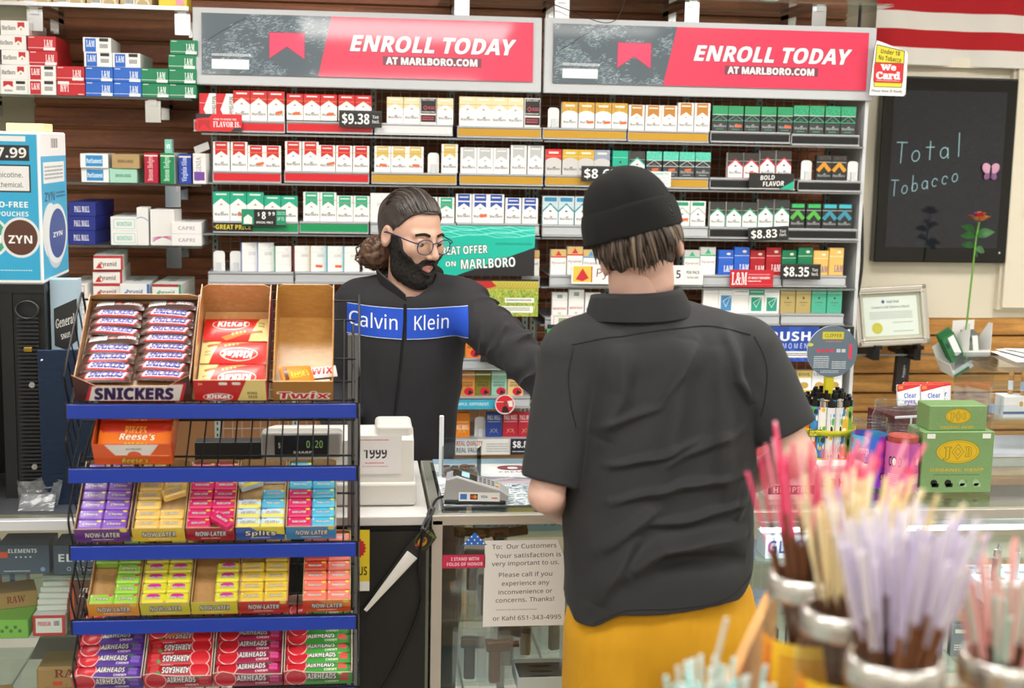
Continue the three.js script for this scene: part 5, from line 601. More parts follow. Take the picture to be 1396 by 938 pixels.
{
  const t = thing('coin_dish', 'clear acrylic coin dish on the case corner', 'coin dish', null, [0.285, 0.9775, -3.53]); const P = clearPlastic;
  part(t, 'wall', bx(0.1, 0.05, 0.002, 0, 0.025, 0.055), P); part(t, 'wall', bx(0.1, 0.085, 0.002, 0, 0.0425, -0.055), P); for (const s of [-1, 1]) part(t, 'wall', plate([[-0.055, 0], [0.055, 0], [0.055, 0.05], [-0.055, 0.085]], 0.002, [0, 0, 1, 1]).rotateY(-Math.PI / 2).scale(1, 1, -1).translate(s * 0.05, 0, 0), P); part(t, 'floor_plate', bx(0.1, 0.002, 0.11, 0, 0.001, 0), P);
  const cg = cyl(0.0105, 0.0105, 0.0017, 16), cm = [M(0xa5693f, 0.35, { metalness: 0.8 }), M(0xc0c0bd, 0.3, { metalness: 0.9 }), M(0xb87a4c, 0.35, { metalness: 0.8 })];
  for (let i = 0; i < 34; i++) { const k = Math.floor(i / 12), c = i % 3; const m = solo('coin', cg, cm[c], ['copper', 'silver', 'bronze'][c] + ' coin in the clear coin dish', 'coin', ['copper', 'silver', 'bronze'][c] + ' coins in the dish', [0.285 - 0.035 + (i % 4) * 0.023 + rnd(-0.002, 0.002), 0.9812 + k * 0.0032 + rnd(0, 0.001), -3.53 - 0.036 + (Math.floor(i / 4) % 3) * 0.034 + rnd(-0.003, 0.003)]); m.rotation.set(rnd(-0.1, 0.1), 0, rnd(-0.1, 0.1)); }
  const r = thing('display_post', 'slim clear acrylic post standing at the case corner', 'post', null, [0.232, 0.9745, -3.5]); part(r, 'rod', rb(0.012, 0.165, 0.01, 0.003, 0, 0.0825, 0), M(0xe6eaee, 0.15)); part(r, 'foot', rb(0.03, 0.006, 0.05, 0.002, 0, 0.003, 0), clearPlastic);
}
{ // lighter carousel
  const t = thing('lighter_stand', 'yellow lighter carousel with round slate header card', 'lighter stand', null, [1.262, 0.9745, -3.45]), ym = M(0xe8dc2c, 0.4);
  part(t, 'base', lathe([[0, 0], [0.085, 0], [0.085, 0.012], [0.06, 0.018], [0, 0.018]], 32), ym); part(t, 'column', rb(0.022, 0.3, 0.022, 0.003, 0, 0.16, 0), ym);
  for (const [y, r] of [[0.055, 0.074], [0.13, 0.076]]) { const k = part(t, 'tier', merge([lathe([[0.0, 0], [r, 0], [r + 0.002, 0.014], [r - 0.001, 0.014], [r - 0.003, 0.003], [0, 0.003]], 40).translate(0, y, 0)]), ym); part(k, 'name_tag', plate(rectPts(0.036, 0.018), 0.002, AT.cell('clip', 80, 40, (c, w, h) => { rect(c, '#e8dc2c', -1, -1, w + 2, h + 2); c.strokeStyle = '#222'; c.lineWidth = 4; c.strokeRect(3, 3, w - 6, h - 6); txt(c, 'CLIPPER', w * 0.1, h * 0.28, w * 0.8, h * 0.42, '#222'); }), AT.col('#222')).translate(-0.05, y + 0.006, r * 0.78), AT.mat); }
  part(t, 'header_card', plate(discPts(0.069, 48), 0.004, AT.cell('disc', 300, 300, (c, w, h) => { rect(c, '#66798a', -1, -1, w + 2, h + 2); rrect(c, '#d8cf4c', w * 0.29, h * 0.12, w * 0.42, h * 0.14, 6, '#b9ae30', 4); txt(c, 'CLIPPER', w * 0.33, h * 0.155, w * 0.34, h * 0.07, '#8f8620'); lines(c, '#e07a8a', w * 0.36, h * 0.29, w * 0.32, h * 0.03, 1); oval(c, '#e0d24c', w * 0.06, h * 0.37, 18, 10); for (let i = 0; i < 4; i++) oval(c, '#d8405c', w * (0.22 + i * 0.09), h * 0.485, 11, 11); for (let i = 0; i < 2; i++) rect(c, '#c9d3da', w * (0.58 + i * 0.1), h * 0.45, 24, 20); rect(c, '#dd4a60', w * 0.82, h * 0.36, w * 0.07, h * 0.28); lines(c, '#d5dde2', w * 0.14, h * 0.58, w * 0.3, h * 0.24, 6); lines(c, '#d5dde2', w * 0.5, h * 0.68, w * 0.28, h * 0.16, 4); lines(c, '#c3cdd4', w * 0.28, h * 0.86, w * 0.36, h * 0.06, 2); }), AT.col('#8a98a4'), AT.col('#c9d3da')).translate(0, 0.347, 0.014), AT.mat);
  const bg = merge([new THREE.CylinderGeometry(0.0075, 0.0075, 0.062, 12, 1).scale(1.1, 1, 0.85).translate(0, 0.031, 0)]), tg = merge([new THREE.CylinderGeometry(0.0072, 0.0075, 0.014, 12).scale(1.1, 1, 0.85).translate(0, 0.069, 0), bx(0.007, 0.009, 0.006, -0.001, 0.079, 0)]);
  const cols = ['#e6e8ea', '#e8433c', '#3a8fd0', '#f0c43c', '#2a2a2c', '#f2f2ee', '#7fc04c', '#ee7a2c'];
  let n = 0; for (const [y, r, k, rr] of [[0.135, 0.06, 17, 0], [0.152, 0.036, 10, 1], [0.06, 0.058, 16, 0]]) for (let i = 0; i < k; i++) {
    const a = i / k * 6.2832 + 0.2, ci = (i * 3 + (rr ? 2 : 0)) % 8, cn = ['white', 'red', 'blue', 'yellow', 'black', 'ivory', 'green', 'orange'][ci]; const where = y > 0.1 ? (rr ? 'in the inner ring of the carousel' : 'in the upper ring of the carousel') : 'in the lower ring of the carousel';
    const l = thing('lighter', cn + ' printed lighter with black top ' + where, 'lighter', cn + ' lighters ' + where, [1.262 + Math.sin(a) * r, 0.9745 + y, -3.45 + Math.cos(a) * r], a); l.scale.set(1.3, 1.12, 1.3);
    const art = AC.cell('li' + ci, 46, 60, (c, w, h) => { rect(c, cols[ci], -1, -1, w + 2, h + 2); for (let q = 0; q < 5; q++) oval(c, pick(['#e8433c', '#2c2c30', '#f0c43c', '#3a8fd0', '#fff', '#58b04c']), rnd(0, w), rnd(0, h), rnd(3, 9), rnd(3, 9)); });
    const b = bg.clone(); mapUV(b, art, (x, yy, z, u, v) => [u * 2 % 1, v]); part(l, 'body', b, AC.mat); part(l, 'top', tg, rr || i % 3 ? blackPlastic : chrome); n++;
  }
}
{ // plastic tubs
  const tub = (label, x, z, r, h, art, fill, lidless) => { const t = thing('plastic_tub', label, 'tub', null, [x, 0.9745, z]); const b = new THREE.CylinderGeometry(r, r, h * 0.74, 36, 1, true).translate(0, h * 0.4, 0); part(t, 'wrap_label', mapUV(b, art, (a, q, c, u, v) => [(u * 2 + 0.5) % 1, v]), AT.mat); part(t, 'shell', lathe([[0, 0.001], [r * 0.97, 0.001], [r * 0.98, h * 0.8], [r * 0.9, h * 0.86], [r * 0.9, h], [r * 0.86, h]], 36), clearPlastic); for (let i = 0; i < 3; i++) part(t, 'thread', new THREE.TorusGeometry(r * 0.91, 0.0016, 6, 36).rotateX(Math.PI / 2).translate(0, h * (0.88 + i * 0.045), 0), clearPlastic); if (fill) part(t, 'contents', cyl(r * 0.9, r * 0.92, h * 0.84, 28, 0, h * 0.43, 0), M(fill, 0.6)); return t; };
  tub('clear screw top tub with tie-dye blue and purple label', 1.347, -3.355, 0.047, 0.185, AT.cell('tie', 300, 200, (c, w, h) => { for (let x = 0; x < w; x += 6) for (let y = 0; y < h; y += 6) { const n = fbm(x * 0.01, y * 0.012, 5, 3), p = x / w + n * 0.5; c.fillStyle = p < 0.3 ? '#4fb4e4' : p < 0.45 ? '#3a6fd8' : p < 0.62 ? '#8a3ac8' : p < 0.8 ? '#d83ab0' : '#3fa4e0'; c.fillRect(x, y, 7, 7); } txt(c, 'Hemp', w * 0.12, h * 0.2, w * 0.26, h * 0.14, '#e6f2fb', { font: 'serif' }); oval(c, '#d8e9d4', w * 0.35, h * 0.62, 40, 22, '#2c4a3c', 5); txt(c, 'CBD', w * 0.6, h * 0.7, w * 0.24, h * 0.14, '#222'); rect(c, '#e8642c', 4, 14, 18, 16); }), null);
  tub('screw top tub of red gummies with pink label', 1.415, -3.3, 0.043, 0.175, AT.cell('pinkl', 300, 190, (c, w, h) => { rect(c, '#d86aa8', -1, -1, w + 2, h + 2); rect(c, '#b850a0', w * 0.5, 0, w * 0.5, h); for (let i = 0; i < 2; i++) { txt(c, 'C', w * (0.1 + i * 0.5), h * 0.28, w * 0.08, h * 0.2, '#222'); oval(c, '#f4f4f2', w * (0.23 + i * 0.5), h * 0.38, 14, 17, '#222', 4); txt(c, 'D', w * (0.3 + i * 0.5), h * 0.28, w * 0.08, h * 0.2, '#222'); lines(c, '#f0dcea', w * (0.1 + i * 0.5), h * 0.62, w * 0.22, h * 0.2, 5); rect(c, '#ea6a34', w * (0.38 + i * 0.5), h * 0.5, 20, 14); } }), 0xc24a3a);
  const j = thing('clear_jar', 'wide clear jar behind the colourful tubs', 'jar', null, [1.5, 0.9745, -3.56]); part(j, 'shell', lathe([[0, 0.001], [0.06, 0.001], [0.062, 0.15], [0.055, 0.165], [0.055, 0.19]], 32), clearPlastic); for (let i = 0; i < 2; i++) part(j, 'thread', new THREE.TorusGeometry(0.056, 0.002, 6, 32).rotateX(Math.PI / 2).translate(0, 0.172 + i * 0.01, 0), clearPlastic);
}
{ // green rolling paper boxes
  const hemp = (big) => (c, w, h) => { rect(c, '#7a9e66', -1, -1, w + 2, h + 2); speckle(c, w, h, ['#84a870', '#70945c', '#8cb078'], 1600, 4); const cy = big ? 0.33 : 0.42, rx = w * (big ? 0.3 : 0.22), ry = h * (big ? 0.19 : 0.3); oval(c, '#d8b41c', w / 2, h * cy, rx, ry, '#7a7a1c', 3); oval(c, null, w / 2, h * cy, rx * 0.88, ry * 0.86, '#a08a1c', 2); for (const [s, q] of [['J', -0.62], ['B', 0.34]]) txt(c, s, w * 0.5 + rx * q, h * cy - ry * 0.4, rx * 0.3, ry * 0.8, '#d8b41c', { font: 'serif', stroke: '#8a7a1c', lw: 10 }); for (const k of [1, 0.5]) poly(c, null, [[w * 0.5 - rx * 0.28 * k, h * cy], [w * 0.5, h * cy - ry * 0.66 * k], [w * 0.5 + rx * 0.28 * k, h * cy], [w * 0.5, h * cy + ry * 0.66 * k]], '#8a7a1c', 3); txt(c, 'ORGANIC HEMP', w * (big ? 0.12 : 0.2), h * (big ? 0.6 : 0.8), w * (big ? 0.76 : 0.58), h * (big ? 0.05 : 0.11), '#d0a82c'); if (big) { lines(c, '#4f7a3c', w * 0.18, h * 0.69, w * 0.64, h * 0.03, 1); txt(c, '1½', w * 0.14, h * 0.79, w * 0.1, h * 0.06, '#3c5a2c', { bold: false }); txt(c, '1½', w * 0.56, h * 0.79, w * 0.1, h * 0.06, '#3c5a2c', { bold: false }); } };
  const t = thing('rolling_paper_box', 'large green hemp paper dispenser box with yellow oval', 'box', null, [1.557, 0.9745, -3.33]);
  part(t, 'carton', cbox(0.194, 0.162, 0.1, 0.002, { f: AT.cell('hempb', 400, 336, hemp(true)), s: AT.cell('hemps', 80, 120, (c, w, h) => { rect(c, '#7a9e66', -1, -1, w + 2, h + 2); rrect(c, '#d8b41c', w * 0.3, h * 0.25, w * 0.4, h * 0.4, 12); }), t: AT.col('#7a9e66') }).translate(0, 0.081, 0), AT.mat);
  for (let i = 0; i < 4; i++) part(t, 'dispenser_slot', merge([cyl(0.009, 0.009, 0.002, 16).rotateX(Math.PI / 2), bx(0.018, 0.01, 0.002, 0.004, -0.006, 0)]).translate(-0.06 + i * 0.038, 0.026, 0.0505), i < 2 ? blackPlastic : M(0x9ab890, 0.5)); for (const s of [-1, 1]) part(t, 'tab', bx(0.022, 0.012, 0.001, s * 0.075, 0.15, 0.0507), M(0xf0f2ec, 0.5));
  solo('rolling_paper_box', cbox(0.156, 0.066, 0.08, 0.002, { f: AT.cell('hempt', 320, 136, hemp(false)), s: AT.col('#7a9e66'), t: AT.col('#7a9e66') }), AT.mat, 'small green hemp paper box stacked on the dispenser box', 'box', null, [1.556, 1.1697, -3.33]);
}
boxThing('rolling_paper_pack', 'white and black hemp paper box beside the customer arm', 'box', 0.12, 0.055, 0.08, 1.1, 0.9745, -3.27, (c, w, h) => { rect(c, '#e6e4e0', -1, -1, w + 2, h + 2); rect(c, '#22362a', 0, h * 0.35, w, h * 0.4); txt(c, 'HEMPIRE', w * 0.1, h * 0.42, w * 0.8, h * 0.25, '#eee'); }, '#cfccc6', '#d8d5cf');
boxThing('rolling_paper_pack', 'pale green hemp paper box under the white and black one', 'box', 0.12, 0.03, 0.1, 1.1, 1.0295, -3.27, (c, w, h) => { rect(c, '#bcd8c0', -1, -1, w + 2, h + 2); rect(c, '#3c8a58', w * 0.3, h * 0.2, w * 0.3, h * 0.6); }, '#b0ccb4', '#e6e6e2');
boxThing('rolling_paper_pack', 'white box with multicoloured letters in front of the lighter carousel', 'box', 0.13, 0.085, 0.06, 1.235, 0.9745, -3.27, (c, w, h) => { rect(c, '#f0efea', -1, -1, w + 2, h + 2); ['#2f9a5c', '#333', '#c83a5a', '#333', '#2f6ac0'].forEach((q, i) => txt(c, 'E3HEM'[i], w * (0.06 + i * 0.18), h * 0.4, w * 0.13, h * 0.26, q)); rect(c, '#d8d4c8', 0, h * 0.1, w, h * 0.12); }, '#e0ded8', '#f2f1ec');
boxThing('cone_box', 'red and yellow box at the far end of the case top', 'box', 0.07, 0.13, 0.07, 1.86, 0.9745, -3.27, (c, w, h) => { rect(c, '#c82a38', -1, -1, w + 2, h + 2); rect(c, '#e8c83c', 0, 0, w, h * 0.18); c.save(); c.translate(w * 0.6, h * 0.95); c.rotate(-Math.PI / 2); txt(c, 'Juicy Jay', 0, -w * 0.3, h * 0.6, w * 0.3, '#fff', { font: 'serif' }); c.restore(); }, '#c82a38', '#e8c83c', { turn: 0.15 });
{ // back of the case top: dark box, eye drop packs, acrylic case with vials
  boxThing('cigar_box', 'dark red cigar box with white edges behind the tubs', 'box', 0.17, 0.13, 0.14, 1.6, 0.9745, -3.72, (c, w, h) => { rect(c, '#5a1f24', -1, -1, w + 2, h + 2); rect(c, '#ece6e0', 0, 0, w, h * 0.06); rect(c, '#ece6e0', w * 0.3, 0, w * 0.04, h); oval(c, '#c8a0a0', w * 0.15, h * 0.5, 8, 14); }, '#5a1f24', '#5a1f24', { turn: 0.2 });
  const eye = AC.cell('eye', 90, 80, (c, w, h) => { rect(c, '#f2f2f4', -1, -1, w + 2, h + 2); poly(c, '#d83430', [[0, 0], [w, 0], [w, h * 0.12], [0, h * 0.34]]); rect(c, '#ee8a3c', w * 0.04, h * 0.08, w * 0.2, h * 0.14); txt(c, 'Clear', w * 0.26, h * 0.42, w * 0.54, h * 0.22, '#4a5ac0'); txt(c, 'eyes', w * 0.26, h * 0.7, w * 0.5, h * 0.2, '#7a5ac0'); });
  for (let i = 0; i < 4; i++) { const g = cbox(0.07, 0.062, 0.012, 0.003, { f: eye, s: AC.col('#eceaea'), t: AC.col('#d83430') }).translate(0, 0.031, 0); const m = solo('eye_drop_pack', g, AC.mat, 'white and red eye drop sachet standing on the dark box', 'sachet', 'eye drop sachets', [1.58 + (i % 2) * 0.072 + (i > 1 ? 0.03 : 0), 1.1302, -3.66 - (i > 1 ? 0.03 : 0)]); m.rotation.set(-0.15, rnd(-0.1, 0.1), rnd(-0.05, 0.05)); }
  const t = thing('acrylic_case', 'clear acrylic display case at the far end of the counter', 'acrylic case', null, [1.95, 0.9745, -3.56]);
  part(t, 'body', merge([bx(0.46, 0.2, 0.003, 0, 0.1, 0.12), bx(0.46, 0.3, 0.003, 0, 0.15, -0.12), bx(0.003, 0.3, 0.24, -0.23, 0.15, 0), bx(0.003, 0.3, 0.24, 0.23, 0.15, 0)]), clearPlastic); part(t, 'shelf', bx(0.46, 0.008, 0.24, 0, 0.06, 0), M(0xe9e6ea, 0.3)); part(t, 'shelf', bx(0.46, 0.008, 0.2, 0, 0.15, -0.015), clearPlastic); part(t, 'lid', merge([bx(0.48, 0.012, 0.26, 0, 0.3, 0), bx(0.48, 0.02, 0.006, 0, 0.255, 0.127)]), clearPlastic);
  boxThing('filter_box', 'white box with blue band inside the acrylic case', 'box', 0.1, 0.06, 0.06, 1.83, 1.1286, -3.52, (c, w, h) => { rect(c, '#f2f2f0', -1, -1, w + 2, h + 2); rect(c, '#5a6a9c', 0, h * 0.7, w, h * 0.12); oval(c, '#d8a05c', w * 0.5, h * 0.35, 8, 10); }, '#e4e4e2', '#f4f4f2');
  boxThing('filter_box', 'second white box with blue band beside the first in the acrylic case', 'box', 0.1, 0.06, 0.06, 1.94, 1.1286, -3.52, (c, w, h) => { rect(c, '#f2f2f0', -1, -1, w + 2, h + 2); rect(c, '#5a6a9c', 0, h * 0.7, w, h * 0.12); }, '#e4e4e2', '#f4f4f2');
  for (let i = 0; i < 8; i++) { const v = thing('corked_vial', 'slim corked vial with label in the acrylic case', 'vial', 'corked vials in the acrylic case', [1.755 + i * 0.026 + (i ? 0.035 : 0), 1.19 - (i ? 0 : 0.061), -3.51 - (i % 2) * 0.02]); part(v, 'tube', cyl(0.007, 0.007, 0.05, 12, 0, 0.026, 0), M(0xb98a54, 0.3)); part(v, 'label', cyl(0.0073, 0.0073, 0.026, 12, 0, 0.024, 0, true), M(i % 2 ? 0xe9ecf0 : 0xa9c0e0, 0.5)); part(v, 'cork', cyl(0.0075, 0.0068, 0.014, 12, 0, 0.058, 0), M(0xd0a26a, 0.8)); }
  for (let i = 0; i < 3; i++) { const m = solo('paper_sheet', grid(8, 4, (u, v) => [(u - 0.5) * 0.28, 0.004 * Math.sin(u * 5 + i), (v - 0.5) * 0.2]), M(0xf2f2f0, 0.7, { side: THREE.DoubleSide }), 'white paper sheet lying on the acrylic case', 'paper', 'papers on the acrylic case', [1.95 + i * 0.03, 1.2865 + i * 0.004, -3.56 - i * 0.02]); m.rotation.y = 0.2 * i - 0.1; }
}
{ // dangling tag and yellow hang card
  const t = thing('cone_tag', 'black tag with gold crest and long white cone hanging on the counter front', 'tag', null, [0.158, 0.9, -3.128]); t.rotation.z = -0.68;
  part(t, 'card', plate([[-0.02, 0.04], [0.0, 0.05], [0.02, 0.04], [0.022, -0.02], [0.006, -0.215], [-0.006, -0.215], [-0.022, -0.02]], 0.002, AT.cell('zz', 60, 360, (c, w, h) => { rect(c, '#1d1c1b', -1, -1, w + 2, h + 2); oval(c, null, w / 2, h * 0.13, 24, 34, '#5a6a2c', 2); oval(c, '#c8962c', w / 2, h * 0.15, 13, 18); oval(c, '#7a4a1c', w / 2, h * 0.13, 7, 9); rect(c, '#c02c2c', w * 0.3, h * 0.19, w * 0.16, 8); txt(c, 'ZIG-ZAG', w * 0.1, h * 0.03, w * 0.8, h * 0.03, '#8a9a4c'); }), AT.col('#222')), AT.mat);
  part(t, 'cone', new THREE.CylinderGeometry(0.0155, 0.0045, 0.175, 16).scale(1, 1, 0.4).translate(0, -0.115, 0.006), M(0xf2f1ec, 0.6));
  signT('hang_card', 'yellow hang card with red starburst behind the candy rack', 0.09, 0.15, -0.005, 0.865, -3.128, AT.cell('six', 150, 250, (c, w, h) => { rect(c, '#f0d42c', -1, -1, w + 2, h + 2); const p = []; for (let i = 0; i < 36; i++) { const r = i % 2 ? 38 : 44, a = i / 36 * 6.283; p.push([w * 0.62 + r * Math.cos(a), h * 0.3 + r * Math.sin(a)]); } poly(c, '#c8282c', p); txt(c, '6', w * 0.54, h * 0.22, w * 0.18, h * 0.15, '#fff'); txt(c, 'SWISHUS', w * 0.1, h * 0.6, w * 0.84, h * 0.14, '#3a3420'); rect(c, '#f6f4ee', 0, h * 0.84, w, h * 0.16); }), { cat: 'card' });
}
{ // cash register with rear display and price sheet
  const t = thing('cash_register', 'off-white cash register with rear customer display', 'cash register', null, [-0.03, 0.9705, -3.4]), beige = M(0xdcdad4, 0.4);
  t.scale.y = 0.86; part(t, 'drawer_case', rb(0.37, 0.07, 0.36, 0.012, 0, 0.035, 0), beige); part(t, 'upper_body', (() => { const s = new THREE.Shape([[-0.15, 0], [0.165, 0], [0.15, 0.11], [0.1, 0.135], [-0.12, 0.085]].map((p) => new THREE.Vector2(...p))); return new THREE.ExtrudeGeometry(s, { depth: 0.34, bevelEnabled: true, bevelSize: 0.008, bevelThickness: 0.008, bevelSegments: 3 }).rotateY(-Math.PI / 2).translate(0.17, 0.07, 0); })(), beige);
  part(t, 'printer_cover', rb(0.09, 0.05, 0.12, 0.012, 0.13, 0.2, 0.08), beige);
  const d = part(t, 'rear_display', rb(0.19, 0.075, 0.05, 0.01, -0.09, 0.192, 0.205), M(0xa9a8a2, 0.35)); part(d, 'display_window', plate(rectPts(0.125, 0.055), 0.004, AT.cell('sharp', 250, 110, (c, w, h) => { rrect(c, '#111412', -1, -1, w + 2, h + 2, 4); txt(c, '$', w * 0.06, h * 0.36, w * 0.05, h * 0.28, '#c9d0c8'); txt(c, '0.20', w * 0.58, h * 0.26, w * 0.32, h * 0.36, '#a9e08a', { font: 'monospace' }); txt(c, 'SHARP', w * 0.34, h * 0.78, w * 0.36, h * 0.13, '#e6e6e2'); }), AT.col('#222')).translate(-0.09, 0.192, 0.231), AT.mat);
  part(t, 'display_post', bx(0.03, 0.1, 0.03, -0.09, 0.12, 0.205), beige); part(t, 'price_sheet', plate(rectPts(0.125, 0.11), 0.001, AT.cell('1999', 220, 194, (c, w, h) => { rect(c, '#f4f3f2', -1, -1, w + 2, h + 2); lines(c, '#d88a9c', w * 0.15, h * 0.08, w * 0.6, h * 0.06, 1); rect(c, '#f0d83c', -1, h * 0.2, w * 0.1, h * 0.25); rect(c, '#d8303c', -1, h * 0.45, w * 0.12, h * 0.2); txt(c, '1999', w * 0.26, h * 0.3, w * 0.46, h * 0.28, '#2c2c3c'); rect(c, '#f4f3f2', w * 0.2, h * 0.28, w * 0.6, h * 0.09); lines(c, '#d85a74', w * 0.3, h * 0.68, w * 0.36, h * 0.05, 1); lines(c, '#e09aaa', w * 0.24, h * 0.77, w * 0.5, h * 0.05, 1); }), AT.col('#eee')).translate(0.085, 0.15, 0.182), AT.mat);
  boxThing('register_box', 'black boxed accessory with barcode beside the register', 'box', 0.16, 0.15, 0.05, -0.3, 0.9705, -3.3, (c, w, h) => { rect(c, '#232426', -1, -1, w + 2, h + 2); txt(c, '200', w * 0.08, h * 0.6, w * 0.2, h * 0.09, '#e6e6e6'); barcode(c, w * 0.4, h * 0.58, w * 0.3, h * 0.18); lines(c, '#888', w * 0.06, h * 0.74, w * 0.28, h * 0.2, 4); }, '#232426', '#232426');
  boxThing('vape_sample', 'white card with orange dot and green box behind the rack', 'box', 0.1, 0.12, 0.04, -0.19, 0.9705, -3.2, (c, w, h) => { rect(c, '#2a2c30', -1, -1, w + 2, h + 2); oval(c, '#e8782c', w * 0.2, h * 0.45, 18, 18); rect(c, '#eceae6', w * 0.42, h * 0.2, w * 0.18, h * 0.5); rect(c, '#2fa05c', w * 0.68, 0, w * 0.32, h * 0.35); rect(c, '#c8302c', w * 0.42, h * 0.5, w * 0.18, h * 0.12); rect(c, '#d8d8d4', 0, h * 0.74, w, h * 0.26); }, '#333', '#444');
}

// ---------------------------------------------------------------- tilted wire candy rack
const RX0 = -0.585, RX1 = 0.005, RZ = -2.845, TH = 35 * Math.PI / 180, SL = Math.sin(TH), CL = Math.cos(TH), PHI = -(Math.PI / 2 - TH);
const TIERS = [1.302, 1.166, 0.999, 0.836, 0.672];
const slope = (ti, x, b, c) => [x, TIERS[ti] + b * SL + c * CL, RZ - b * CL + c * SL];
function lay(o, ti, x, b, c, rz = 0, ry = 0, rx = 0) { o.position.set(...slope(ti, x, b, c)); o.rotation.set(PHI + rx, ry, rz); return o; }
{
  const t = thing('candy_rack', 'black wire candy rack with tilted trays and blue price strips', 'candy rack', null, [0, 0, 0]); const stripMat = M(0x1236a0, 0.22, { clearcoat: 0.6, clearcoatRoughness: 0.1 });
  for (const x of [RX0 + 0.02, RX1 - 0.005]) { const p = part(t, 'upright', merge([bx(0.024, 1.41, 0.03, x, 0.705, -3.105)]), M(0x8f9294, 0.35, { metalness: 0.6 })); const s = []; for (let y = 0.3; y < 1.39; y += 0.03) s.push(bx(0.006, 0.014, 0.002, x, y, -3.0895)); part(p, 'slots', merge(s), blackMetal); part(t, 'foot', rb(0.04, 0.04, 0.45, 0.006, x, 0.02, -2.95), blackMetal); }
  TIERS.forEach((y, i) => {
    const w = [], r = 0.0018, L = [0.265, 0.2, 0.2, 0.2, 0.21][i]; for (let x = RX0 + 0.004; x < RX1; x += 0.033) w.push(bar(slope(i, x, 0.004, -0.006), slope(i, x, L, -0.006), r, 5)); for (const b of [0.004, 0.14, L]) w.push(bar(slope(i, RX0, b, -0.0085), slope(i, RX1, b, -0.0085), 0.0026, 5));
    for (const x of [RX0, RX1 + 0.008]) { w.push(tube([slope(i, x, 0.004, -0.006), slope(i, x, 0.004, 0.05), slope(i, x, 0.03, 0.075), slope(i, x, L - 0.02, 0.075), slope(i, x, L, 0.05), slope(i, x, L, -0.006)], 0.0026, 40, 6)); for (let k = 1; k < 5; k++) w.push(bar(slope(i, x, L * k / 5, -0.006), slope(i, x, L * k / 5, 0.075), r, 5)); }
    w.push(bar(slope(i, RX0, L, 0.05), slope(i, RX1, L, 0.05), 0.0026, 5));
    const tr = part(t, 'wire_tray', merge(w), blackMetal); part(tr, 'price_strip', rb(RX1 - RX0 + 0.004, 0.031, 0.005, 0.002, (RX0 + RX1) / 2, y - 0.0175, RZ + 0.009), stripMat); part(tr, 'strip_channel', bx(RX1 - RX0 + 0.012, 0.034, 0.004, (RX0 + RX1) / 2, y - 0.0175, RZ + 0.0035), blackPlastic); for (const x of [RX1 - 0.005, RX0 + 0.02]) part(tr, 'arm', bar([x, y + L * SL - 0.02, -3.09], slope(i, x, 0.02, -0.014), 0.004, 6), blackMetal);
  });
}
const kraft = AK.cell('kraft', 60, 60, (c, w, h) => { rect(c, '#b9905c', -1, -1, w + 2, h + 2); for (let i = 0; i < 300; i++) rect(c, pick(['#b08654', '#c29a66', '#bb9260']), rnd(0, w), rnd(0, h), rnd(2, 10), 1); });
const brownCard = AK.cell('browncard', 60, 60, (c, w, h) => { rect(c, '#a8794a', -1, -1, w + 2, h + 2); for (let i = 0; i < 300; i++) rect(c, pick(['#a07044', '#b08252']), rnd(0, w), rnd(0, h), rnd(2, 10), 1); });
// open display box in the tray frame: x across, y up the slope, z off the tray
function dbox(ti, x0, x1, L, hf, hb, label, front, sideC, o = {}) {
  const w = x1 - x0, t = thing('display_box', label, 'display box'); lay(t, ti, (x0 + x1) / 2, 0.006, 0); const th = 0.002, inn = o.inn || kraft, hm = o.hm || hf;
  part(t, 'front_panel', plate(o.frontPts ? o.frontPts(w, hf) : [[-w / 2, 0], [w / 2, 0], [w / 2, hf], [-w / 2, hf]], th, front, inn, inn).rotateX(Math.PI / 2), AK.mat);
  for (const s of [-1, 1]) { const pts = [[0, 0], [L, 0], [L, hb], [L * 0.8, hb], [o.cut || 0.06, hm], [0, hf]]; const g = plate(pts, th, s > 0 ? sideC : inn, s > 0 ? inn : sideC, inn).rotateX(Math.PI / 2).rotateZ(Math.PI / 2); part(t, 'side_panel', g.translate(s * (w / 2 - 0.001), 0, 0), AK.mat); }
  part(t, 'back_panel', plate(o.backPts ? o.backPts(w, hb) : [[-w / 2, 0], [w / 2, 0], [w / 2, hb * 0.9], [w * 0.4, hb], [-w * 0.4, hb], [-w / 2, hb * 0.9]], th, inn, sideC, inn).rotateX(Math.PI / 2).translate(0, L, 0), AK.mat);
  part(t, 'bottom_panel', plate([[-w / 2, 0], [w / 2, 0], [w / 2, L], [-w / 2, L]], th, inn, inn).translate(0, 0, 0.001), AK.mat);
  if (o.fill) part(t, 'inner_support', plate([[-w / 2 + 0.003, 0.003], [w / 2 - 0.003, 0.003], [w / 2 - 0.003, L - 0.003], [-w / 2 + 0.003, L - 0.003]], o.fill, inn, inn).translate(0, 0, 0.002 + o.fill / 2), AK.mat);
  return t;
}
// pillow pack: flat sealed ends, puffed middle
function pillow(w, h, th, cell, back, n = 10) {
  const f = (s) => grid(n, 4, (u, v) => { const a = Math.abs(2 * u - 1), e = a > 0.86 ? 0.12 : Math.pow(1 - Math.pow(a / 0.9, 6), 0.4), q = Math.pow(Math.max(0, 1 - Math.pow(Math.abs(2 * v - 1), 3)), 0.5); return [(s > 0 ? u - 0.5 : 0.5 - u) * w, (v - 0.5) * h, th / 2 + s * th / 2 * (0.06 + e * q * (0.92 + 0.12 * N3(u * 6, v * 4, w * 40)))]; });
  const a = mapUV(f(1), cell), b = mapUV(f(-1), back || cell); return merge([a, b]);
}
const wrap = (bg, fn) => (c, w, h) => { rect(c, bg, -1, -1, w + 2, h + 2); fn(c, w, h); };
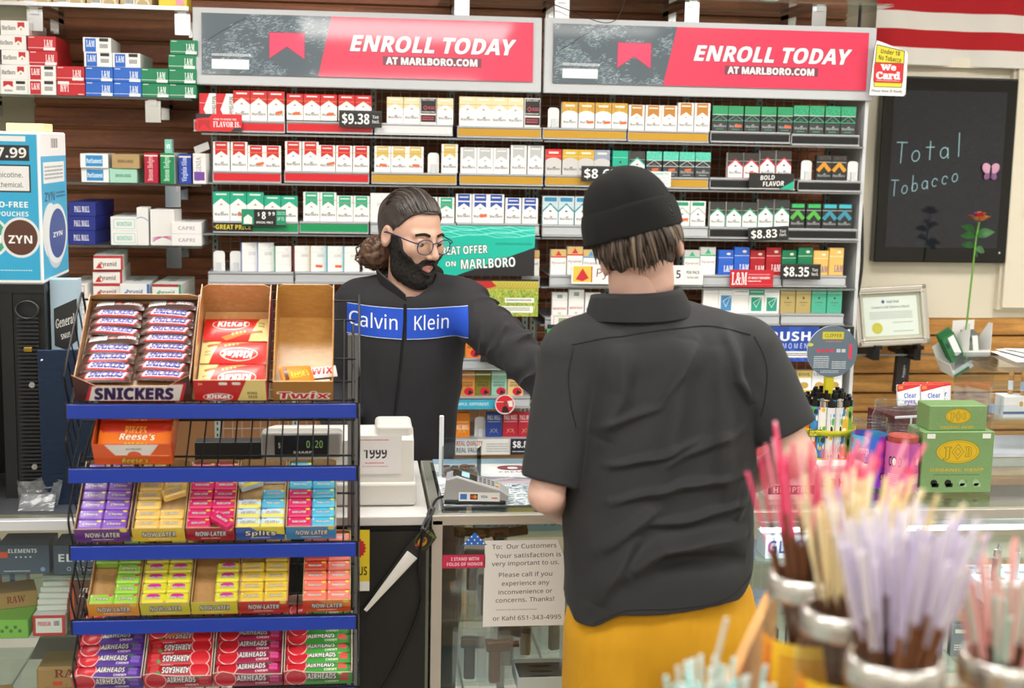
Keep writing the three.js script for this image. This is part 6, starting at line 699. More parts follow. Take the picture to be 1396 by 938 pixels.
// chocolate bars
const snick = (c, w, h) => wrap('#4a2a22', () => { poly(c, '#c82c34', [[w * 0.19, h * 0.12], [w * 0.95, h * 0.12], [w * 0.88, h * 0.88], [w * 0.12, h * 0.88]]); poly(c, '#e9e8ee', [[w * 0.21, h * 0.2], [w * 0.92, h * 0.2], [w * 0.86, h * 0.8], [w * 0.15, h * 0.8]]); txt(c, 'SNICKERS', w * 0.2, h * 0.27, w * 0.64, h * 0.46, '#2c2c90', { slant: 0.2, stroke: '#2c2c90', lw: 11 }); })(c, w, h);
const snickBack = (c, w, h) => wrap('#4a2a22', () => { barcode(c, w * 0.06, h * 0.15, w * 0.34, h * 0.6); oval(c, '#d85a4c', w * 0.5, h * 0.5, 9, 9); txt(c, 'SNICKERS', w * 0.6, h * 0.35, w * 0.34, h * 0.3, '#e6e0ea', { slant: 0.2 }); })(c, w, h);
{
  const front = AK.cell('snickbox', 520, 130, (c, w, h) => { rect(c, '#4a2620', -1, -1, w + 2, h + 2); poly(c, '#c82c34', [[w * 0.14, h * 0.4], [w * 0.97, h * 0.3], [w * 0.92, h], [w * 0.08, h]]); poly(c, '#ece6e2', [[w * 0.16, h * 0.44], [w * 0.94, h * 0.36], [w * 0.89, h], [w * 0.11, h]]); txt(c, 'SNICKERS', w * 0.16, h * 0.51, w * 0.68, h * 0.43, '#2c2458', { slant: 0.15, stroke: '#4a2c5c', lw: 8 }); });
  dbox(0, -0.57, -0.335, 0.26, 0.055, 0.066, 'brown display box full of nougat chocolate bars', front, AK.col('#4a2620'), { inn: brownCard, fill: 0.03, frontPts: (w, h) => [[-w / 2, 0], [w / 2, 0], [w / 2, h * 1.35], [w / 2 - 0.045, h * 0.78], [-w / 2 + 0.045, h * 0.78], [-w / 2, h * 1.35]] });
  const g = pillow(0.108, 0.034, 0.02, AK.cell('sn', 220, 74, snick), AK.cell('snb', 220, 74, snickBack)), gb = pillow(0.108, 0.034, 0.02, AK.cell('snb'), AK.cell('sn'));
  for (let c = 0; c < 2; c++) for (let i = 0; i < 9; i++) { const bk = (c === 0 && (i === 4 || i === 8)) || (c === 1 && i === 8); const m = solo('candy_bar', bk ? gb : g, AK.mat, bk ? 'nougat chocolate bar lying face down in the brown display box' : 'wrapped nougat chocolate bar in the brown display box', 'candy bar', bk ? 'face down bars in the brown box' : 'chocolate bars in the brown box', [0, 0, 0]); lay(m, 0, -0.508 + c * 0.1115 + rnd(-0.002, 0.002), 0.027 + i * 0.0272 + c * 0.003, 0.034 + (i % 2) * 0.0, rnd(-0.07, 0.04) - 0.02, rnd(-0.06, 0.06), -0.22 + rnd(-0.08, 0.08)); }
}
{ // wafer bars
  const kk = (flip) => (c, w, h) => { c.save(); if (flip) { c.translate(w, h); c.rotate(Math.PI); } wrap('#d8241c', () => { poly(c, '#f0dc94', [[w * 0.86, 0], [w, 0], [w, h], [w * 0.7, h]]); oval(c, '#d8241c', w * 0.42, h * 0.34, w * 0.28, h * 0.24, '#f6e6dc', 4); txt(c, 'KitKat', w * 0.2, h * 0.2, w * 0.46, h * 0.24, '#fff', { slant: 0.1, stroke: '#fff', lw: 5 }); txt(c, 'KING', w * 0.84, h * 0.25, w * 0.1, h * 0.08, '#5a3a1c'); txt(c, 'SIZE', w * 0.84, h * 0.38, w * 0.1, h * 0.08, '#5a3a1c'); poly(c, '#c8863c', [[w * 0.28, h * 0.86], [w * 0.6, h * 0.66], [w * 0.66, h * 0.76], [w * 0.36, h * 0.97]]); poly(c, '#b06a2c', [[w * 0.62, h * 0.7], [w * 0.9, h * 0.6], [w * 0.92, h * 0.7], [w * 0.66, h * 0.8]]); for (let i = 0; i < 4; i++) rect(c, '#ecd08a', w * (0.44 + i * 0.06), h * (0.72 - i * 0.03), 10, 14); })(c, w, h); c.restore(); };
  dbox(0, -0.328, -0.178, 0.255, 0.06, 0.1, 'red and cream display box of king size wafer bars', AK.cell('kkbox', 330, 136, (c, w, h) => { rect(c, '#c8241f', -1, -1, w + 2, h + 2); poly(c, '#ecd88a', [[w * 0.72, 0], [w * 0.98, 0], [w * 0.98, h], [w * 0.58, h]]); oval(c, null, w * 0.32, h * 0.82, w * 0.2, h * 0.17, '#f6e6dc', 4); txt(c, 'KitKat', w * 0.16, h * 0.7, w * 0.32, h * 0.2, '#fff', { slant: 0.1, stroke: '#fff', lw: 6 }); txt(c, 'KING', w * 0.72, h * 0.58, w * 0.14, h * 0.12, '#5a3a1c'); txt(c, 'SIZE', w * 0.73, h * 0.76, w * 0.13, h * 0.12, '#5a3a1c'); rrect(c, '#f2efe9', w * 0.34, h * 0.1, w * 0.12, h * 0.14, 8); rrect(c, '#f2efe9', w * 0.52, h * 0.1, w * 0.12, h * 0.14, 8); txt(c, '24', w * 0.06, h * 0.14, w * 0.06, h * 0.1, '#f0d8a0'); }), AK.cell('kkside', 120, 60, (c, w, h) => { rect(c, '#c8241f', -1, -1, w + 2, h + 2); txt(c, 'KitKat', w * 0.2, h * 0.4, w * 0.5, h * 0.3, '#fff', { slant: 0.1 }); }), { inn: AK.cell('kkin', 50, 50, (c, w, h) => { rect(c, '#bd8a58', -1, -1, w + 2, h + 2); speckle(c, w, h, ['#b5834f', '#c49563'], 200, 4); }), fill: 0.02, cut: 0.05, hm: 0.075 });
  [[0.045, 1], [0.117, 1], [0.186, 0]].forEach(([b, f], i) => lay(solo('wafer_bar', pillow(0.138, 0.076, 0.016, AK.cell('kk' + f, 280, 166, kk(f))), AK.mat, f ? 'red wafer bar wrapper turned upside down in its box' : 'red wafer bar wrapper the right way up in its box', 'candy bar', f ? 'upturned wafer bars' : null), 0, -0.253, b, 0.0245, [0.03, -0.02, 0.01][i], 0, [-0.04, -0.05, -0.06][i]));
}
{ // nearly empty tan box
  dbox(0, -0.166, -0.042, 0.257, 0.056, 0.1, 'tan display box almost empty with red lettering', AK.cell('twixbox', 280, 134, (c, w, h) => { rect(c, '#a8742c', -1, -1, w + 2, h + 2); txt(c, 'Twix', w * 0.06, h * 0.56, w * 0.86, h * 0.34, '#c8242c', { slant: 0.15, stroke: '#f3ece0', lw: 16 }); txt(c, 'Twix', w * 0.06, h * 0.56, w * 0.86, h * 0.34, '#c8242c', { slant: 0.15 }); }), AK.col('#a8742c'), { inn: AK.cell('twixin', 60, 60, (c, w, h) => { rect(c, '#c0904c', -1, -1, w + 2, h + 2); for (let i = 0; i < 250; i++) rect(c, pick(['#b88844', '#c89a58']), rnd(0, w), rnd(0, h), rnd(2, 12), 1); }), cut: 0.05, hm: 0.07 });
  const tw = AK.cell('tw', 200, 80, wrap('#e6c07a', (c, w, h) => { rect(c, '#ece6e6', 0, 0, w, h); txt(c, 'Twix', w * 0.3, h * 0.15, w * 0.6, h * 0.66, '#c8242c', { slant: 0.15, stroke: '#fff', lw: 10 }); rect(c, '#d8a04c', 0, h * 0.7, w * 0.3, h * 0.3); }));
  lay(solo('caramel_bar', pillow(0.1, 0.034, 0.016, tw), AK.mat, 'caramel biscuit bar wrapper at the front of the tan box', 'candy bar'), 0, -0.098, 0.035, 0.003, 0.1); lay(solo('caramel_bar', pillow(0.1, 0.034, 0.016, tw), AK.mat, 'caramel biscuit bar wrapper leaning above another in the tan box', 'candy bar'), 0, -0.085, 0.075, 0.003, 0.15);
  lay(solo('peanut_cup_pack', pillow(0.07, 0.055, 0.014, AK.cell('reo', 120, 94, wrap('#e8922c', (c, w, h) => { rect(c, '#6a3a1c', w * 0.1, h * 0.2, w * 0.12, h * 0.6); c.save(); c.translate(w * 0.3, h * 0.8); c.rotate(-0.25); txt(c, "Reese's", 0, -h * 0.4, w * 0.6, h * 0.36, '#f0d83c', { slant: 0.2, stroke: '#a8501c', lw: 8 }); c.restore(); }))), AK.mat, 'orange peanut cup pack lying across the tan box', 'candy pack'), 0, -0.12, 0.052, 0.02, 0.25, 0.2);
}
{ // orange box of pouches on the second tray
  dbox(1, -0.535, -0.375, 0.17, 0.062, 0.085, 'orange display box of candy pouches on the second tray', AK.cell('rbox', 340, 132, (c, w, h) => { rect(c, '#e8601c', -1, -1, w + 2, h + 2); poly(c, '#f2efea', [[w * 0.16, h * 0.02], [w * 0.84, h * 0.02], [w * 0.72, h * 0.54], [w * 0.28, h * 0.54]]); oval(c, '#e8601c', w * 0.52, h * 0.55, w * 0.09, h * 0.2); txt(c, 'NO PRESERV', w * 0.42, h * 0.2, w * 0.2, h * 0.09, '#777'); txt(c, "Reese's", w * 0.34, h * 0.68, w * 0.34, h * 0.24, '#f0d83c', { slant: 0.2, stroke: '#5a2a1c', lw: 12 }); }), AK.cell('rside', 90, 60, (c, w, h) => { rect(c, '#e8601c', -1, -1, w + 2, h + 2); txt(c, "Reese's", w * 0.3, h * 0.3, w * 0.5, h * 0.3, '#f0d83c', { slant: 0.2 }); }), { inn: AK.col('#c8541f'), fill: 0.022 });
  const pc = AK.cell('pieces', 260, 100, wrap('#ee7a24', (c, w, h) => { txt(c, "Reese's", w * 0.28, h * 0.18, w * 0.5, h * 0.26, '#fff3e0', { slant: 0.2, stroke: '#b8501c', lw: 8 }); txt(c, 'PIECES', w * 0.36, h * 0.56, w * 0.34, h * 0.2, '#f0d83c', { stroke: '#8a4a1c', lw: 8 }); })), pd = AK.cell('pieces2', 200, 60, wrap('#d8381c', (c, w, h) => { txt(c, 'PIECES', w * 0.36, h * 0.3, w * 0.3, h * 0.3, '#f0b83c'); }));
  for (let i = 0; i < 5; i++) lay(solo('candy_pouch', pillow(0.148, 0.06, 0.014, i ? pd : pc), AK.mat, i ? 'red edge of a candy pouch packed behind the first one' : 'orange candy pouch at the front of the orange box', 'candy pouch', i ? 'candy pouches in the orange box' : null), 1, -0.455, 0.036 + i * 0.026, 0.028 + i * 0.004, rnd(-0.03, 0.03), 0, 0.25 + i * 0.12);
}
// taffy packs, two columns a box
const TAF = { purple: ['#8a5ac8', 'Chewy', '#f4f0fb', '#ecdc2c'], yellow: ['#f0cc74', 'LATER CHEWY', '#fffdf4', '#e8c23c'], pink: ['#d8286c', 'NOW LATER', '#f6f0ea', '#f0d42c'], splits: ['#c9dcec', 'Splits', '#f4f6fa', '#e6e05c'], blue: ['#4fb8dc', 'Now Later', '#f2f7fa', '#e8e24c'], lime: ['#9cd24c', 'Chewy', '#fbfdf4', '#e0506c'], lemon: ['#e2dc3c', 'NOW LATER', '#fff6fa', '#e2dc3c'], gold: ['#e4c444', 'NOW LATER', '#f8f6f0', '#e8dc3c'], red: ['#ee7a68', 'NowLater', '#fdf2ee', '#f0d83c'], redd: ['#dc4a34', 'NowLater', '#fdf2ee', '#f0d83c'] };
function taffyGeo(k) {
  const [bg, s, tc, dot] = TAF[k]; const f = AK.cell('tf' + k, 120, 64, (c, w, h) => { rect(c, bg, -1, -1, w + 2, h + 2); if (k === 'lemon') oval(c, '#d8289c', w * 0.5, h * 0.34, w * 0.28, h * 0.24); if (k === 'splits') { rect(c, '#e6e05c', 0, h * 0.7, w, h * 0.3); rect(c, '#3a5ac0', 0, 0, w * 0.25, h * 0.2); } txt(c, s, w * 0.2, h * 0.42, w * 0.58, h * 0.24, tc, { slant: 0.1, stroke: '#2c2430', lw: 16 }); oval(c, dot, w * 0.86, h * 0.2, w * 0.09, h * 0.14); txt(c, '5', w * 0.06, h * 0.14, w * 0.06, h * 0.2, tc); });
  return cbox(0.05, 0.0256, 0.018, 0.003, { f, s: AK.col(bg), t: AK.col(bg) }).translate(0, 0, 0.009);
}
const taffyG = Object.fromEntries(Object.keys(TAF).map((k) => [k, taffyGeo(k)]));
const taffyWord = { purple: 'purple', yellow: 'pale orange', pink: 'magenta', splits: 'white and yellow', blue: 'sky blue', lime: 'lime green', lemon: 'lemon and pink', gold: 'golden yellow', red: 'coral', redd: 'dark red' };
const tbox = (key, bg, s, tc, band) => AK.cell('tb' + key, 230, 84, (c, w, h) => { rect(c, bg, -1, -1, w + 2, h + 2); if (band) poly(c, band, [[w * 0.3, 0], [w, 0], [w, h * 0.6], [w * 0.5, h * 0.4]]); txt(c, s, w * 0.18, h * 0.3, w * 0.64, h * 0.34, tc, { stroke: '#241c20', lw: 18, slant: 0.08 }); oval(c, '#e8d83c', w * 0.9, h * 0.12, 16, 12); lines(c, '#f6f4ee', w * 0.3, h * 0.76, w * 0.4, h * 0.1, 1); });
// [tier, x0, x1, box colour, lettering, box label, columns of rows: string key per row from the front, '' = gap]
const R = (k, n) => Array(n).fill(k);
const TRAYS = [
  [2, -0.578, -0.466, '#6a2c8c', 'NOW-LATER', 'purple box', R('purple', 7), R('purple', 7), null],
  [2, -0.46, -0.352, '#e8c83c', 'NOW LATER', 'yellow box', R('yellow', 7), [...R('yellow', 2), '', ...R('yellow', 3)], null],
  [2, -0.349, -0.249, '#a81430', 'NOW-LATER', 'dark red box', R('pink', 7), R('pink', 7), null],
  [2, -0.246, -0.144, '#2c58b4', 'Splits', 'blue and yellow box', ['splits', 'splits', 'splits', '', 'splits', 'splits'], ['splits', 'splits', 'blue', 'blue', '', 'splits'], '#e4d83c'],
  [2, -0.141, -0.035, '#3a8fc8', 'NOW-LATER', 'sky blue box', [...R('pink', 4), ...R('blue', 3)], R('blue', 6), null],
  [3, -0.555, -0.45, '#ecA42c', 'NOW-LATER', 'orange box', ['lime', '', '', '', 'lime', 'lime'], R('lime', 7), null],
  [3, -0.447, -0.344, '#d8d83c', 'NOW-LATER', 'lemon box', R('lemon', 6), R('lemon', 7), null],
  [3, -0.341, -0.244, '#dcd83c', 'NOW-LATER', 'nearly empty lemon box', [], R('lemon', 4), null],
  [3, -0.241, -0.138, '#c8341c', 'NOW-LATER', 'brick red box', R('gold', 4), R('gold', 7), null],
  [3, -0.106, -0.004, '#dc481c', 'NOW-LATER', 'orange red box', [...R('red', 3), ...R('redd', 4)], R('red', 7), '#ee8a3c'],
];
TRAYS.forEach(([ti, x0, x1, bg, s, word, c0, c1, band], n) => {
  const t = dbox(ti, x0, x1, 0.188, 0.042, 0.045, word + ' of taffy packs on the ' + (ti === 2 ? 'third' : 'fourth') + ' tray', tbox(n, bg, s, '#f6f4ee', band), AK.col(bg), { fill: 0.022, inn: n === 7 || n === 5 ? kraft : AK.cell('kr2', 40, 40, (c, w, h) => { rect(c, '#c4a274', -1, -1, w + 2, h + 2); speckle(c, w, h, ['#bb986a', '#ccab7e'], 200, 4); }) });
  [c0, c1].forEach((col, ci) => col.forEach((k, i) => { if (!k) return; const loose = (n === 3 && ci === 0 && i > 3) || (n === 1 && ci === 1 && i === 3) || (n === 2 && ci === 1 && i === 0); const w = taffyWord[k]; lay(solo('taffy_pack', taffyG[k], AK.mat, w + ' taffy pack in the ' + word + ' on the ' + (ti === 2 ? 'third' : 'fourth') + ' tray', 'taffy pack', w + ' taffy packs in the ' + word + (ti === 2 ? '' : ' below')), ti, (x0 + x1) / 2 + (ci - 0.5) * 0.0505 + rnd(-0.0008, 0.0008), 0.0185 + i * 0.0262, 0.0242 + (loose ? 0.013 : 0), loose ? rnd(0.2, 0.45) * (n === 2 ? -2 : 1) : rnd(-0.03, 0.03), 0, -0.12); }));
});
// long taffy bars on the lowest tray
const air = (bg, fruit, leaf) => (c, w, h) => wrap(bg, () => { poly(c, '#cf2230', [[0, 0], [w * 0.3, 0], [w * 0.36, h * 0.5], [w * 0.28, h], [0, h]]); oval(c, '#d82634', w * 0.18, h * 0.5, w * 0.15, h * 0.5, '#f3e6e6', 3); txt(c, 'AIRHEADS', w * 0.34, h * 0.28, w * 0.42, h * 0.36, '#fff', { slant: 0.05, stroke: '#2c2030', lw: 16 }); for (let i = 0; i < 6; i++) oval(c, fruit, w * (0.84 + (i % 3) * 0.04), h * (0.4 + Math.floor(i / 3) * 0.25), 9, 9); oval(c, leaf, w * 0.82, h * 0.3, 10, 7); txt(c, 'CHEWY', w * 0.6, h * 0.76, w * 0.2, h * 0.1, '#f4ecee'); })(c, w, h);
const AIRB = [['purple', -0.592, -0.446, '#5a3a9c', '#8a6ac8', '#3aa04c', 6, 0], ['red', -0.443, -0.3, '#b81c28', '#d84a50', '#3aa04c', 6, 1], ['pink', -0.297, -0.15, '#9c1f48', '#e0589c', '#3aa04c', 6, 0], ['green', -0.147, 0.0, '#3f9c3a', '#e04a50', '#b9e07a', 7, 0]];
AIRB.forEach(([k, x0, x1, bg, fr, lf, n, flip]) => {
  const art = AK.cell('air' + k, 300, 72, air(bg, fr, lf)), g = pillow(x1 - x0 - 0.008, 0.04, 0.01, art);
  dbox(4, x0, x1, 0.2, 0.045, 0.05, k + ' display box of long taffy bars on the lowest tray', AK.cell('airbox' + k, 300, 84, air(bg, fr, lf)), AK.col(bg), { fill: 0.026, inn: AK.col('#d5c4b8'), frontPts: (w, h) => [[-w / 2, 0], [w / 2, 0], [w / 2, h * 0.95], [0, h * 0.95], [-w * 0.2, h * 1.05], [-w * 0.35, h * 1.25], [-w / 2, h * 1.1]] });
  for (let i = 0; i < n; i++) { const f = flip && i < 4; lay(solo('taffy_bar', g, AK.mat, f ? 'long ' + k + ' taffy bar upside down in its box' : 'long ' + k + ' taffy bar in the ' + k + ' box', 'taffy bar', f ? 'upturned ' + k + ' taffy bars' : 'long ' + k + ' taffy bars'), 4, (x0 + x1) / 2 + rnd(-0.002, 0.002), 0.026 + i * (0.17 / n) * 1.02, 0.029 + i % 2 * 0.001, (f ? Math.PI : 0) + rnd(-0.03, 0.06), 0, f ? 0 : -0.2); }
  if (flip) lay(solo('taffy_bar', pillow(x1 - x0 - 0.012, 0.036, 0.01, AK.cell('airor', 300, 72, air('#d8742c', '#ee9a3c', '#3aa04c'))), AK.mat, 'orange taffy bar lying askew over the red bars', 'taffy bar'), 4, (x0 + x1) / 2 - 0.006, 0.125, 0.044, 0.2);
});

// ---------------------------------------------------------------- pouch display and the other case
{
  const t = thing('pouch_display', 'sky blue and white nicotine pouch display box on a black stand', 'display', null, [-0.8525, 1.498, -3.45]);
  const front = AT.cell('zyn', 315, 450, (c, w, h) => { rect(c, '#2fb0e0', -1, -1, w + 2, h + 2); rect(c, '#f4f6f7', 0, 0, w, h * 0.02); rect(c, '#f4f6f7', 0, h * 0.97, w, h * 0.04); rect(c, '#f4f6f7', w * 0.97, 0, w * 0.04, h); rect(c, '#f4f6f7', w * 0.05, h * 0.03, w * 0.82, h * 0.035); rect(c, '#1c2024', w * 0.5, h * 0.09, w * 0.4, h * 0.1); txt(c, '$7.99', w * 0.52, h * 0.105, w * 0.36, h * 0.066, '#f6f6f4'); rect(c, '#f4f6f7', w * 0.02, h * 0.22, w * 0.88, h * 0.17); c.strokeStyle = '#1c2024'; c.lineWidth = 4; c.strokeRect(w * 0.02, h * 0.22, w * 0.88, h * 0.17); txt(c, 'This product contains nicotine.', w * 0.04, h * 0.265, w * 0.8, h * 0.032, '#3a3d40', { bold: false }); txt(c, 'Nicotine is an addictive chemical.', w * 0.04, h * 0.33, w * 0.8, h * 0.032, '#3a3d40', { bold: false }); txt(c, 'TOBACCO-FREE', w * 0.3, h * 0.455, w * 0.58, h * 0.038, '#fff'); txt(c, 'NICOTINE POUCHES', w * 0.26, h * 0.52, w * 0.62, h * 0.03, '#eaf6fb'); for (const [x, q] of [[0.52, '#3fae8a'], [0.8, '#5a3324'], [0.24, '#3f7fd0']]) { oval(c, '#e9eef0', w * x, h * 0.69, 56, 60); oval(c, q, w * x, h * 0.69, 48, 52); txt(c, 'ZYN', w * x - 36, h * 0.675, 72, 24, '#fff'); } lines(c, '#dff2fa', w * 0.6, h * 0.9, w * 0.3, h * 0.012, 1); });
  const sideCell = AT.cell('zynside', 112, 450, (c, w, h) => { rect(c, '#2fb0e0', -1, -1, w + 2, h + 2); rect(c, '#f4f6f7', 0, 0, w, h * 0.16); barcode(c, w * 0.4, h * 0.04, w * 0.3, h * 0.08); rect(c, '#f4f6f7', 0, h * 0.97, w, h * 0.04); rect(c, '#f4f6f7', w * 0.1, h * 0.2, w * 0.8, h * 0.14); lines(c, '#9aa', w * 0.15, h * 0.22, w * 0.7, h * 0.1, 4); txt(c, 'ZYN', w * 0.12, h * 0.4, w * 0.4, h * 0.06, '#1c3a6c'); lines(c, '#2a4a7c', w * 0.56, h * 0.4, w * 0.34, h * 0.05, 2); oval(c, '#eef2f4', w * 0.32, h * 0.66, 34, 84); oval(c, '#cfd8e0', w * 0.5, h * 0.72, 40, 92); oval(c, '#f2f4f6', w * 0.55, h * 0.69, 46, 92); oval(c, '#24489c', w * 0.58, h * 0.69, 36, 76); txt(c, 'ZYN', w * 0.4, h * 0.675, w * 0.38, h * 0.035, '#fff'); });
  part(t, 'carton', cbox(0.25, 0.357, 0.29, 0.004, { f: front, s: sideCell, t: AT.col('#f0f2f3') }).translate(0, 0.1785, 0), AT.mat);
  const s = part(t, 'stand', bx(0.25, 0.5, 0.02, 0, -0.268, -0.11), blackPlastic); const sl = []; for (let i = 0; i < 46; i++) sl.push(bx(0.05, 0.0045, 0.006, 0.085, -0.08 - i * 0.0095, 0.148)); part(t, 'vent_slats', merge(sl), M(0x24262a, 0.4)); part(t, 'stand_body', merge([bx(0.028, 0.52, 0.28, 0.035, -0.264, 0), bx(0.075, 0.52, 0.27, 0.085, -0.264, 0.0), bx(0.25, 0.02, 0.29, 0, -0.01, 0)]), M(0x121315, 0.4)); for (const y of [-0.24, -0.44]) part(t, 'thumb_screw', cyl(0.007, 0.007, 0.006, 14).rotateX(Math.PI / 2).translate(0.092, y, 0.152), chrome); part(t, 'ring_handle', new THREE.TorusGeometry(0.026, 0.003, 8, 24).scale(1, 0.8, 1).translate(0.085, -0.06, 0.15), M(0x4a4c50, 0.2, { metalness: 0.6 })); part(t, 'brass_lock', rb(0.02, 0.012, 0.006, 0.002, 0.085, -0.155, 0.151), M(0xa88a3c, 0.3, { metalness: 0.9 })); part(t, 'dark_column', bx(0.1, 0.5, 0.05, -0.075, -0.27, 0.13), M(0x16181a, 0.3)); part(t, 'blue_badge', plate(rectPts(0.03, 0.03), 0.001, AT.cell('badge', 60, 60, (c, w, h) => { rect(c, '#2c4a9c', -1, -1, w + 2, h + 2); lines(c, '#fff', w * 0.2, h * 0.2, w * 0.6, h * 0.6, 3); }), AT.col('#2c4a9c')).translate(-0.04, -0.435, 0.1557), AT.mat);
  carton('grey', -0.93, 1.8553, -3.37, { where: 'on top of the pouch display', d: 0.2 }); solo('cream_box', cbox(0.09, 0.02, 0.1, 0.0015, { f: AC.cell('crm', 90, 20, named('#dccf9c', ' ', '#555')), s: AC.col('#dccf9c'), t: AC.col('#dccf9c') }), AC.mat, 'flat cream box on top of the pouch display', 'box', null, [-0.8, 1.8655, -3.53]);
  const g = thing('snus_display', 'pale blue snus display panel with black shield label', 'display', null, [-0.693, 0.9745, -3.38]); part(g, 'panel', bx(0.064, 0.53, 0.05, 0, 0.265, 0), M(0xbcd6e6, 0.5)); part(g, 'shield_label', plate([[-0.026, 0.04], [0.028, 0.065], [0.028, -0.035], [0, -0.06], [-0.026, -0.05]], 0.002, AT.cell('snus', 150, 260, (c, w, h) => { rect(c, '#26282b', -1, -1, w + 2, h + 2); txt(c, 'General', w * 0.06, h * 0.42, w * 0.86, h * 0.17, '#f0f0ec', { font: 'serif', slant: 0.25, rot: -0.25 }); txt(c, 'SNUS', w * 0.3, h * 0.7, w * 0.44, h * 0.1, '#f0f0ec', { rot: -0.25 }); }), AT.col('#333')).translate(0.002, 0.42, 0.0265), AT.mat); part(g, 'ice_print', bx(0.055, 0.06, 0.001, 0.0, 0.32, 0.0258), M(0xe6eef2, 0.6));
  const p = thing('metal_plate', 'dark blue brushed metal plate standing behind the candy rack', 'plate', null, [-0.67, 0.9745, -3.25]); p.rotation.set(-0.03, 0, 0.015); part(p, 'sheet', rb(0.125, 0.375, 0.006, 0.002, 0, 0.1875, 0), M(0x2c3c58, 0.34, { metalness: 0.75, roughnessMap: noiseTex(64, 256, (u, v) => 150 + 90 * N3(u * 2, v * 90, 4), 1, 1) })); part(p, 'back_frame', bx(0.12, 0.36, 0.02, 0, 0.185, -0.014), blackPlastic); for (const y of [0.02, 0.35]) part(p, 'rivet', sph(0.004, -0.052, y, 0.004, 8, 6), chrome);
  const b = thing('plastic_bag', 'crumpled clear plastic bag on the case top by the black stand', 'plastic bag', null, [-0.735, 0.976, -3.22]); part(b, 'film', grid(12, 10, (u, v) => [(u - 0.5) * 0.09 * (1 + 0.2 * v), 0.01 + v * 0.055 + 0.008 * N3(u * 5, v * 5, 1), 0.02 * Math.sin(u * 7) + 0.015 * N3(u * 6, v * 6, 3) - v * 0.02]), bagMat); part(b, 'fold', grid(8, 6, (u, v) => [(u - 0.5) * 0.08, 0.004 + v * 0.03, 0.04 - v * 0.04 + 0.008 * N3(u * 6, v * 4, 9)]), bagMat);
  const b2 = thing('plastic_bag', 'flat stack of clear bags with dark band behind the candy rack', 'plastic bag', null, [-0.64, 0.976, -3.3]); part(b2, 'film', grid(10, 6, (u, v) => [(u - 0.5) * 0.15, 0.006 + 0.035 * v + 0.004 * N3(u * 7, v * 7, 2), 0.03 - v * 0.07]), bagMat); part(b2, 'band', bx(0.025, 0.035, 0.03, -0.03, 0.02, 0), blackPlastic); part(b2, 'stack', rb(0.14, 0.03, 0.05, 0.004, 0, 0.016, -0.02), M(0xc9d2d8, 0.3));
  solo('counter_liner', bx(0.9, 0.002, 0.5, -0.95, 0.976, -3.42), M(0x4b4e52, 0.35), 'dark grey liner sheet on the case under the pouch display', 'liner');
}
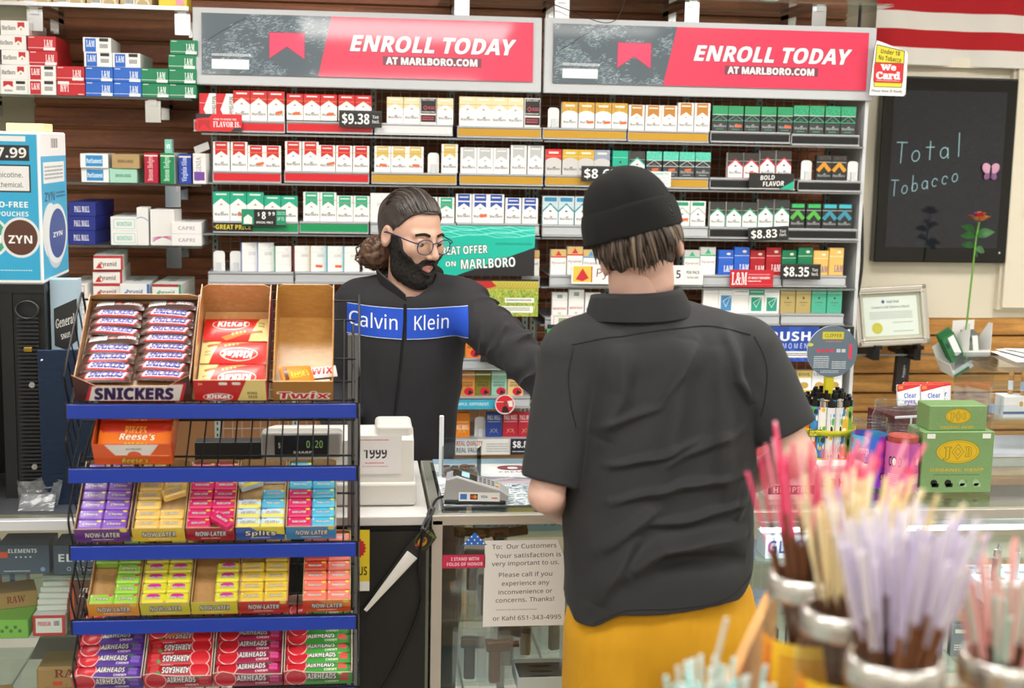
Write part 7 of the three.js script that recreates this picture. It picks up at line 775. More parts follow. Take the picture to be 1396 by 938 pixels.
{ // inside the case by the rack
  const paperBox = (label, w, h, d, x, y, z, art, sd, tp, o) => boxThing('paper_box', label, 'box', w, h, d, x, y, z, art, sd, tp, o);
  const elem = (c, w, h) => { rect(c, '#46566a', -1, -1, w + 2, h + 2); txt(c, 'ELEMENTS', w * 0.2, h * 0.14, w * 0.56, h * 0.14, '#e9edf2'); for (let i = 0; i < 4; i++) oval(c, '#cfd8e2', w * (0.36 + i * 0.09), h * 0.42, 4, 4); oval(c, '#7fa4cc', w * 0.86, h * 0.84, 10, 10); rect(c, '#e8502c', w * 0.02, h * 0.24, w * 0.18, h * 0.2); lines(c, '#d0d8e0', w * 0.12, h * 0.86, w * 0.5, h * 0.06, 1); };
  solo('case_riser', bx(0.5, 0.006, 0.2, -0.72, 0.812, -3.3), edgeGlass, 'glass riser holding the slate paper boxes', 'riser');
  paperBox('slate blue paper box with white capitals and orange price tag', 0.12, 0.072, 0.1, -0.775, 0.8153, -3.27, elem, '#46566a', '#46566a', { cw: 220 }); paperBox('slate blue paper box partly hidden by the blue strip', 0.12, 0.072, 0.1, -0.645, 0.8153, -3.26, (c, w, h) => { rect(c, '#46566a', -1, -1, w + 2, h + 2); txt(c, 'ELEM', w * 0.08, h * 0.3, w * 0.7, h * 0.26, '#e9edf2'); for (let i = 0; i < 4; i++) oval(c, null, w * (0.3 + i * 0.13), h * 0.8, 7, 7, '#dfe6ee', 2); }, '#46566a', '#46566a', { cw: 200 }); paperBox('slate box with red price tags at the edge of the case', 0.12, 0.06, 0.1, -0.91, 0.8153, -3.27, (c, w, h) => { rect(c, '#55657a', -1, -1, w + 2, h + 2); rect(c, '#d8d2b4', w * 0.2, h * 0.2, w * 0.3, h * 0.4); rect(c, '#e8502c', w * 0.6, h * 0.3, w * 0.25, h * 0.3); }, '#55657a', '#55657a');
  const s = 0.6713;
  paperBox('lime green rolling paper box on the case shelf', 0.2, 0.045, 0.16, -0.86, s, -3.26, (c, w, h) => { rect(c, '#7fc04c', -1, -1, w + 2, h + 2); rect(c, '#3a5a2c', w * 0.2, h * 0.3, w * 0.2, h * 0.4); for (let i = 0; i < 8; i++) oval(c, '#4a7a34', w * (0.55 + i * 0.05), h * (0.4 + (i % 2) * 0.2), 4, 4); }, '#7fc04c', '#7fc04c', { cw: 200 });
  for (let i = 0; i < 6; i++) paperBox('white rolling paper booklet in the fanned stack on the case shelf', 0.07, 0.012, 0.1, -0.715 + i * 0.002, s + 0.052 + i * 0.0125, -3.27 - i * 0.008, (c, w, h) => rect(c, '#e6eae4', -1, -1, w + 2, h + 2), '#e6eae4', '#e6eae4', { group: 'white paper booklets', turn: rnd(-0.08, 0.08) });
  paperBox('red framed white paper box under the booklets', 0.075, 0.051, 0.12, -0.715, s, -3.25, (c, w, h) => { rect(c, '#cf3a34', -1, -1, w + 2, h + 2); rect(c, '#f2f2f0', w * 0.1, h * 0.14, w * 0.8, h * 0.7); txt(c, 'PREMIUM', w * 0.16, h * 0.3, w * 0.4, h * 0.2, '#c83a34'); barcode(c, w * 0.64, h * 0.26, w * 0.2, h * 0.3); }, '#e9e9e6', '#f2f2f0');
  paperBox('brown cigar paper box with white capitals beside the rack', 0.07, 0.1, 0.08, -0.635, s + 0.03, -3.25, (c, w, h) => { rect(c, '#6a3a28', -1, -1, w + 2, h + 2); rect(c, '#e0582c', 0, 0, w * 0.16, h); txt(c, 'ZIG', w * 0.3, h * 0.2, w * 0.5, h * 0.22, '#f2eee6', { font: 'serif', slant: 0.15 }); txt(c, 'Ca', w * 0.3, h * 0.7, w * 0.4, h * 0.22, '#f2eee6', { font: 'serif', slant: 0.2 }); }, '#e0582c', '#e6e2da'); paperBox('navy and white box under the brown cigar paper box', 0.07, 0.03, 0.08, -0.635, s, -3.25, (c, w, h) => { rect(c, '#3a4a68', -1, -1, w + 2, h + 2); rect(c, '#eceae4', w * 0.12, h * 0.14, w * 0.76, h * 0.7); }, '#3a4a68', '#eceae4');
  paperBox('kraft paper box with red capitals on the green box', 0.14, 0.04, 0.09, -0.84, s + 0.0452, -3.3, (c, w, h) => { rect(c, '#b08a54', -1, -1, w + 2, h + 2); txt(c, 'RAW', w * 0.5, h * 0.25, w * 0.3, h * 0.4, '#8a2c24', { font: 'serif' }); }, '#b08a54', '#b08a54', { turn: 0.3 });
  paperBox('red and blue striped paper box behind the kraft one', 0.12, 0.09, 0.04, -0.88, s, -3.45, (c, w, h) => { rect(c, '#b83a3c', -1, -1, w + 2, h + 2); rect(c, '#eceff2', w * 0.5, 0, w * 0.5, h); rect(c, '#3a5ac0', w * 0.66, 0, w * 0.1, h); }, '#b83a3c', '#b83a3c'); paperBox('small yellow bottle carton with red cap print', 0.03, 0.05, 0.03, -0.752, s + 0.06, -3.44, (c, w, h) => { rect(c, '#e8d42c', -1, -1, w + 2, h + 2); rect(c, '#d83a34', w * 0.2, 0, w * 0.6, h * 0.3); }, '#e8d42c', '#d83a34'); paperBox('white framed paper box behind the yellow carton', 0.07, 0.06, 0.03, -0.74, s, -3.44, (c, w, h) => { rect(c, '#f0ede8', -1, -1, w + 2, h + 2); c.strokeStyle = '#c85a50'; c.lineWidth = 5; c.strokeRect(4, 4, w - 8, h - 8); }, '#f0ede8', '#f0ede8');
  const y2 = 0.4732; const raw = (c, w, h) => { rect(c, '#bb965e', -1, -1, w + 2, h + 2); speckle(c, w, h, ['#b28c56', '#c4a06a'], 500, 4); txt(c, 'RAW', w * 0.3, h * 0.06, w * 0.6, h * 0.2, '#8a2c24', { font: 'serif' }); rect(c, '#e8502c', w * 0.28, h * 0.36, w * 0.16, h * 0.1); rect(c, '#8a6a3c', w * 0.5, h * 0.4, 2, h * 0.6); txt(c, 'Classic', w * 0.66, h * 0.42, w * 0.24, h * 0.07, '#5a4424', { font: 'serif' }); };
  const t = thing('raw_paper_display', 'kraft rolling paper carton with grey header board low in the case', 'carton', null, [-0.69, y2, -3.3]); part(t, 'carton', cbox(0.14, 0.1, 0.12, 0.006, { f: AC.cell('raw', 230, 164, raw), s: AC.col('#bb965e'), t: AC.col('#bb965e') }).translate(0, 0.05, 0), AC.mat); part(t, 'header_board', plate([[-0.11, 0], [0.07, 0], [0.07, 0.16], [0.0, 0.17], [-0.05, 0.13]], 0.003, AC.col('#6f6d68'), AC.col('#5a5854')).translate(0, 0.08, -0.05), AC.mat);
  for (let i = 0; i < 3; i++) paperBox('open kraft paper box low in the case', 0.1, 0.05, 0.1, -0.86 + i * 0.09, y2 + (i === 1 ? 0 : 0.0), -3.19 - (i === 1 ? 0.0 : 0.02), (c, w, h) => { rect(c, '#b8925a', -1, -1, w + 2, h + 2); txt(c, 'RAW', w * 0.2, h * 0.3, w * 0.5, h * 0.3, '#8a2c24', { font: 'serif' }); }, '#b8925a', '#b8925a', { group: 'open kraft boxes', turn: 0.2 });
}

// ---------------------------------------------------------------- incense jars close by, out of focus
{
  const stand = thing('incense_stand', 'wooden display stand carrying the incense jars', 'display stand', null, [0.5, 0, -1.19]);
  part(stand, 'pedestal', bx(0.56, 1.2, 0.54, 0, 0.6, 0), oakWood); part(stand, 'tray_floor', rb(0.58, 0.02, 0.56, 0.004, 0, 1.21, 0), M(0x8a5a34, 0.5));
  const L = Math.hypot(0.15, 0.32), pl = part(stand, 'divider_board', rb(L, 0.09, 0.012, 0.002), M(0xffffff, 0.5, { map: oakWood.map })); pl.position.set(0.455 - 0.5, 1.262, -1.445 + 1.19); pl.rotation.y = Math.atan2(0.32, 0.15);
  const jarGlass = new THREE.MeshPhysicalMaterial({ color: 0xf1f3ee, roughness: 0.04, transmission: 1, thickness: 0, ior: 1.5 }), ring = M(0xd9d7d2, 0.25, { metalness: 0.85 });
  const labelCell = AT.cell('inc', 240, 160, (c, w, h) => { rect(c, '#f0c42c', -1, -1, w + 2, h + 2); rect(c, '#e89a2c', 0, 0, w * 0.24, h); rect(c, '#f4dc6c', w * 0.5, 0, w * 0.08, h); c.save(); c.translate(w * 0.2, h * 0.92); c.rotate(-Math.PI / 2); txt(c, 'INCENSE', 0, -20, h * 0.8, 22, '#c8402c', { font: 'serif' }); c.restore(); lines(c, '#c86a2c', w * 0.34, h * 0.2, w * 0.5, h * 0.6, 6); });
  const jar = (x, z, y, label) => {
    const t = thing('incense_jar', label, 'jar', null, [x, y, z]);
    part(t, 'glass', lathe([[0.0, 0.002], [0.036, 0.002], [0.044, 0.008], [0.0455, 0.02], [0.0455, 0.105], [0.043, 0.125], [0.038, 0.138], [0.038, 0.158]], 48), jarGlass);
    part(t, 'metal_band', lathe([[0.0385, 0.138], [0.0435, 0.137], [0.0445, 0.142], [0.0435, 0.147], [0.0445, 0.152], [0.0435, 0.158], [0.042, 0.163], [0.037, 0.1635], [0.0365, 0.161]], 56), ring);
    const lab = new THREE.CylinderGeometry(0.046, 0.046, 0.07, 28, 1, true, 2.0, 2.2).translate(0, 0.062, 0); part(t, 'paper_label', mapUV(lab, labelCell, (a, b, c, u, v) => [u, v]), new THREE.MeshPhysicalMaterial({ map: AT.tex, roughness: 0.6, side: THREE.DoubleSide })).rotation.y = 2.6; return t;
  };
  const J = [['pink', 0.487, -1.36, 1.237, 'mason jar of pink tipped incense with a yellow label'], ['cream', 0.487, -1.25, 1.237, 'mason jar of cream tipped incense between two jars'], ['lavender', 0.487, -1.122, 1.237, 'mason jar of lavender incense with shiny metal band'], ['white', 0.49, -1.0, 1.222, 'mason jar without sticks next to the lavender one'], ['salmon', 0.612, -1.16, 1.2205, 'mason jar of salmon pink incense beside the lavender one']];
  const cols = { pink: ['#e8557c', '#ee7a98', '#e23f6c', '#f0a0b4'], cream: ['#ecdcb0', '#e6d29c', '#f0e4c4'], lavender: ['#cfc6de', '#dcd8e4', '#bcb0d4', '#e6e2e8', '#d2c8dc', '#ded6d8'], white: ['#e6e2dc', '#d8d2cc'], salmon: ['#eab0a8', '#e59c98', '#f0c4bc', '#b9d2c4'], aqua: ['#bfe2de', '#a9d8d4', '#d5ecea', '#cfd2c8'] };
  const mats = Object.fromEntries(Object.entries(cols).map(([k, l]) => [k, l.map((c) => M(c, 0.7))])), coat = [0x5a3a24, 0x6b4428, 0x4a2e1c, 0x7a4c2c].map((c) => M(c, 0.95));
  const unit = new THREE.CylinderGeometry(1, 1, 1, 6), up = V3(0, 1, 0);
  const stick = (kind, where, B, T, split, r) => {
    const g = thing('incense_stick', kind + ' incense stick standing in the ' + where, 'incense stick', kind + ' incense sticks in the ' + where, B.toArray()); const d = T.clone().sub(B), len = d.length(); g.quaternion.setFromUnitVectors(up, d.normalize());
    const a = part(g, 'incense_coating', unit, pick(coat)); a.scale.set(r * 1.35, len * split, r * 1.35); a.position.y = len * split / 2; const b = part(g, 'bare_stick', unit, pick(mats[kind])); b.scale.set(r, len * (1 - split), r); b.position.y = len * (1 + split) / 2;
  };
  const N = { pink: 52, cream: 56, lavender: 100, white: 0, salmon: 46 };
  for (const [k, x, z, y, label] of J) {
    jar(x, z, y, label);
    for (let i = 0; i < N[k]; i++) {
      const a = rnd(0, 6.283), r = 0.034 * Math.sqrt(rnd(0.03, 1)), px = r * Math.cos(a), pz = r * Math.sin(a), q = rnd(-0.85, 0.15), B = V3(x + px * q, y + 0.006, z + pz * q), P = V3(x + px, y + 0.16, z + pz), top = B.clone().add(P.clone().sub(B).multiplyScalar((k === 'salmon' ? rnd(1.3, 1.72) : rnd(1.62, 1.92)) + (k === 'pink' ? 0.08 : 0))); top.x += k === 'pink' ? rnd(-0.01, 0.06) : k === 'cream' ? rnd(-0.005, 0.05) : 0;
      stick(k, k + ' jar', B, top, k === 'cream' ? 0.62 : k === 'lavender' ? rnd(0.64, 0.71) : k === 'salmon' ? 0.66 : rnd(0.66, 0.74), 0.002);
    }
  }
  const cup = thing('incense_cup', 'low wooden cup crowded with aqua incense sticks', 'cup', null, [0.35, 1.2205, -1.21]); part(cup, 'shell', lathe([[0, 0], [0.05, 0], [0.06, 0.09], [0.056, 0.09], [0.047, 0.006], [0, 0.006]], 32), M(0x8a5a34, 0.6));
  for (let i = 0; i < 46; i++) { const a = rnd(0, 6.283), r = 0.053 * Math.sqrt(rnd(0.02, 1)), px = r * Math.cos(a), pz = r * Math.sin(a), h = i === 0 ? 0.178 : rnd(0.104, 0.128), B = V3(0.35 + px * 0.8, 1.228, -1.21 + pz * 0.8); stick('aqua', 'wooden cup', B, V3(0.35 + (i ? px : 0.004) * 1.15, 1.228 + h, -1.21 + (i ? pz : 0.0) * 1.15), 0.5, 0.0023); }
}

// ---------------------------------------------------------------- people
const clamp = (x, a, b) => Math.min(b, Math.max(a, x)), mix = (a, b, t) => a + (b - a) * t, sstep = (a, b, x) => { const t = clamp((x - a) / (b - a), 0, 1); return t * t * (3 - 2 * t); };
const smin = (a, b, k) => { const h = clamp(0.5 + 0.5 * (b - a) / k, 0, 1); return mix(b, a, h) - k * h * (1 - h); }, smax = (a, b, k) => -smin(-a, -b, k);
const cap = (x, y, z, a, b, ra, rb) => { const dx = b[0] - a[0], dy = b[1] - a[1], dz = b[2] - a[2], t = clamp(((x - a[0]) * dx + (y - a[1]) * dy + (z - a[2]) * dz) / (dx * dx + dy * dy + dz * dz), 0, 1); return Math.hypot(x - a[0] - dx * t, y - a[1] - dy * t, z - a[2] - dz * t) - mix(ra, rb, t); };
const ell = (x, y, z, c, r) => { const px = x - c[0], py = y - c[1], pz = z - c[2], k0 = Math.hypot(px / r[0], py / r[1], pz / r[2]), k1 = Math.hypot(px / (r[0] * r[0]), py / (r[1] * r[1]), pz / (r[2] * r[2])); return k1 < 1e-9 ? -Math.min(...r) : k0 * (k0 - 1) / k1; };
// naive surface nets over a signed distance field
function net(f, lo, hi, h, color) {
  const n = [0, 1, 2].map((i) => Math.ceil((hi[i] - lo[i]) / h) + 1), [nx, ny, nz] = n, V = new Float32Array(nx * ny * nz), id = (i, j, k) => (k * ny + j) * nx + i;
  for (let k = 0; k < nz; k++) for (let j = 0; j < ny; j++) for (let i = 0; i < nx; i++) V[id(i, j, k)] = f(lo[0] + i * h, lo[1] + j * h, lo[2] + k * h);
  const vi = new Int32Array(nx * ny * nz).fill(-1), P = [], I = [], E = [[0, 1], [2, 3], [4, 5], [6, 7], [0, 2], [1, 3], [4, 6], [5, 7], [0, 4], [1, 5], [2, 6], [3, 7]];
  for (let k = 0; k < nz - 1; k++) for (let j = 0; j < ny - 1; j++) for (let i = 0; i < nx - 1; i++) {
    const c = []; let s = 0; for (let q = 0; q < 8; q++) { const v = V[id(i + (q & 1), j + (q >> 1 & 1), k + (q >> 2))]; c.push(v); if (v < 0) s++; } if (!s || s === 8) continue;
    let x = 0, y = 0, z = 0, m = 0; for (const [a, b] of E) if (c[a] < 0 !== c[b] < 0) { const t = c[a] / (c[a] - c[b]); x += mix(a & 1, b & 1, t); y += mix(a >> 1 & 1, b >> 1 & 1, t); z += mix(a >> 2, b >> 2, t); m++; }
    vi[id(i, j, k)] = P.length / 3; P.push(lo[0] + (i + x / m) * h, lo[1] + (j + y / m) * h, lo[2] + (k + z / m) * h);
  }
  const quad = (a, b, c, d, flip) => { if (a < 0 || b < 0 || c < 0 || d < 0) return; flip ? I.push(a, c, b, a, d, c) : I.push(a, b, c, a, c, d); };
  for (let k = 1; k < nz - 1; k++) for (let j = 1; j < ny - 1; j++) for (let i = 1; i < nx - 1; i++) {
    const v = V[id(i, j, k)] < 0;
    if (v !== V[id(i + 1, j, k)] < 0) quad(vi[id(i, j - 1, k - 1)], vi[id(i, j, k - 1)], vi[id(i, j, k)], vi[id(i, j - 1, k)], !v);
    if (v !== V[id(i, j + 1, k)] < 0) quad(vi[id(i - 1, j, k - 1)], vi[id(i - 1, j, k)], vi[id(i, j, k)], vi[id(i, j, k - 1)], !v);
    if (v !== V[id(i, j, k + 1)] < 0) quad(vi[id(i - 1, j - 1, k)], vi[id(i, j - 1, k)], vi[id(i, j, k)], vi[id(i - 1, j, k)], !v);
  }
  const g = new THREE.BufferGeometry(), Nn = [], U = [], C = [], e = h * 0.5;
  for (let q = 0; q < P.length; q += 3) { const [x, y, z] = [P[q], P[q + 1], P[q + 2]]; let a = f(x + e, y, z) - f(x - e, y, z), b = f(x, y + e, z) - f(x, y - e, z), c = f(x, y, z + e) - f(x, y, z - e); const l = Math.hypot(a, b, c) || 1; Nn.push(a / l, b / l, c / l); U.push((x + z * 0.7) * 6, y * 6); if (color) C.push(...color(x, y, z)); }
  g.setIndex(I); g.setAttribute('position', new THREE.Float32BufferAttribute(P, 3)); g.setAttribute('normal', new THREE.Float32BufferAttribute(Nn, 3)); g.setAttribute('uv', new THREE.Float32BufferAttribute(U, 2)); if (color) g.setAttribute('color', new THREE.Float32BufferAttribute(C, 3)); return g;
}
const lin = (hex) => new THREE.Color(hex).toArray();
// tapered hair locks: list of [points, width, hex]
function locks(list) {
  const G = []; for (const [pts, w, col] of list) {
    const cv = new THREE.CatmullRomCurve3(pts.map((p) => V3(...p))), n = 7, P = [], I = [], C = [], c = lin(col), U = [];
    for (let i = 0; i <= n; i++) { const t = i / n, p = cv.getPoint(t), d = cv.getTangent(t), s = V3(0, 0, 1).cross(d).lengthSq() < 0.05 ? V3(1, 0, 0) : V3(0, 0, 1), a = d.clone().cross(s).normalize(), b = d.clone().cross(a).normalize(), r = w * Math.sin(Math.PI * Math.pow(0.12 + 0.86 * t, 0.8)); for (let k = 0; k < 4; k++) { const q = p.clone().addScaledVector(a, r * Math.cos(k * Math.PI / 2)).addScaledVector(b, 0.6 * r * Math.sin(k * Math.PI / 2)); P.push(q.x, q.y, q.z); C.push(...c); U.push(0, 0); } }
    for (let i = 0; i < n; i++) for (let k = 0; k < 4; k++) { const A = i * 4 + k, B = i * 4 + (k + 1) % 4; I.push(A, B, A + 4, B, B + 4, A + 4); }
    const g = new THREE.BufferGeometry(); g.setIndex(I); g.setAttribute('position', new THREE.Float32BufferAttribute(P, 3)); g.setAttribute('uv', new THREE.Float32BufferAttribute(U, 2)); g.setAttribute('color', new THREE.Float32BufferAttribute(C, 3)); g.computeVertexNormals(); G.push(g);
  } return mergeGeometries(G);
}
// head, face towards +z, origin between the ears
function headCore(x, y, z) {
  const X = Math.abs(x); let d = ell(x, y, z, [0, 0.032, -0.014], [0.0755, 0.086, 0.098]);
  d = smin(d, ell(x, y, z, [0, -0.03, 0.026], [0.061, 0.084, 0.07]), 0.03); d = smin(d, ell(x, y, z, [0, -0.08, 0.03], [0.046, 0.042, 0.052]), 0.025); d = smin(d, ell(x, y, z, [0, -0.108, 0.062], [0.022, 0.017, 0.019]), 0.02);
  d = smin(d, ell(X, y, z, [0.043, -0.022, 0.062], [0.024, 0.022, 0.024]), 0.02); d = smin(d, cap(X, y, z, [0, 0.022, 0.087], [0.044, 0.02, 0.072], 0.009, 0.008), 0.014);
  d = smax(d, -ell(X, y, z, [0.032, 0.003, 0.105], [0.019, 0.014, 0.018]), 0.012); d = smin(d, smax(ell(X, y, z, [0.031, 0.0035, 0.082], [0.0155, 0.0145, 0.0145]), -0.001 - y, 0.003), 0.003);
  d = smin(d, cap(x, y, z, [0, 0.014, 0.092], [0, -0.03, 0.116], 0.008, 0.0115), 0.011); d = smin(d, ell(X, y, z, [0.0115, -0.036, 0.106], [0.0085, 0.0075, 0.01]), 0.006);
  d = smin(d, cap(X, y, z, [0, -0.0645, 0.0985], [0.02, -0.068, 0.09], 0.0062, 0.003), 0.005); d = smin(d, cap(X, y, z, [0, -0.0765, 0.0965], [0.016, -0.073, 0.09], 0.0072, 0.003), 0.005); d = smax(d, -cap(X, y, z, [0, -0.0705, 0.106], [0.021, -0.0705, 0.098], 0.0022, 0.0015), 0.003);
  return d;
}
function headSDF(x, y, z) {
  const X = Math.abs(x), d = headCore(x, y, z), ear = smax(ell(X, y, z, [0.078, -0.006, -0.012], [0.01, 0.031, 0.02]), -ell(X, y, z, [0.0865, -0.002, -0.006], [0.006, 0.02, 0.012]), 0.004); return smin(d, ear, 0.008);
}
const skinColor = (base) => (x, y, z) => { const lip = sstep(0.0015, -0.0015, Math.min(cap(Math.abs(x), y, z, [0, -0.0645, 0.0985], [0.02, -0.068, 0.09], 0.0075, 0.004), cap(Math.abs(x), y, z, [0, -0.0765, 0.0965], [0.016, -0.073, 0.09], 0.0085, 0.004))) * (z > 0.06 ? 1 : 0); const blush = 0.06 * N3(x * 40, y * 40, z * 40); const L = [0.52, 0.2, 0.17]; return base.map((b, i) => mix(b * (1 + blush), L[i], lip * 0.8)); };
function headGeo(base, m, h = 0.0034) { const g = net(headSDF, [-0.1, -0.145, -0.13], [0.1, 0.13, 0.135], h, skinColor(base)); return g.applyMatrix4(m); }
const flesh = () => new THREE.MeshPhysicalMaterial({ vertexColors: true, roughness: 0.5, color: 0xffffff, sheen: 0.1 });
const vc = (rough) => new THREE.MeshPhysicalMaterial({ vertexColors: true, roughness: rough, side: THREE.DoubleSide });
const cloth = (hex, scale, rough = 0.9) => M(hex, rough, { bumpMap: noiseTex(128, 128, (u, v, x, y) => 128 + 50 * Math.sin(x * 1.57) * Math.sin(y * 1.57) + 60 * fbm(u * 24, v * 24, 2, 2), scale, scale), bumpScale: 0.0012, sheen: 0.25, sheenRoughness: 0.8, sheenColor: new THREE.Color(0x888888) });
const mat4 = (p, rx, ry, rz, s = 1) => new THREE.Matrix4().compose(V3(...p), new THREE.Quaternion().setFromEuler(new THREE.Euler(rx, ry, rz, 'YXZ')), V3(s, s, s));
// hand chain: wrist point, forward dir, palm-down normal, side (+1 thumb on the +side)
function handSDF(W, F, U, side) {
  const S = V3().crossVectors(U, F).normalize().multiplyScalar(side), at = (a, b, c) => W.clone().addScaledVector(F, a).addScaledVector(S, b).addScaledVector(U, c).toArray(), B = [];
  for (let i = 0; i < 4; i++) { const o = [-0.03, -0.01, 0.01, 0.028][i], l = [0.03, 0.036, 0.038, 0.034][i]; B.push([at(0.02, o * 0.6, 0), at(0.085, o, 0), 0.015, 0.0105], [at(0.085, o, 0), at(0.085 + l, o * 1.1, -0.006), 0.0095, 0.0085], [at(0.085 + l, o * 1.1, -0.006), at(0.085 + l * 1.7, o * 1.12, -0.022), 0.0085, 0.0075]); }
  B.push([at(0.02, 0.03, 0), at(0.055, 0.055, -0.006), 0.013, 0.0105], [at(0.055, 0.055, -0.006), at(0.085, 0.06, -0.016), 0.0105, 0.0085]); return (x, y, z) => B.reduce((d, b) => smin(d, cap(x, y, z, ...b), 0.006), 1);
}
// walks from z = z0 towards -z (dir -1) or +z until the field turns negative
const hitZ = (f, x, y, z0, dir, n = 60) => { let z = z0; for (let i = 0; i < n; i++) { const d = f(x, y, z); if (d < 0.0004) return z; z += dir * Math.max(d * 0.8, 0.0006); } return z; };

// ---- clerk behind the counter
{
  const base = [0.62, 0.37, 0.27], t = thing('person', 'bearded clerk with glasses in a black zip sweatshirt with blue chest panel, reaching out', 'person');
  const HM = mat4([0.166, 1.583, -3.93], 0.2, 0.62, -0.03, 1.03), inv = HM.clone().invert();
  const S1 = [0.315, 1.375, -3.94], E1 = [0.455, 1.272, -3.72], W1 = [0.6, 1.14, -3.52], S2 = [0.02, 1.37, -4.0], E2 = [-0.065, 1.12, -4.02], W2 = [-0.02, 1.0, -3.8];
  const torso = (x, y, z) => { const k = (y - 0.8) / 0.6, a = 0.15 + 0.025 * sstep(0.2, 1, k) - 0.03 * sstep(0.95, 1.12, k), b = 0.112 + 0.012 * sstep(0.2, 0.9, k), cx = 0.152 + 0.012 * k, r = Math.pow(Math.pow(Math.abs((x - cx) / a), 2.6) + Math.pow(Math.abs((z + 3.985) / b), 2.6), 1 / 2.6); return smax(smax((r - 1) * b, y - 1.44, 0.06), 0.72 - y, 0.02); };
  const hand1 = handSDF(V3(...W1), V3(0.6, -0.45, 0.66).normalize(), V3(0.25, 0.88, 0.4).normalize(), -1), hand2 = handSDF(V3(...W2), V3(0.1, -0.35, 0.9).normalize(), V3(0, 0.93, 0.36).normalize(), 1);
  const bodyF = (x, y, z) => { let d = torso(x, y, z) + 0.02; d = smin(d, cap(x, y, z, S1, E1, 0.05, 0.042), 0.03); d = smin(d, cap(x, y, z, E1, W1, 0.04, 0.028), 0.02); d = smin(d, cap(x, y, z, S2, E2, 0.05, 0.042), 0.03); d = smin(d, cap(x, y, z, E2, W2, 0.04, 0.028), 0.02); for (const s of [-0.085, 0.085]) { d = smin(d, cap(x, y, z, [0.155 + s, 0.82, -3.99], [0.155 + s * 1.1, 0.45, -3.98], 0.085, 0.058), 0.03); d = smin(d, cap(x, y, z, [0.155 + s * 1.1, 0.45, -3.98], [0.155 + s * 1.1, 0.08, -4.0], 0.056, 0.04), 0.02); d = smin(d, cap(x, y, z, [0.155 + s * 1.1, 0.04, -4.01], [0.155 + s * 1.2, 0.03, -3.87], 0.038, 0.03), 0.02); } return smin(d, cap(x, y, z, [0.16, 1.36, -3.98], [0.165, 1.48, -3.95], 0.07, 0.055), 0.04); };
  const plain = () => base, bodyG = net(bodyF, [-0.2, -0.02, -4.18], [0.7, 1.52, -3.4], 0.016, plain), h1 = net((x, y, z) => smin(hand1(x, y, z), cap(x, y, z, E1, W1, 0.04, 0.028), 0.012), [0.52, 1.0, -3.62], [0.78, 1.24, -3.32], 0.0045, plain), h2 = net((x, y, z) => smin(hand2(x, y, z), cap(x, y, z, E2, W2, 0.04, 0.028), 0.012), [-0.14, 0.9, -3.9], [0.12, 1.08, -3.58], 0.0045, plain);
  part(t, 'body', mergeGeometries([headGeo(base, HM), bodyG, h1, h2, net((x, y, z) => cap(x, y, z, [0.16, 1.36, -3.98], [0.16, 1.56, -3.945], 0.066, 0.054), [0.06, 1.27, -4.07], [0.26, 1.63, -3.86], 0.006, plain)]), flesh());
  for (const s of [-1, 1]) { const e = new THREE.SphereGeometry(0.0128, 20, 14), c = []; const p = e.attributes.position; for (let i = 0; i < p.count; i++) { const q = Math.hypot(p.getX(i), p.getY(i) + 0.005) / 0.0128; c.push(...(p.getZ(i) > 0 && q < 0.28 ? [0.01, 0.01, 0.01] : p.getZ(i) > 0 && q < 0.52 ? [0.09, 0.045, 0.02] : [0.75, 0.72, 0.68])); } e.setAttribute('color', new THREE.Float32BufferAttribute(c, 3)); part(t, 'eye', e.translate(s * 0.031, 0.0015, 0.0825).applyMatrix4(HM), vc(0.15)); part(t, 'eyebrow', tube([[s * 0.014, 0.0225, 0.0985], [s * 0.03, 0.027, 0.0935], [s * 0.05, 0.02, 0.078]], 0.0038, 12, 6).applyMatrix4(HM), M(0x1d1511, 0.9)); }
  // beard
  const beardF = (x, y, z) => { const th = 0.006 + 0.009 * sstep(-0.07, -0.12, y) + 0.0022 * N3(x * 160, y * 90, z * 160), front = sstep(0.03, 0.085, z), ym = mix(0.004, -0.047 - 0.01 * sstep(0.03, 0.0, Math.abs(x)) * 0, front) - 0.014 * front * sstep(0.018, 0.034, Math.abs(x)) * sstep(0.055, 0.034, Math.abs(x)); let d = Math.max(headCore(x, y, z) - th, y - ym - 0.003 * N3(x * 90, 1, z * 90), -0.012 - z + 0.4 * (y + 0.03)); return smax(d, -ell(x, y, z, [0, -0.071, 0.104], [0.0225, 0.0125, 0.03]), 0.004); };
  part(t, 'beard', net(beardF, [-0.1, -0.16, -0.05], [0.1, 0.02, 0.14], 0.0034, (x, y, z) => { const n = 0.6 + 0.5 * N3(x * 200, y * 60, z * 200); return [0.016 * n, 0.012 * n, 0.01 * n]; }).applyMatrix4(HM), vc(0.75));
  // hair combed back, gathered behind the neck
  const hairF = (x, y, z) => { const X = Math.abs(x), strand = 0.0022 * N3(x * 150, (y - z) * 28, 3) + 0.003 * N3(x * 60, (y - z) * 14, 8), line = mix(mix(-0.075, 0.0, sstep(-0.06, -0.02, z)), 0.078, sstep(-0.005, 0.07, z)), side = mix(line, Math.max(line, 0.03), sstep(0.0, 0.03, z)); let d = Math.max(ell(x, y, z, [0, 0.034, -0.016], [0.0795, 0.0925, 0.104]) - 0.002 - strand, side - y, z - 0.092 + X * 0.25); d = smax(d, -ell(X, y, z, [0.084, -0.004, -0.006], [0.02, 0.03, 0.022]), 0.006); const tail = Math.min(ell(x, y, z, [-0.045, -0.075, -0.085], [0.052, 0.05, 0.042]), ell(x, y, z, [0.02, -0.08, -0.08], [0.05, 0.05, 0.035])) + 0.007 * N3(x * 70, y * 55, z * 70); return smin(d, tail, 0.02); };
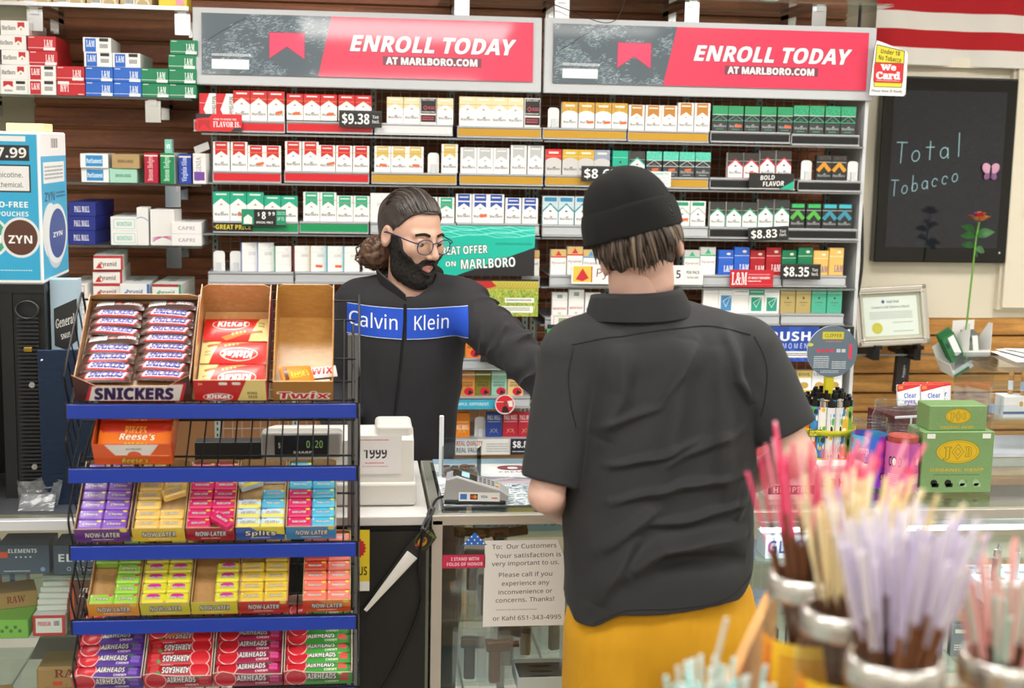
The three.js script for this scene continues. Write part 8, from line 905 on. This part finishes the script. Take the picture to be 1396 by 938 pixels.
  const hc = (x, y, z) => { const n = 0.55 + 0.75 * (0.5 + 0.5 * N3(x * 190, (y - z) * 26, 5)) , w = Math.min(ell(x, y, z, [-0.045, -0.075, -0.085], [0.052, 0.05, 0.042]), ell(x, y, z, [0.02, -0.08, -0.08], [0.05, 0.05, 0.035])) < 0.006 ? 1 : 0; return [mix(0.045, 0.12, w) * n, mix(0.034, 0.062, w) * n, mix(0.03, 0.036, w) * n]; };
  const LK = []; for (let i = 0; i < 120; i++) { const x0 = rnd(-0.068, 0.068), k = Math.sqrt(Math.max(0, 1 - (x0 / 0.078) ** 2)), pts = []; for (let q = 0; q < 6; q++) { const a = mix(0.6, 2.4, q / 5) + rnd(-0.03, 0.03); pts.push([x0 * (1 + 0.06 * Math.sin(q * 2)), 0.034 + Math.sin(a) * 0.0965 * k, -0.016 + Math.cos(a) * 0.108 * k]); } LK.push([pts, rnd(0.0022, 0.0042), pick(['#2a221e', '#3a302a', '#4d4340', '#5d544e', '#231c19', '#332a26'])]); }
  for (let i = 0; i < 130; i++) { const s = rnd(-0.085, 0.055), y0 = rnd(-0.035, -0.05), q = rnd(0, 6); LK.push([[[s * 0.8, y0, -0.085 - rnd(0, 0.025)], [s + 0.012 * Math.sin(q), y0 - 0.028, -0.105 - rnd(-0.02, 0.02)], [s * 1.1 + 0.014 * Math.sin(q + 2), y0 - 0.055, -0.1 - rnd(-0.025, 0.02)], [s * 1.05 + 0.012 * Math.sin(q + 4), y0 - rnd(0.06, 0.085), -0.085 + rnd(-0.02, 0.02)]], rnd(0.003, 0.006), pick(['#4a3426', '#3a281e', '#62462f', '#2e211a', '#70523a'])]); }
  part(t, 'hair', mergeGeometries([net(hairF, [-0.12, -0.14, -0.15], [0.1, 0.14, 0.11], 0.0036, hc), locks(LK)]).applyMatrix4(HM), vc(0.42));
  // glasses
  const gl = new THREE.Group(); gl.name = 'glasses'; gl.applyMatrix4(HM); t.add(gl); const fm = M(0x1f2450, 0.25);
  for (const s of [-1, 1]) { const pts = []; for (let i = 0; i < 28; i++) { const a = i / 28 * 6.2832, sx = 0.0245 * Math.sign(Math.cos(a)) * Math.pow(Math.abs(Math.cos(a)), 0.8), sy = 0.0205 * Math.sign(Math.sin(a)) * Math.pow(Math.abs(Math.sin(a)), 0.82); pts.push([s * 0.0325 + sx, -0.006 + sy, 0.1105 - 0.22 * Math.max(0, Math.abs(s * 0.0325 + sx) - 0.03)]); } part(gl, 'rim', tube(pts, 0.0014, 56, 6, true), fm); const cen = [s * 0.0325, -0.006, 0.1095]; const lg = grid(28, 1, (u, v) => { const p = pts[Math.round(u * 28) % 28]; return [mix(cen[0], p[0], v), mix(cen[1], p[1], v), mix(cen[2], p[2], v)]; }); part(gl, 'lens', lg, glassPane); part(gl, 'temple', tube([[s * 0.057, 0.003, 0.1045], [s * 0.074, 0.006, 0.09], [s * 0.082, 0.008, 0.03], [s * 0.083, 0.006, -0.012], [s * 0.08, -0.012, -0.032]], 0.0019, 26, 6), fm); }
  part(gl, 'bridge', tube([[-0.01, 0.003, 0.112], [0, 0.008, 0.114], [0.01, 0.003, 0.112]], 0.0017, 10, 6), fm);
  // sweatshirt
  const fold = (x, y, z) => { const u = (x - 0.32) * 0.72 - (y - 1.37) * 0.5 + (z + 3.94) * 0.4; let d = 0; if (x > 0.27) d += 0.023 * sstep(0.3, 0.4, x) * (Math.abs(Math.sin(u * 52 + 3 * N3(x * 11, y * 11, z * 11))) - 0.5) * (0.6 + 0.9 * N3(x * 12 + 4, y * 12, z * 12)); d += 0.007 * N3(x * 9, y * 6, z * 9) + 0.004 * N3(x * 22, y * 9, 4) * sstep(1.3, 1.1, y); return d; };
  const jackF = (x, y, z) => { let d = torso(x, y, z); d = smin(d, cap(x, y, z, [0.12, 1.41, -3.98], [0.035, 1.375, -4.0], 0.062, 0.066), 0.04); d = smin(d, cap(x, y, z, [0.2, 1.42, -3.97], S1, 0.062, 0.072), 0.04); d = smin(d, cap(x, y, z, S1, E1, 0.079, 0.067), 0.035); d = smin(d, cap(x, y, z, E1, W1, 0.067, 0.052), 0.02); d = smin(d, cap(x, y, z, S2, E2, 0.073, 0.062), 0.035); d = smin(d, cap(x, y, z, E2, W2, 0.062, 0.05), 0.02); d += fold(x, y, z); const n = [0.6, -0.54, 0.6]; d = smax(d, (x - 0.585) * 0.6 + (y - 1.155) * -0.54 + (z + 3.54) * 0.6, 0.004); return smax(d, -cap(x, y, z, [0.165, 1.39, -3.945], [0.168, 1.6, -3.92], 0.066, 0.08), 0.006); };
  const jm = cloth(0x29282c, 3), jg = net(jackF, [-0.18, 0.68, -4.16], [0.72, 1.5, -3.42], 0.0062);
  part(t, 'sweatshirt', jg, jm);
  part(t, 'undershirt', net((x, y, z) => Math.max(cap(x, y, z, [0.165, 1.3, -3.97], [0.165, 1.425, -3.95], 0.078, 0.066), y - 1.425 - (z + 3.95) * -0.25), [0.06, 1.28, -4.08], [0.27, 1.46, -3.85], 0.006), cloth(0x101012, 4));
  const rows = [[-0.018, 0.1425], [0.1525, 0.324]]; rows.forEach(([a, b], i) => { const cell = AT.cell('ck' + i, 300, 150, (c, w, h) => { rect(c, '#1d4fc4', -1, -1, w + 2, h + 2); speckle(c, w, h, ['#1a48b8', '#2256cc'], 500, 3); txt(c, i ? 'Klein' : 'Calvin', w * (i ? 0.1 : 0.02), h * 0.24, w * (i ? 0.62 : 0.9), h * (i ? 0.46 : 0.46), '#f2f4fa', { bold: false }); rect(c, '#c9d2e6', 0, 0, w, 4); rect(c, '#c9d2e6', 0, h - 4, w, 4); }); const g = grid(26, 14, (u, v) => { const x = mix(a, b, u), y = mix(1.288, 1.378, v) + 0.012 * (i ? u * u * 1.2 : (1 - u) * 0.8); return [x, y, hitZ(jackF, x, y, -3.75, -1) + 0.0022]; }); part(t, 'chest_panel', mapUV(g, cell), new THREE.MeshPhysicalMaterial({ map: AT.tex, roughness: 0.8, side: THREE.DoubleSide }), 'royal blue panel with white lettering'); });
  const zp = []; for (let i = 0; i < 14; i++) { const y = mix(1.39, 0.78, i / 13), x = 0.147 - 0.06 * Math.pow(i / 13, 1.3); zp.push([x, y, hitZ(jackF, x, y, -3.75, -1) + 0.001]); } part(t, 'zipper', tube(zp, 0.003, 50, 6), M(0x0c0c0e, 0.35));
  const colr = (r, dy, off) => grid(40, 6, (u, v) => { const a = mix(0.42, 5.86, u) + 0.28, rr = r + 0.014 * v + off, fall = Math.pow(Math.abs(u - 0.5) * 2, 3); return [0.163 + Math.sin(a) * rr * 1.04, 1.418 + dy + v * 0.078 * (1 - 0.45 * fall) - 0.045 * fall, -3.957 + Math.cos(a) * rr * 1.02]; });
  part(t, 'collar', colr(0.08, 0, 0.002), M(0x232126, 0.9, { side: THREE.DoubleSide })); part(t, 'collar_lining', colr(0.08, 0.002, -0.0012), M(0x77776c, 0.9, { side: THREE.DoubleSide }), 'grey collar lining');
  part(t, 'trousers', net((x, y, z) => { let d = 1; for (const s of [-0.085, 0.085]) d = smin(d, smin(cap(x, y, z, [0.155 + s, 0.8, -3.99], [0.155 + s * 1.1, 0.45, -3.98], 0.105, 0.08), cap(x, y, z, [0.155 + s * 1.1, 0.45, -3.98], [0.155 + s * 1.1, 0.08, -4.0], 0.078, 0.066), 0.02), 0.02); return smax(d, y - 0.84, 0.01); }, [-0.1, 0.0, -4.14], [0.42, 0.86, -3.84], 0.014), cloth(0x22242a, 3));
  for (const s of [-1, 1]) part(t, 'shoe', net((x, y, z) => smax(smin(ell(x, y, z, [0, 0.05, -0.03], [0.048, 0.06, 0.08]), ell(x, y, z, [0, 0.035, 0.08], [0.045, 0.042, 0.09]), 0.03), -y, 0.004), [-0.07, -0.01, -0.14], [0.07, 0.12, 0.19], 0.009).translate(0.155 + s * 0.1, 0.001, -3.95), M(0x151515, 0.5));
}

// ---- customer seen from behind
{
  const base = [0.74, 0.47, 0.38], t = thing('person', 'customer seen from behind in a black beanie, black short sleeved shirt and mustard trousers', 'person');
  const HM = mat4([0.59, 1.638, -2.768], 0.2, Math.PI - 0.16, -0.28, 1.02);
  const SL_ = [0.462, 1.405, -2.77], EL = [0.4, 1.128, -2.72], WL = [0.48, 1.015, -2.985], SR = [0.83, 1.415, -2.77], ER = [0.93, 1.208, -2.715], WR = [0.85, 1.07, -2.95];
  const handL = handSDF(V3(...WL), V3(0.25, -0.12, -0.96).normalize(), V3(0, 0.99, -0.12).normalize(), -1), handR = handSDF(V3(...WR), V3(-0.3, -0.3, -0.9).normalize(), V3(0, 0.95, -0.3).normalize(), 1);
  const torso = (x, y, z, g = 0) => { const k = (y - 0.85) / 0.6, a = 0.205 - 0.012 * sstep(0.55, 0.95, k) - 0.02 * sstep(0.95, 1.1, k), b = 0.132 + 0.012 * sstep(0.2, 0.8, k), cx = 0.658 - 0.01 * k, cz = -2.775 - 0.02 * k, r = Math.pow(Math.pow(Math.abs((x - cx) / a), 2.8) + Math.pow(Math.abs((z - cz) / b), 2.5), 1 / 2.65); return smax((r - 1) * b, y - 1.485 - g, 0.09); };
  const arms = (x, y, z, k) => { let d = cap(x, y, z, SL_, EL, 0.05 * k, 0.037 * k); d = smin(d, cap(x, y, z, EL, WL, 0.037 * k, 0.028 * k), 0.015); d = Math.min(d, smin(cap(x, y, z, SR, ER, 0.05 * k, 0.041 * k), cap(x, y, z, ER, WR, 0.041 * k, 0.028 * k), 0.015)); return d; };
  const bodyF = (x, y, z) => { let d = smax(torso(x, y, z) + 0.03, 0.84 - y, 0.03); d = smin(d, arms(x, y, z, 1), 0.03); for (const s of [-0.1, 0.1]) { d = smin(d, cap(x, y, z, [0.668 + s, 0.84, -2.78], [0.67 + s * 1.1, 0.46, -2.78], 0.085, 0.06), 0.03); d = smin(d, cap(x, y, z, [0.67 + s * 1.1, 0.46, -2.78], [0.67 + s * 1.1, 0.08, -2.77], 0.058, 0.04), 0.02); d = smin(d, cap(x, y, z, [0.67 + s * 1.1, 0.04, -2.76], [0.67 + s * 1.2, 0.03, -2.9], 0.038, 0.03), 0.02); } return smin(d, cap(x, y, z, [0.62, 1.45, -2.8], [0.582, 1.58, -2.765], 0.075, 0.057), 0.05); };
  const plain = (x, y, z) => base.map((b) => b * (1 + 0.07 * N3(x * 30, y * 30, z * 30)));
  const bodyG = net(bodyF, [0.3, -0.02, -3.15], [1.02, 1.6, -2.55], 0.016, plain), h1 = net((x, y, z) => smin(handL(x, y, z), cap(x, y, z, EL, WL, 0.037, 0.028), 0.012), [0.34, 0.9, -3.2], [0.64, 1.17, -2.66], 0.0055, plain), h2 = net((x, y, z) => smin(handR(x, y, z), smin(cap(x, y, z, ER, WR, 0.041, 0.028), cap(x, y, z, SR, ER, 0.05, 0.041), 0.015), 0.012), [0.7, 0.93, -3.15], [1.0, 1.3, -2.65], 0.0055, plain);
  part(t, 'body', mergeGeometries([headGeo(base, HM), bodyG, h1, h2, net((x, y, z) => cap(x, y, z, [0.615, 1.42, -2.795], [0.592, 1.61, -2.775], 0.066, 0.054), [0.5, 1.33, -2.9], [0.71, 1.68, -2.68], 0.006, plain)]), flesh());
  // shirt with folds
  const FOLDS = [[[[0.512, 1.205], [0.602, 1.222], [0.706, 1.264]], 0.008, 0.008], [[[0.487, 1.28], [0.62, 1.332]], 0.006, 0.01], [[[0.522, 1.129], [0.665, 1.165], [0.832, 1.184]], 0.009, 0.009], [[[0.592, 1.079], [0.713, 1.099], [0.827, 1.125]], 0.009, 0.009], [[[0.565, 0.974], [0.631, 1.032], [0.715, 1.046], [0.831, 1.055]], 0.024, 0.016], [[[0.546, 1.459], [0.537, 1.355], [0.503, 1.25]], 0.014, 0.022], [[[0.675, 1.467], [0.651, 1.325], [0.621, 1.112]], 0.012, 0.026], [[[0.762, 1.489], [0.785, 1.385], [0.826, 1.324]], 0.012, 0.014], [[[0.743, 1.459], [0.752, 1.264], [0.774, 1.11]], 0.013, 0.024], [[[0.606, 1.325], [0.698, 1.459]], 0.006, 0.01], [[[0.817, 1.187], [0.804, 1.125], [0.791, 1.079]], 0.01, 0.01], [[[0.618, 1.204], [0.744, 1.264], [0.812, 1.279]], 0.007, 0.009], [[[0.503, 1.022], [0.576, 1.082], [0.621, 1.112]], 0.01, 0.014], [[[0.5, 0.9], [0.54, 0.99], [0.58, 1.06]], 0.012, 0.018], [[[0.6, 1.0], [0.72, 1.005], [0.83, 0.99]], -0.012, 0.02]];
  const segD = (x, y, p) => { let m = 9, tt = 0; for (let i = 0; i < p.length - 1; i++) { const [ax, ay] = p[i], dx = p[i + 1][0] - ax, dy = p[i + 1][1] - ay, q = clamp(((x - ax) * dx + (y - ay) * dy) / (dx * dx + dy * dy), 0, 1), d = Math.hypot(x - ax - dx * q, y - ay - dy * q); if (d < m) { m = d; tt = (i + q) / (p.length - 1); } } return [m, Math.sin(Math.PI * clamp(tt, 0.02, 0.98))]; };
  const rumple = (x, y, z) => { let s = 0; if (z > -2.8 && x > 0.42 && x < 0.9) for (const [p, amp, w] of FOLDS) { const [d, e] = segD(x + 0.006 * N3(x * 14, y * 14, 1), y + 0.006 * N3(x * 14, y * 14, 7), p); if (d < w * 3) s += 1.7 * amp * Math.pow(e, 0.6) * Math.exp(-d * d / (w * w)); } const q = x * 0.5 - y; return -s * sstep(-2.8, -2.72, z) + 0.006 * N3(x * 7, y * 5, z * 7) + 0.0022 * N3(x * 12 + q * 6, q * 16, z * 12); };
  const hem = (x) => mix(0.853, 0.885, sstep(0.49, 0.56, x)) + 0.022 * sstep(0.6, 0.82, x) + 0.075 * Math.pow(sstep(0.8, 0.88, x), 1.3) + 0.06 * sstep(0.47, 0.445, x);
  const plane = (x, y, z, S, E, e) => { const dx = E[0] - S[0], dy = E[1] - S[1], dz = E[2] - S[2], l = Math.hypot(dx, dy, dz); return ((x - S[0]) * dx + (y - S[1]) * dy + (z - S[2]) * dz) / l - e; };
  const sleeve = (x, y, z, S, E, end, r0, r1) => smax(cap(x, y, z, S, E, r0, r1), plane(x, y, z, S, E, end), 0.006);
  const shirtF = (x, y, z) => { let d = torso(x, y, z); d = smin(d, cap(x, y, z, [0.6, 1.47, -2.79], [0.475, 1.43, -2.775], 0.07, 0.058), 0.05); d = smin(d, cap(x, y, z, [0.63, 1.47, -2.79], [0.82, 1.44, -2.775], 0.072, 0.056), 0.05); const sl = sleeve(x, y, z, SL_, EL, 0.262, 0.078, 0.062), sr = sleeve(x, y, z, SR, ER, 0.185, 0.078, 0.07); const k = mix(0.004, 0.026, sstep(1.3, 1.42, y)); let q = smin(d, sl, k); q = smin(q, sr, k); q += rumple(x, y, z); q = smax(q, hem(x) - y, 0.006); return smax(q, -cap(x, y, z, [0.612, 1.47, -2.79], [0.58, 1.62, -2.765], 0.06, 0.066), 0.005); };
  const sm = cloth(0x2b2c2e, 2.4, 0.82); part(t, 'shirt', net(shirtF, [0.29, 0.8, -3.02], [1.03, 1.56, -2.54], 0.0052), sm);
  const back = (x, y) => hitZ(shirtF, x, y, -2.5, -1, 80); const seam = (pts, r) => { const cv = new THREE.CatmullRomCurve3(pts.map((p) => V3(p[0], p[1], 0))), q = []; for (let i = 0; i <= 30; i++) { const p = cv.getPoint(i / 30); q.push([p.x, p.y, back(p.x, p.y) + 0.0002]); } return tube(q, r, 60, 5); };
  part(t, 'yoke_seam', seam([[0.442, 1.447], [0.533, 1.466], [0.637, 1.481], [0.734, 1.486], [0.818, 1.468]], 0.0016), M(0x1a1b1c, 0.9)); part(t, 'armhole_seam', seam([[0.445, 1.44], [0.436, 1.39], [0.44, 1.33], [0.452, 1.28]], 0.0014), M(0x1a1b1c, 0.9)); part(t, 'armhole_seam', seam([[0.826, 1.465], [0.848, 1.41], [0.846, 1.35], [0.838, 1.3]], 0.0014), M(0x1a1b1c, 0.9)); part(t, 'hem_stitching', seam([[0.5, 0.866], [0.56, 0.897], [0.66, 0.902], [0.78, 0.92], [0.84, 0.955]], 0.0012), M(0x1d1e20, 0.9));
  const collar = grid(60, 10, (u, v) => { const a = mix(-2.3, 2.3, u), f = Math.abs(u - 0.5) * 2, r = 0.074 + 0.004 * Math.sin(v * 3.1), tip = v < 0.5 ? 0 : 1, s = v < 0.5 ? v * 2 : 2 - v * 2; const rr = r + (tip ? 0.006 + 0.024 * (1 - s) : 0), y = 1.506 + 0.052 * s - (tip ? 0.006 * (1 - s) : 0) - 0.022 * f * f + 0.004 * Math.sin(u * 9); return [0.598 + Math.sin(a) * rr * 1.12 - 0.012 * s, y + 0.028 * Math.cos(a) * (0) + (u - 0.5) * 0.03, -2.782 + Math.cos(a) * rr * 0.95 + 0.01 * s]; }); part(t, 'collar', collar, M(0x28292b, 0.85, { side: THREE.DoubleSide, bumpMap: sm.bumpMap, bumpScale: 0.001 }));
  // trousers
  part(t, 'trousers', net((x, y, z) => { let d = smax(ell(x, y, z, [0.667, 0.84, -2.785], [0.206, 0.2, 0.122]), y - 0.99, 0.01); for (const s of [-1, 1]) { const c = 0.667 + s * 0.103; d = smin(d, smin(cap(x, y, z, [c, 0.8, -2.785], [0.667 + s * 0.107, 0.45, -2.785], 0.112, 0.1), cap(x, y, z, [0.667 + s * 0.107, 0.45, -2.78], [0.667 + s * 0.11, 0.1, -2.77], 0.1, 0.08), 0.03), 0.018); } return smax(d + 0.006 * N3(x * 12, y * 4, z * 12) + 0.005 * N3(x * 30, y * 5, z * 9), 0.06 - y, 0.01); }, [0.4, 0.03, -2.98], [0.94, 1.02, -2.56], 0.0095), cloth(0xd29a12, 3, 0.85));
  for (const s of [-1, 1]) part(t, 'shoe', net((x, y, z) => smax(smin(ell(x, y, z, [0, 0.05, 0.03], [0.048, 0.06, 0.08]), ell(x, y, z, [0, 0.035, -0.08], [0.045, 0.042, 0.09]), 0.03), -y, 0.004), [-0.07, -0.01, -0.19], [0.07, 0.12, 0.14], 0.009).translate(0.667 + s * 0.11, 0.001, -2.8), M(0xe4e2de, 0.5));
  // beanie and hair in the head's frame
  const knit = M(0x111415, 0.95, { bumpMap: noiseTex(256, 64, (u, v, x) => 128 + 110 * Math.sin(x * 0.785), 5, 1), bumpScale: 0.002, sheen: 0.2, sheenColor: new THREE.Color(0x555555) });
  const hatF = (x, y, z) => ell(x, y, z, [0.004, 0.046, -0.014], [0.098, 0.112, 0.117]) + 0.004 * N3(x * 14, y * 14, z * 14) + 0.007 * Math.exp(-((x - 0.01 - 0.2 * (y - 0.1)) ** 2) / 0.00018) * sstep(0.06, 0.14, y) * sstep(0.0, -0.05, z);
  const brim = (x, z) => 0.03 + z * 0.12;
  part(t, 'beanie', net((x, y, z) => smax(smin(hatF(x, y, z), ell(x, y, z, [0.01, 0.105, -0.045], [0.07, 0.055, 0.07]), 0.04), brim(x, z) + 0.02 - y, 0.008), [-0.13, -0.08, -0.16], [0.13, 0.2, 0.13], 0.0048).applyMatrix4(HM), knit, 'black knitted crown');
  part(t, 'beanie_cuff', net((x, y, z) => { const c = hatF(x, y, z) - 0.006, yy = y - brim(x, z); return smax(smax(c, -(c + 0.012), 0.004), Math.abs(yy - 0.032) - 0.033 + 0.002 * N3(x * 20, 3, z * 20), 0.007); }, [-0.13, -0.1, -0.16], [0.13, 0.16, 0.14], 0.0042).applyMatrix4(HM), knit);
  const LK = []; for (let i = 0; i < 330; i++) { const a = rnd(-1.28, 1.28), s = Math.sin(a), c = -Math.cos(a), y0 = 0.034 + c * 0.012 + rnd(0.0, 0.014), r = rnd(0.98, 1.1), len = (0.05 + 0.036 * (1 - Math.abs(a) / 1.3)) * rnd(0.55, 1.1), sw = rnd(-0.014, 0.02); const pt = (k) => { const y = y0 - len * k, rr = (1 - 0.17 * Math.pow(k, 1.2) * sstep(0, -0.09, y - 0.02)) * r * (1 + 0.05 * k * (1 - k)); return [s * 0.079 * rr + sw * k, y, -0.014 + c * 0.1 * rr + (k > 0.9 ? -0.003 : 0)]; }; if (Math.abs(a) > 1.1 && len > 0.06) continue; LK.push([[pt(0), pt(0.33), pt(0.66), pt(1)], rnd(0.003, 0.0058), pick(['#3d3029', '#52443a', '#2e241e', '#66574a', '#4a3c32', '#7a6a5a', '#382c25'])]); }
  const napeF = (x, y, z) => Math.max(headCore(x, y, z) - 0.004 + 0.003 * N3(x * 60, y * 20, z * 60), z + 0.005, y - 0.05, -0.046 - y - 0.012 * N3(x * 40, 2, 5) - z * 0.1); 
  part(t, 'hair', mergeGeometries([net(napeF, [-0.1, -0.1, -0.13], [0.1, 0.07, 0.03], 0.004, (x, y, z) => { const n = 0.6 + 0.6 * N3(x * 120, y * 30, z * 60); return [0.05 * n, 0.038 * n, 0.03 * n]; }), locks(LK)]).applyMatrix4(HM), vc(0.5));
}

renderer.render(scene, camera);
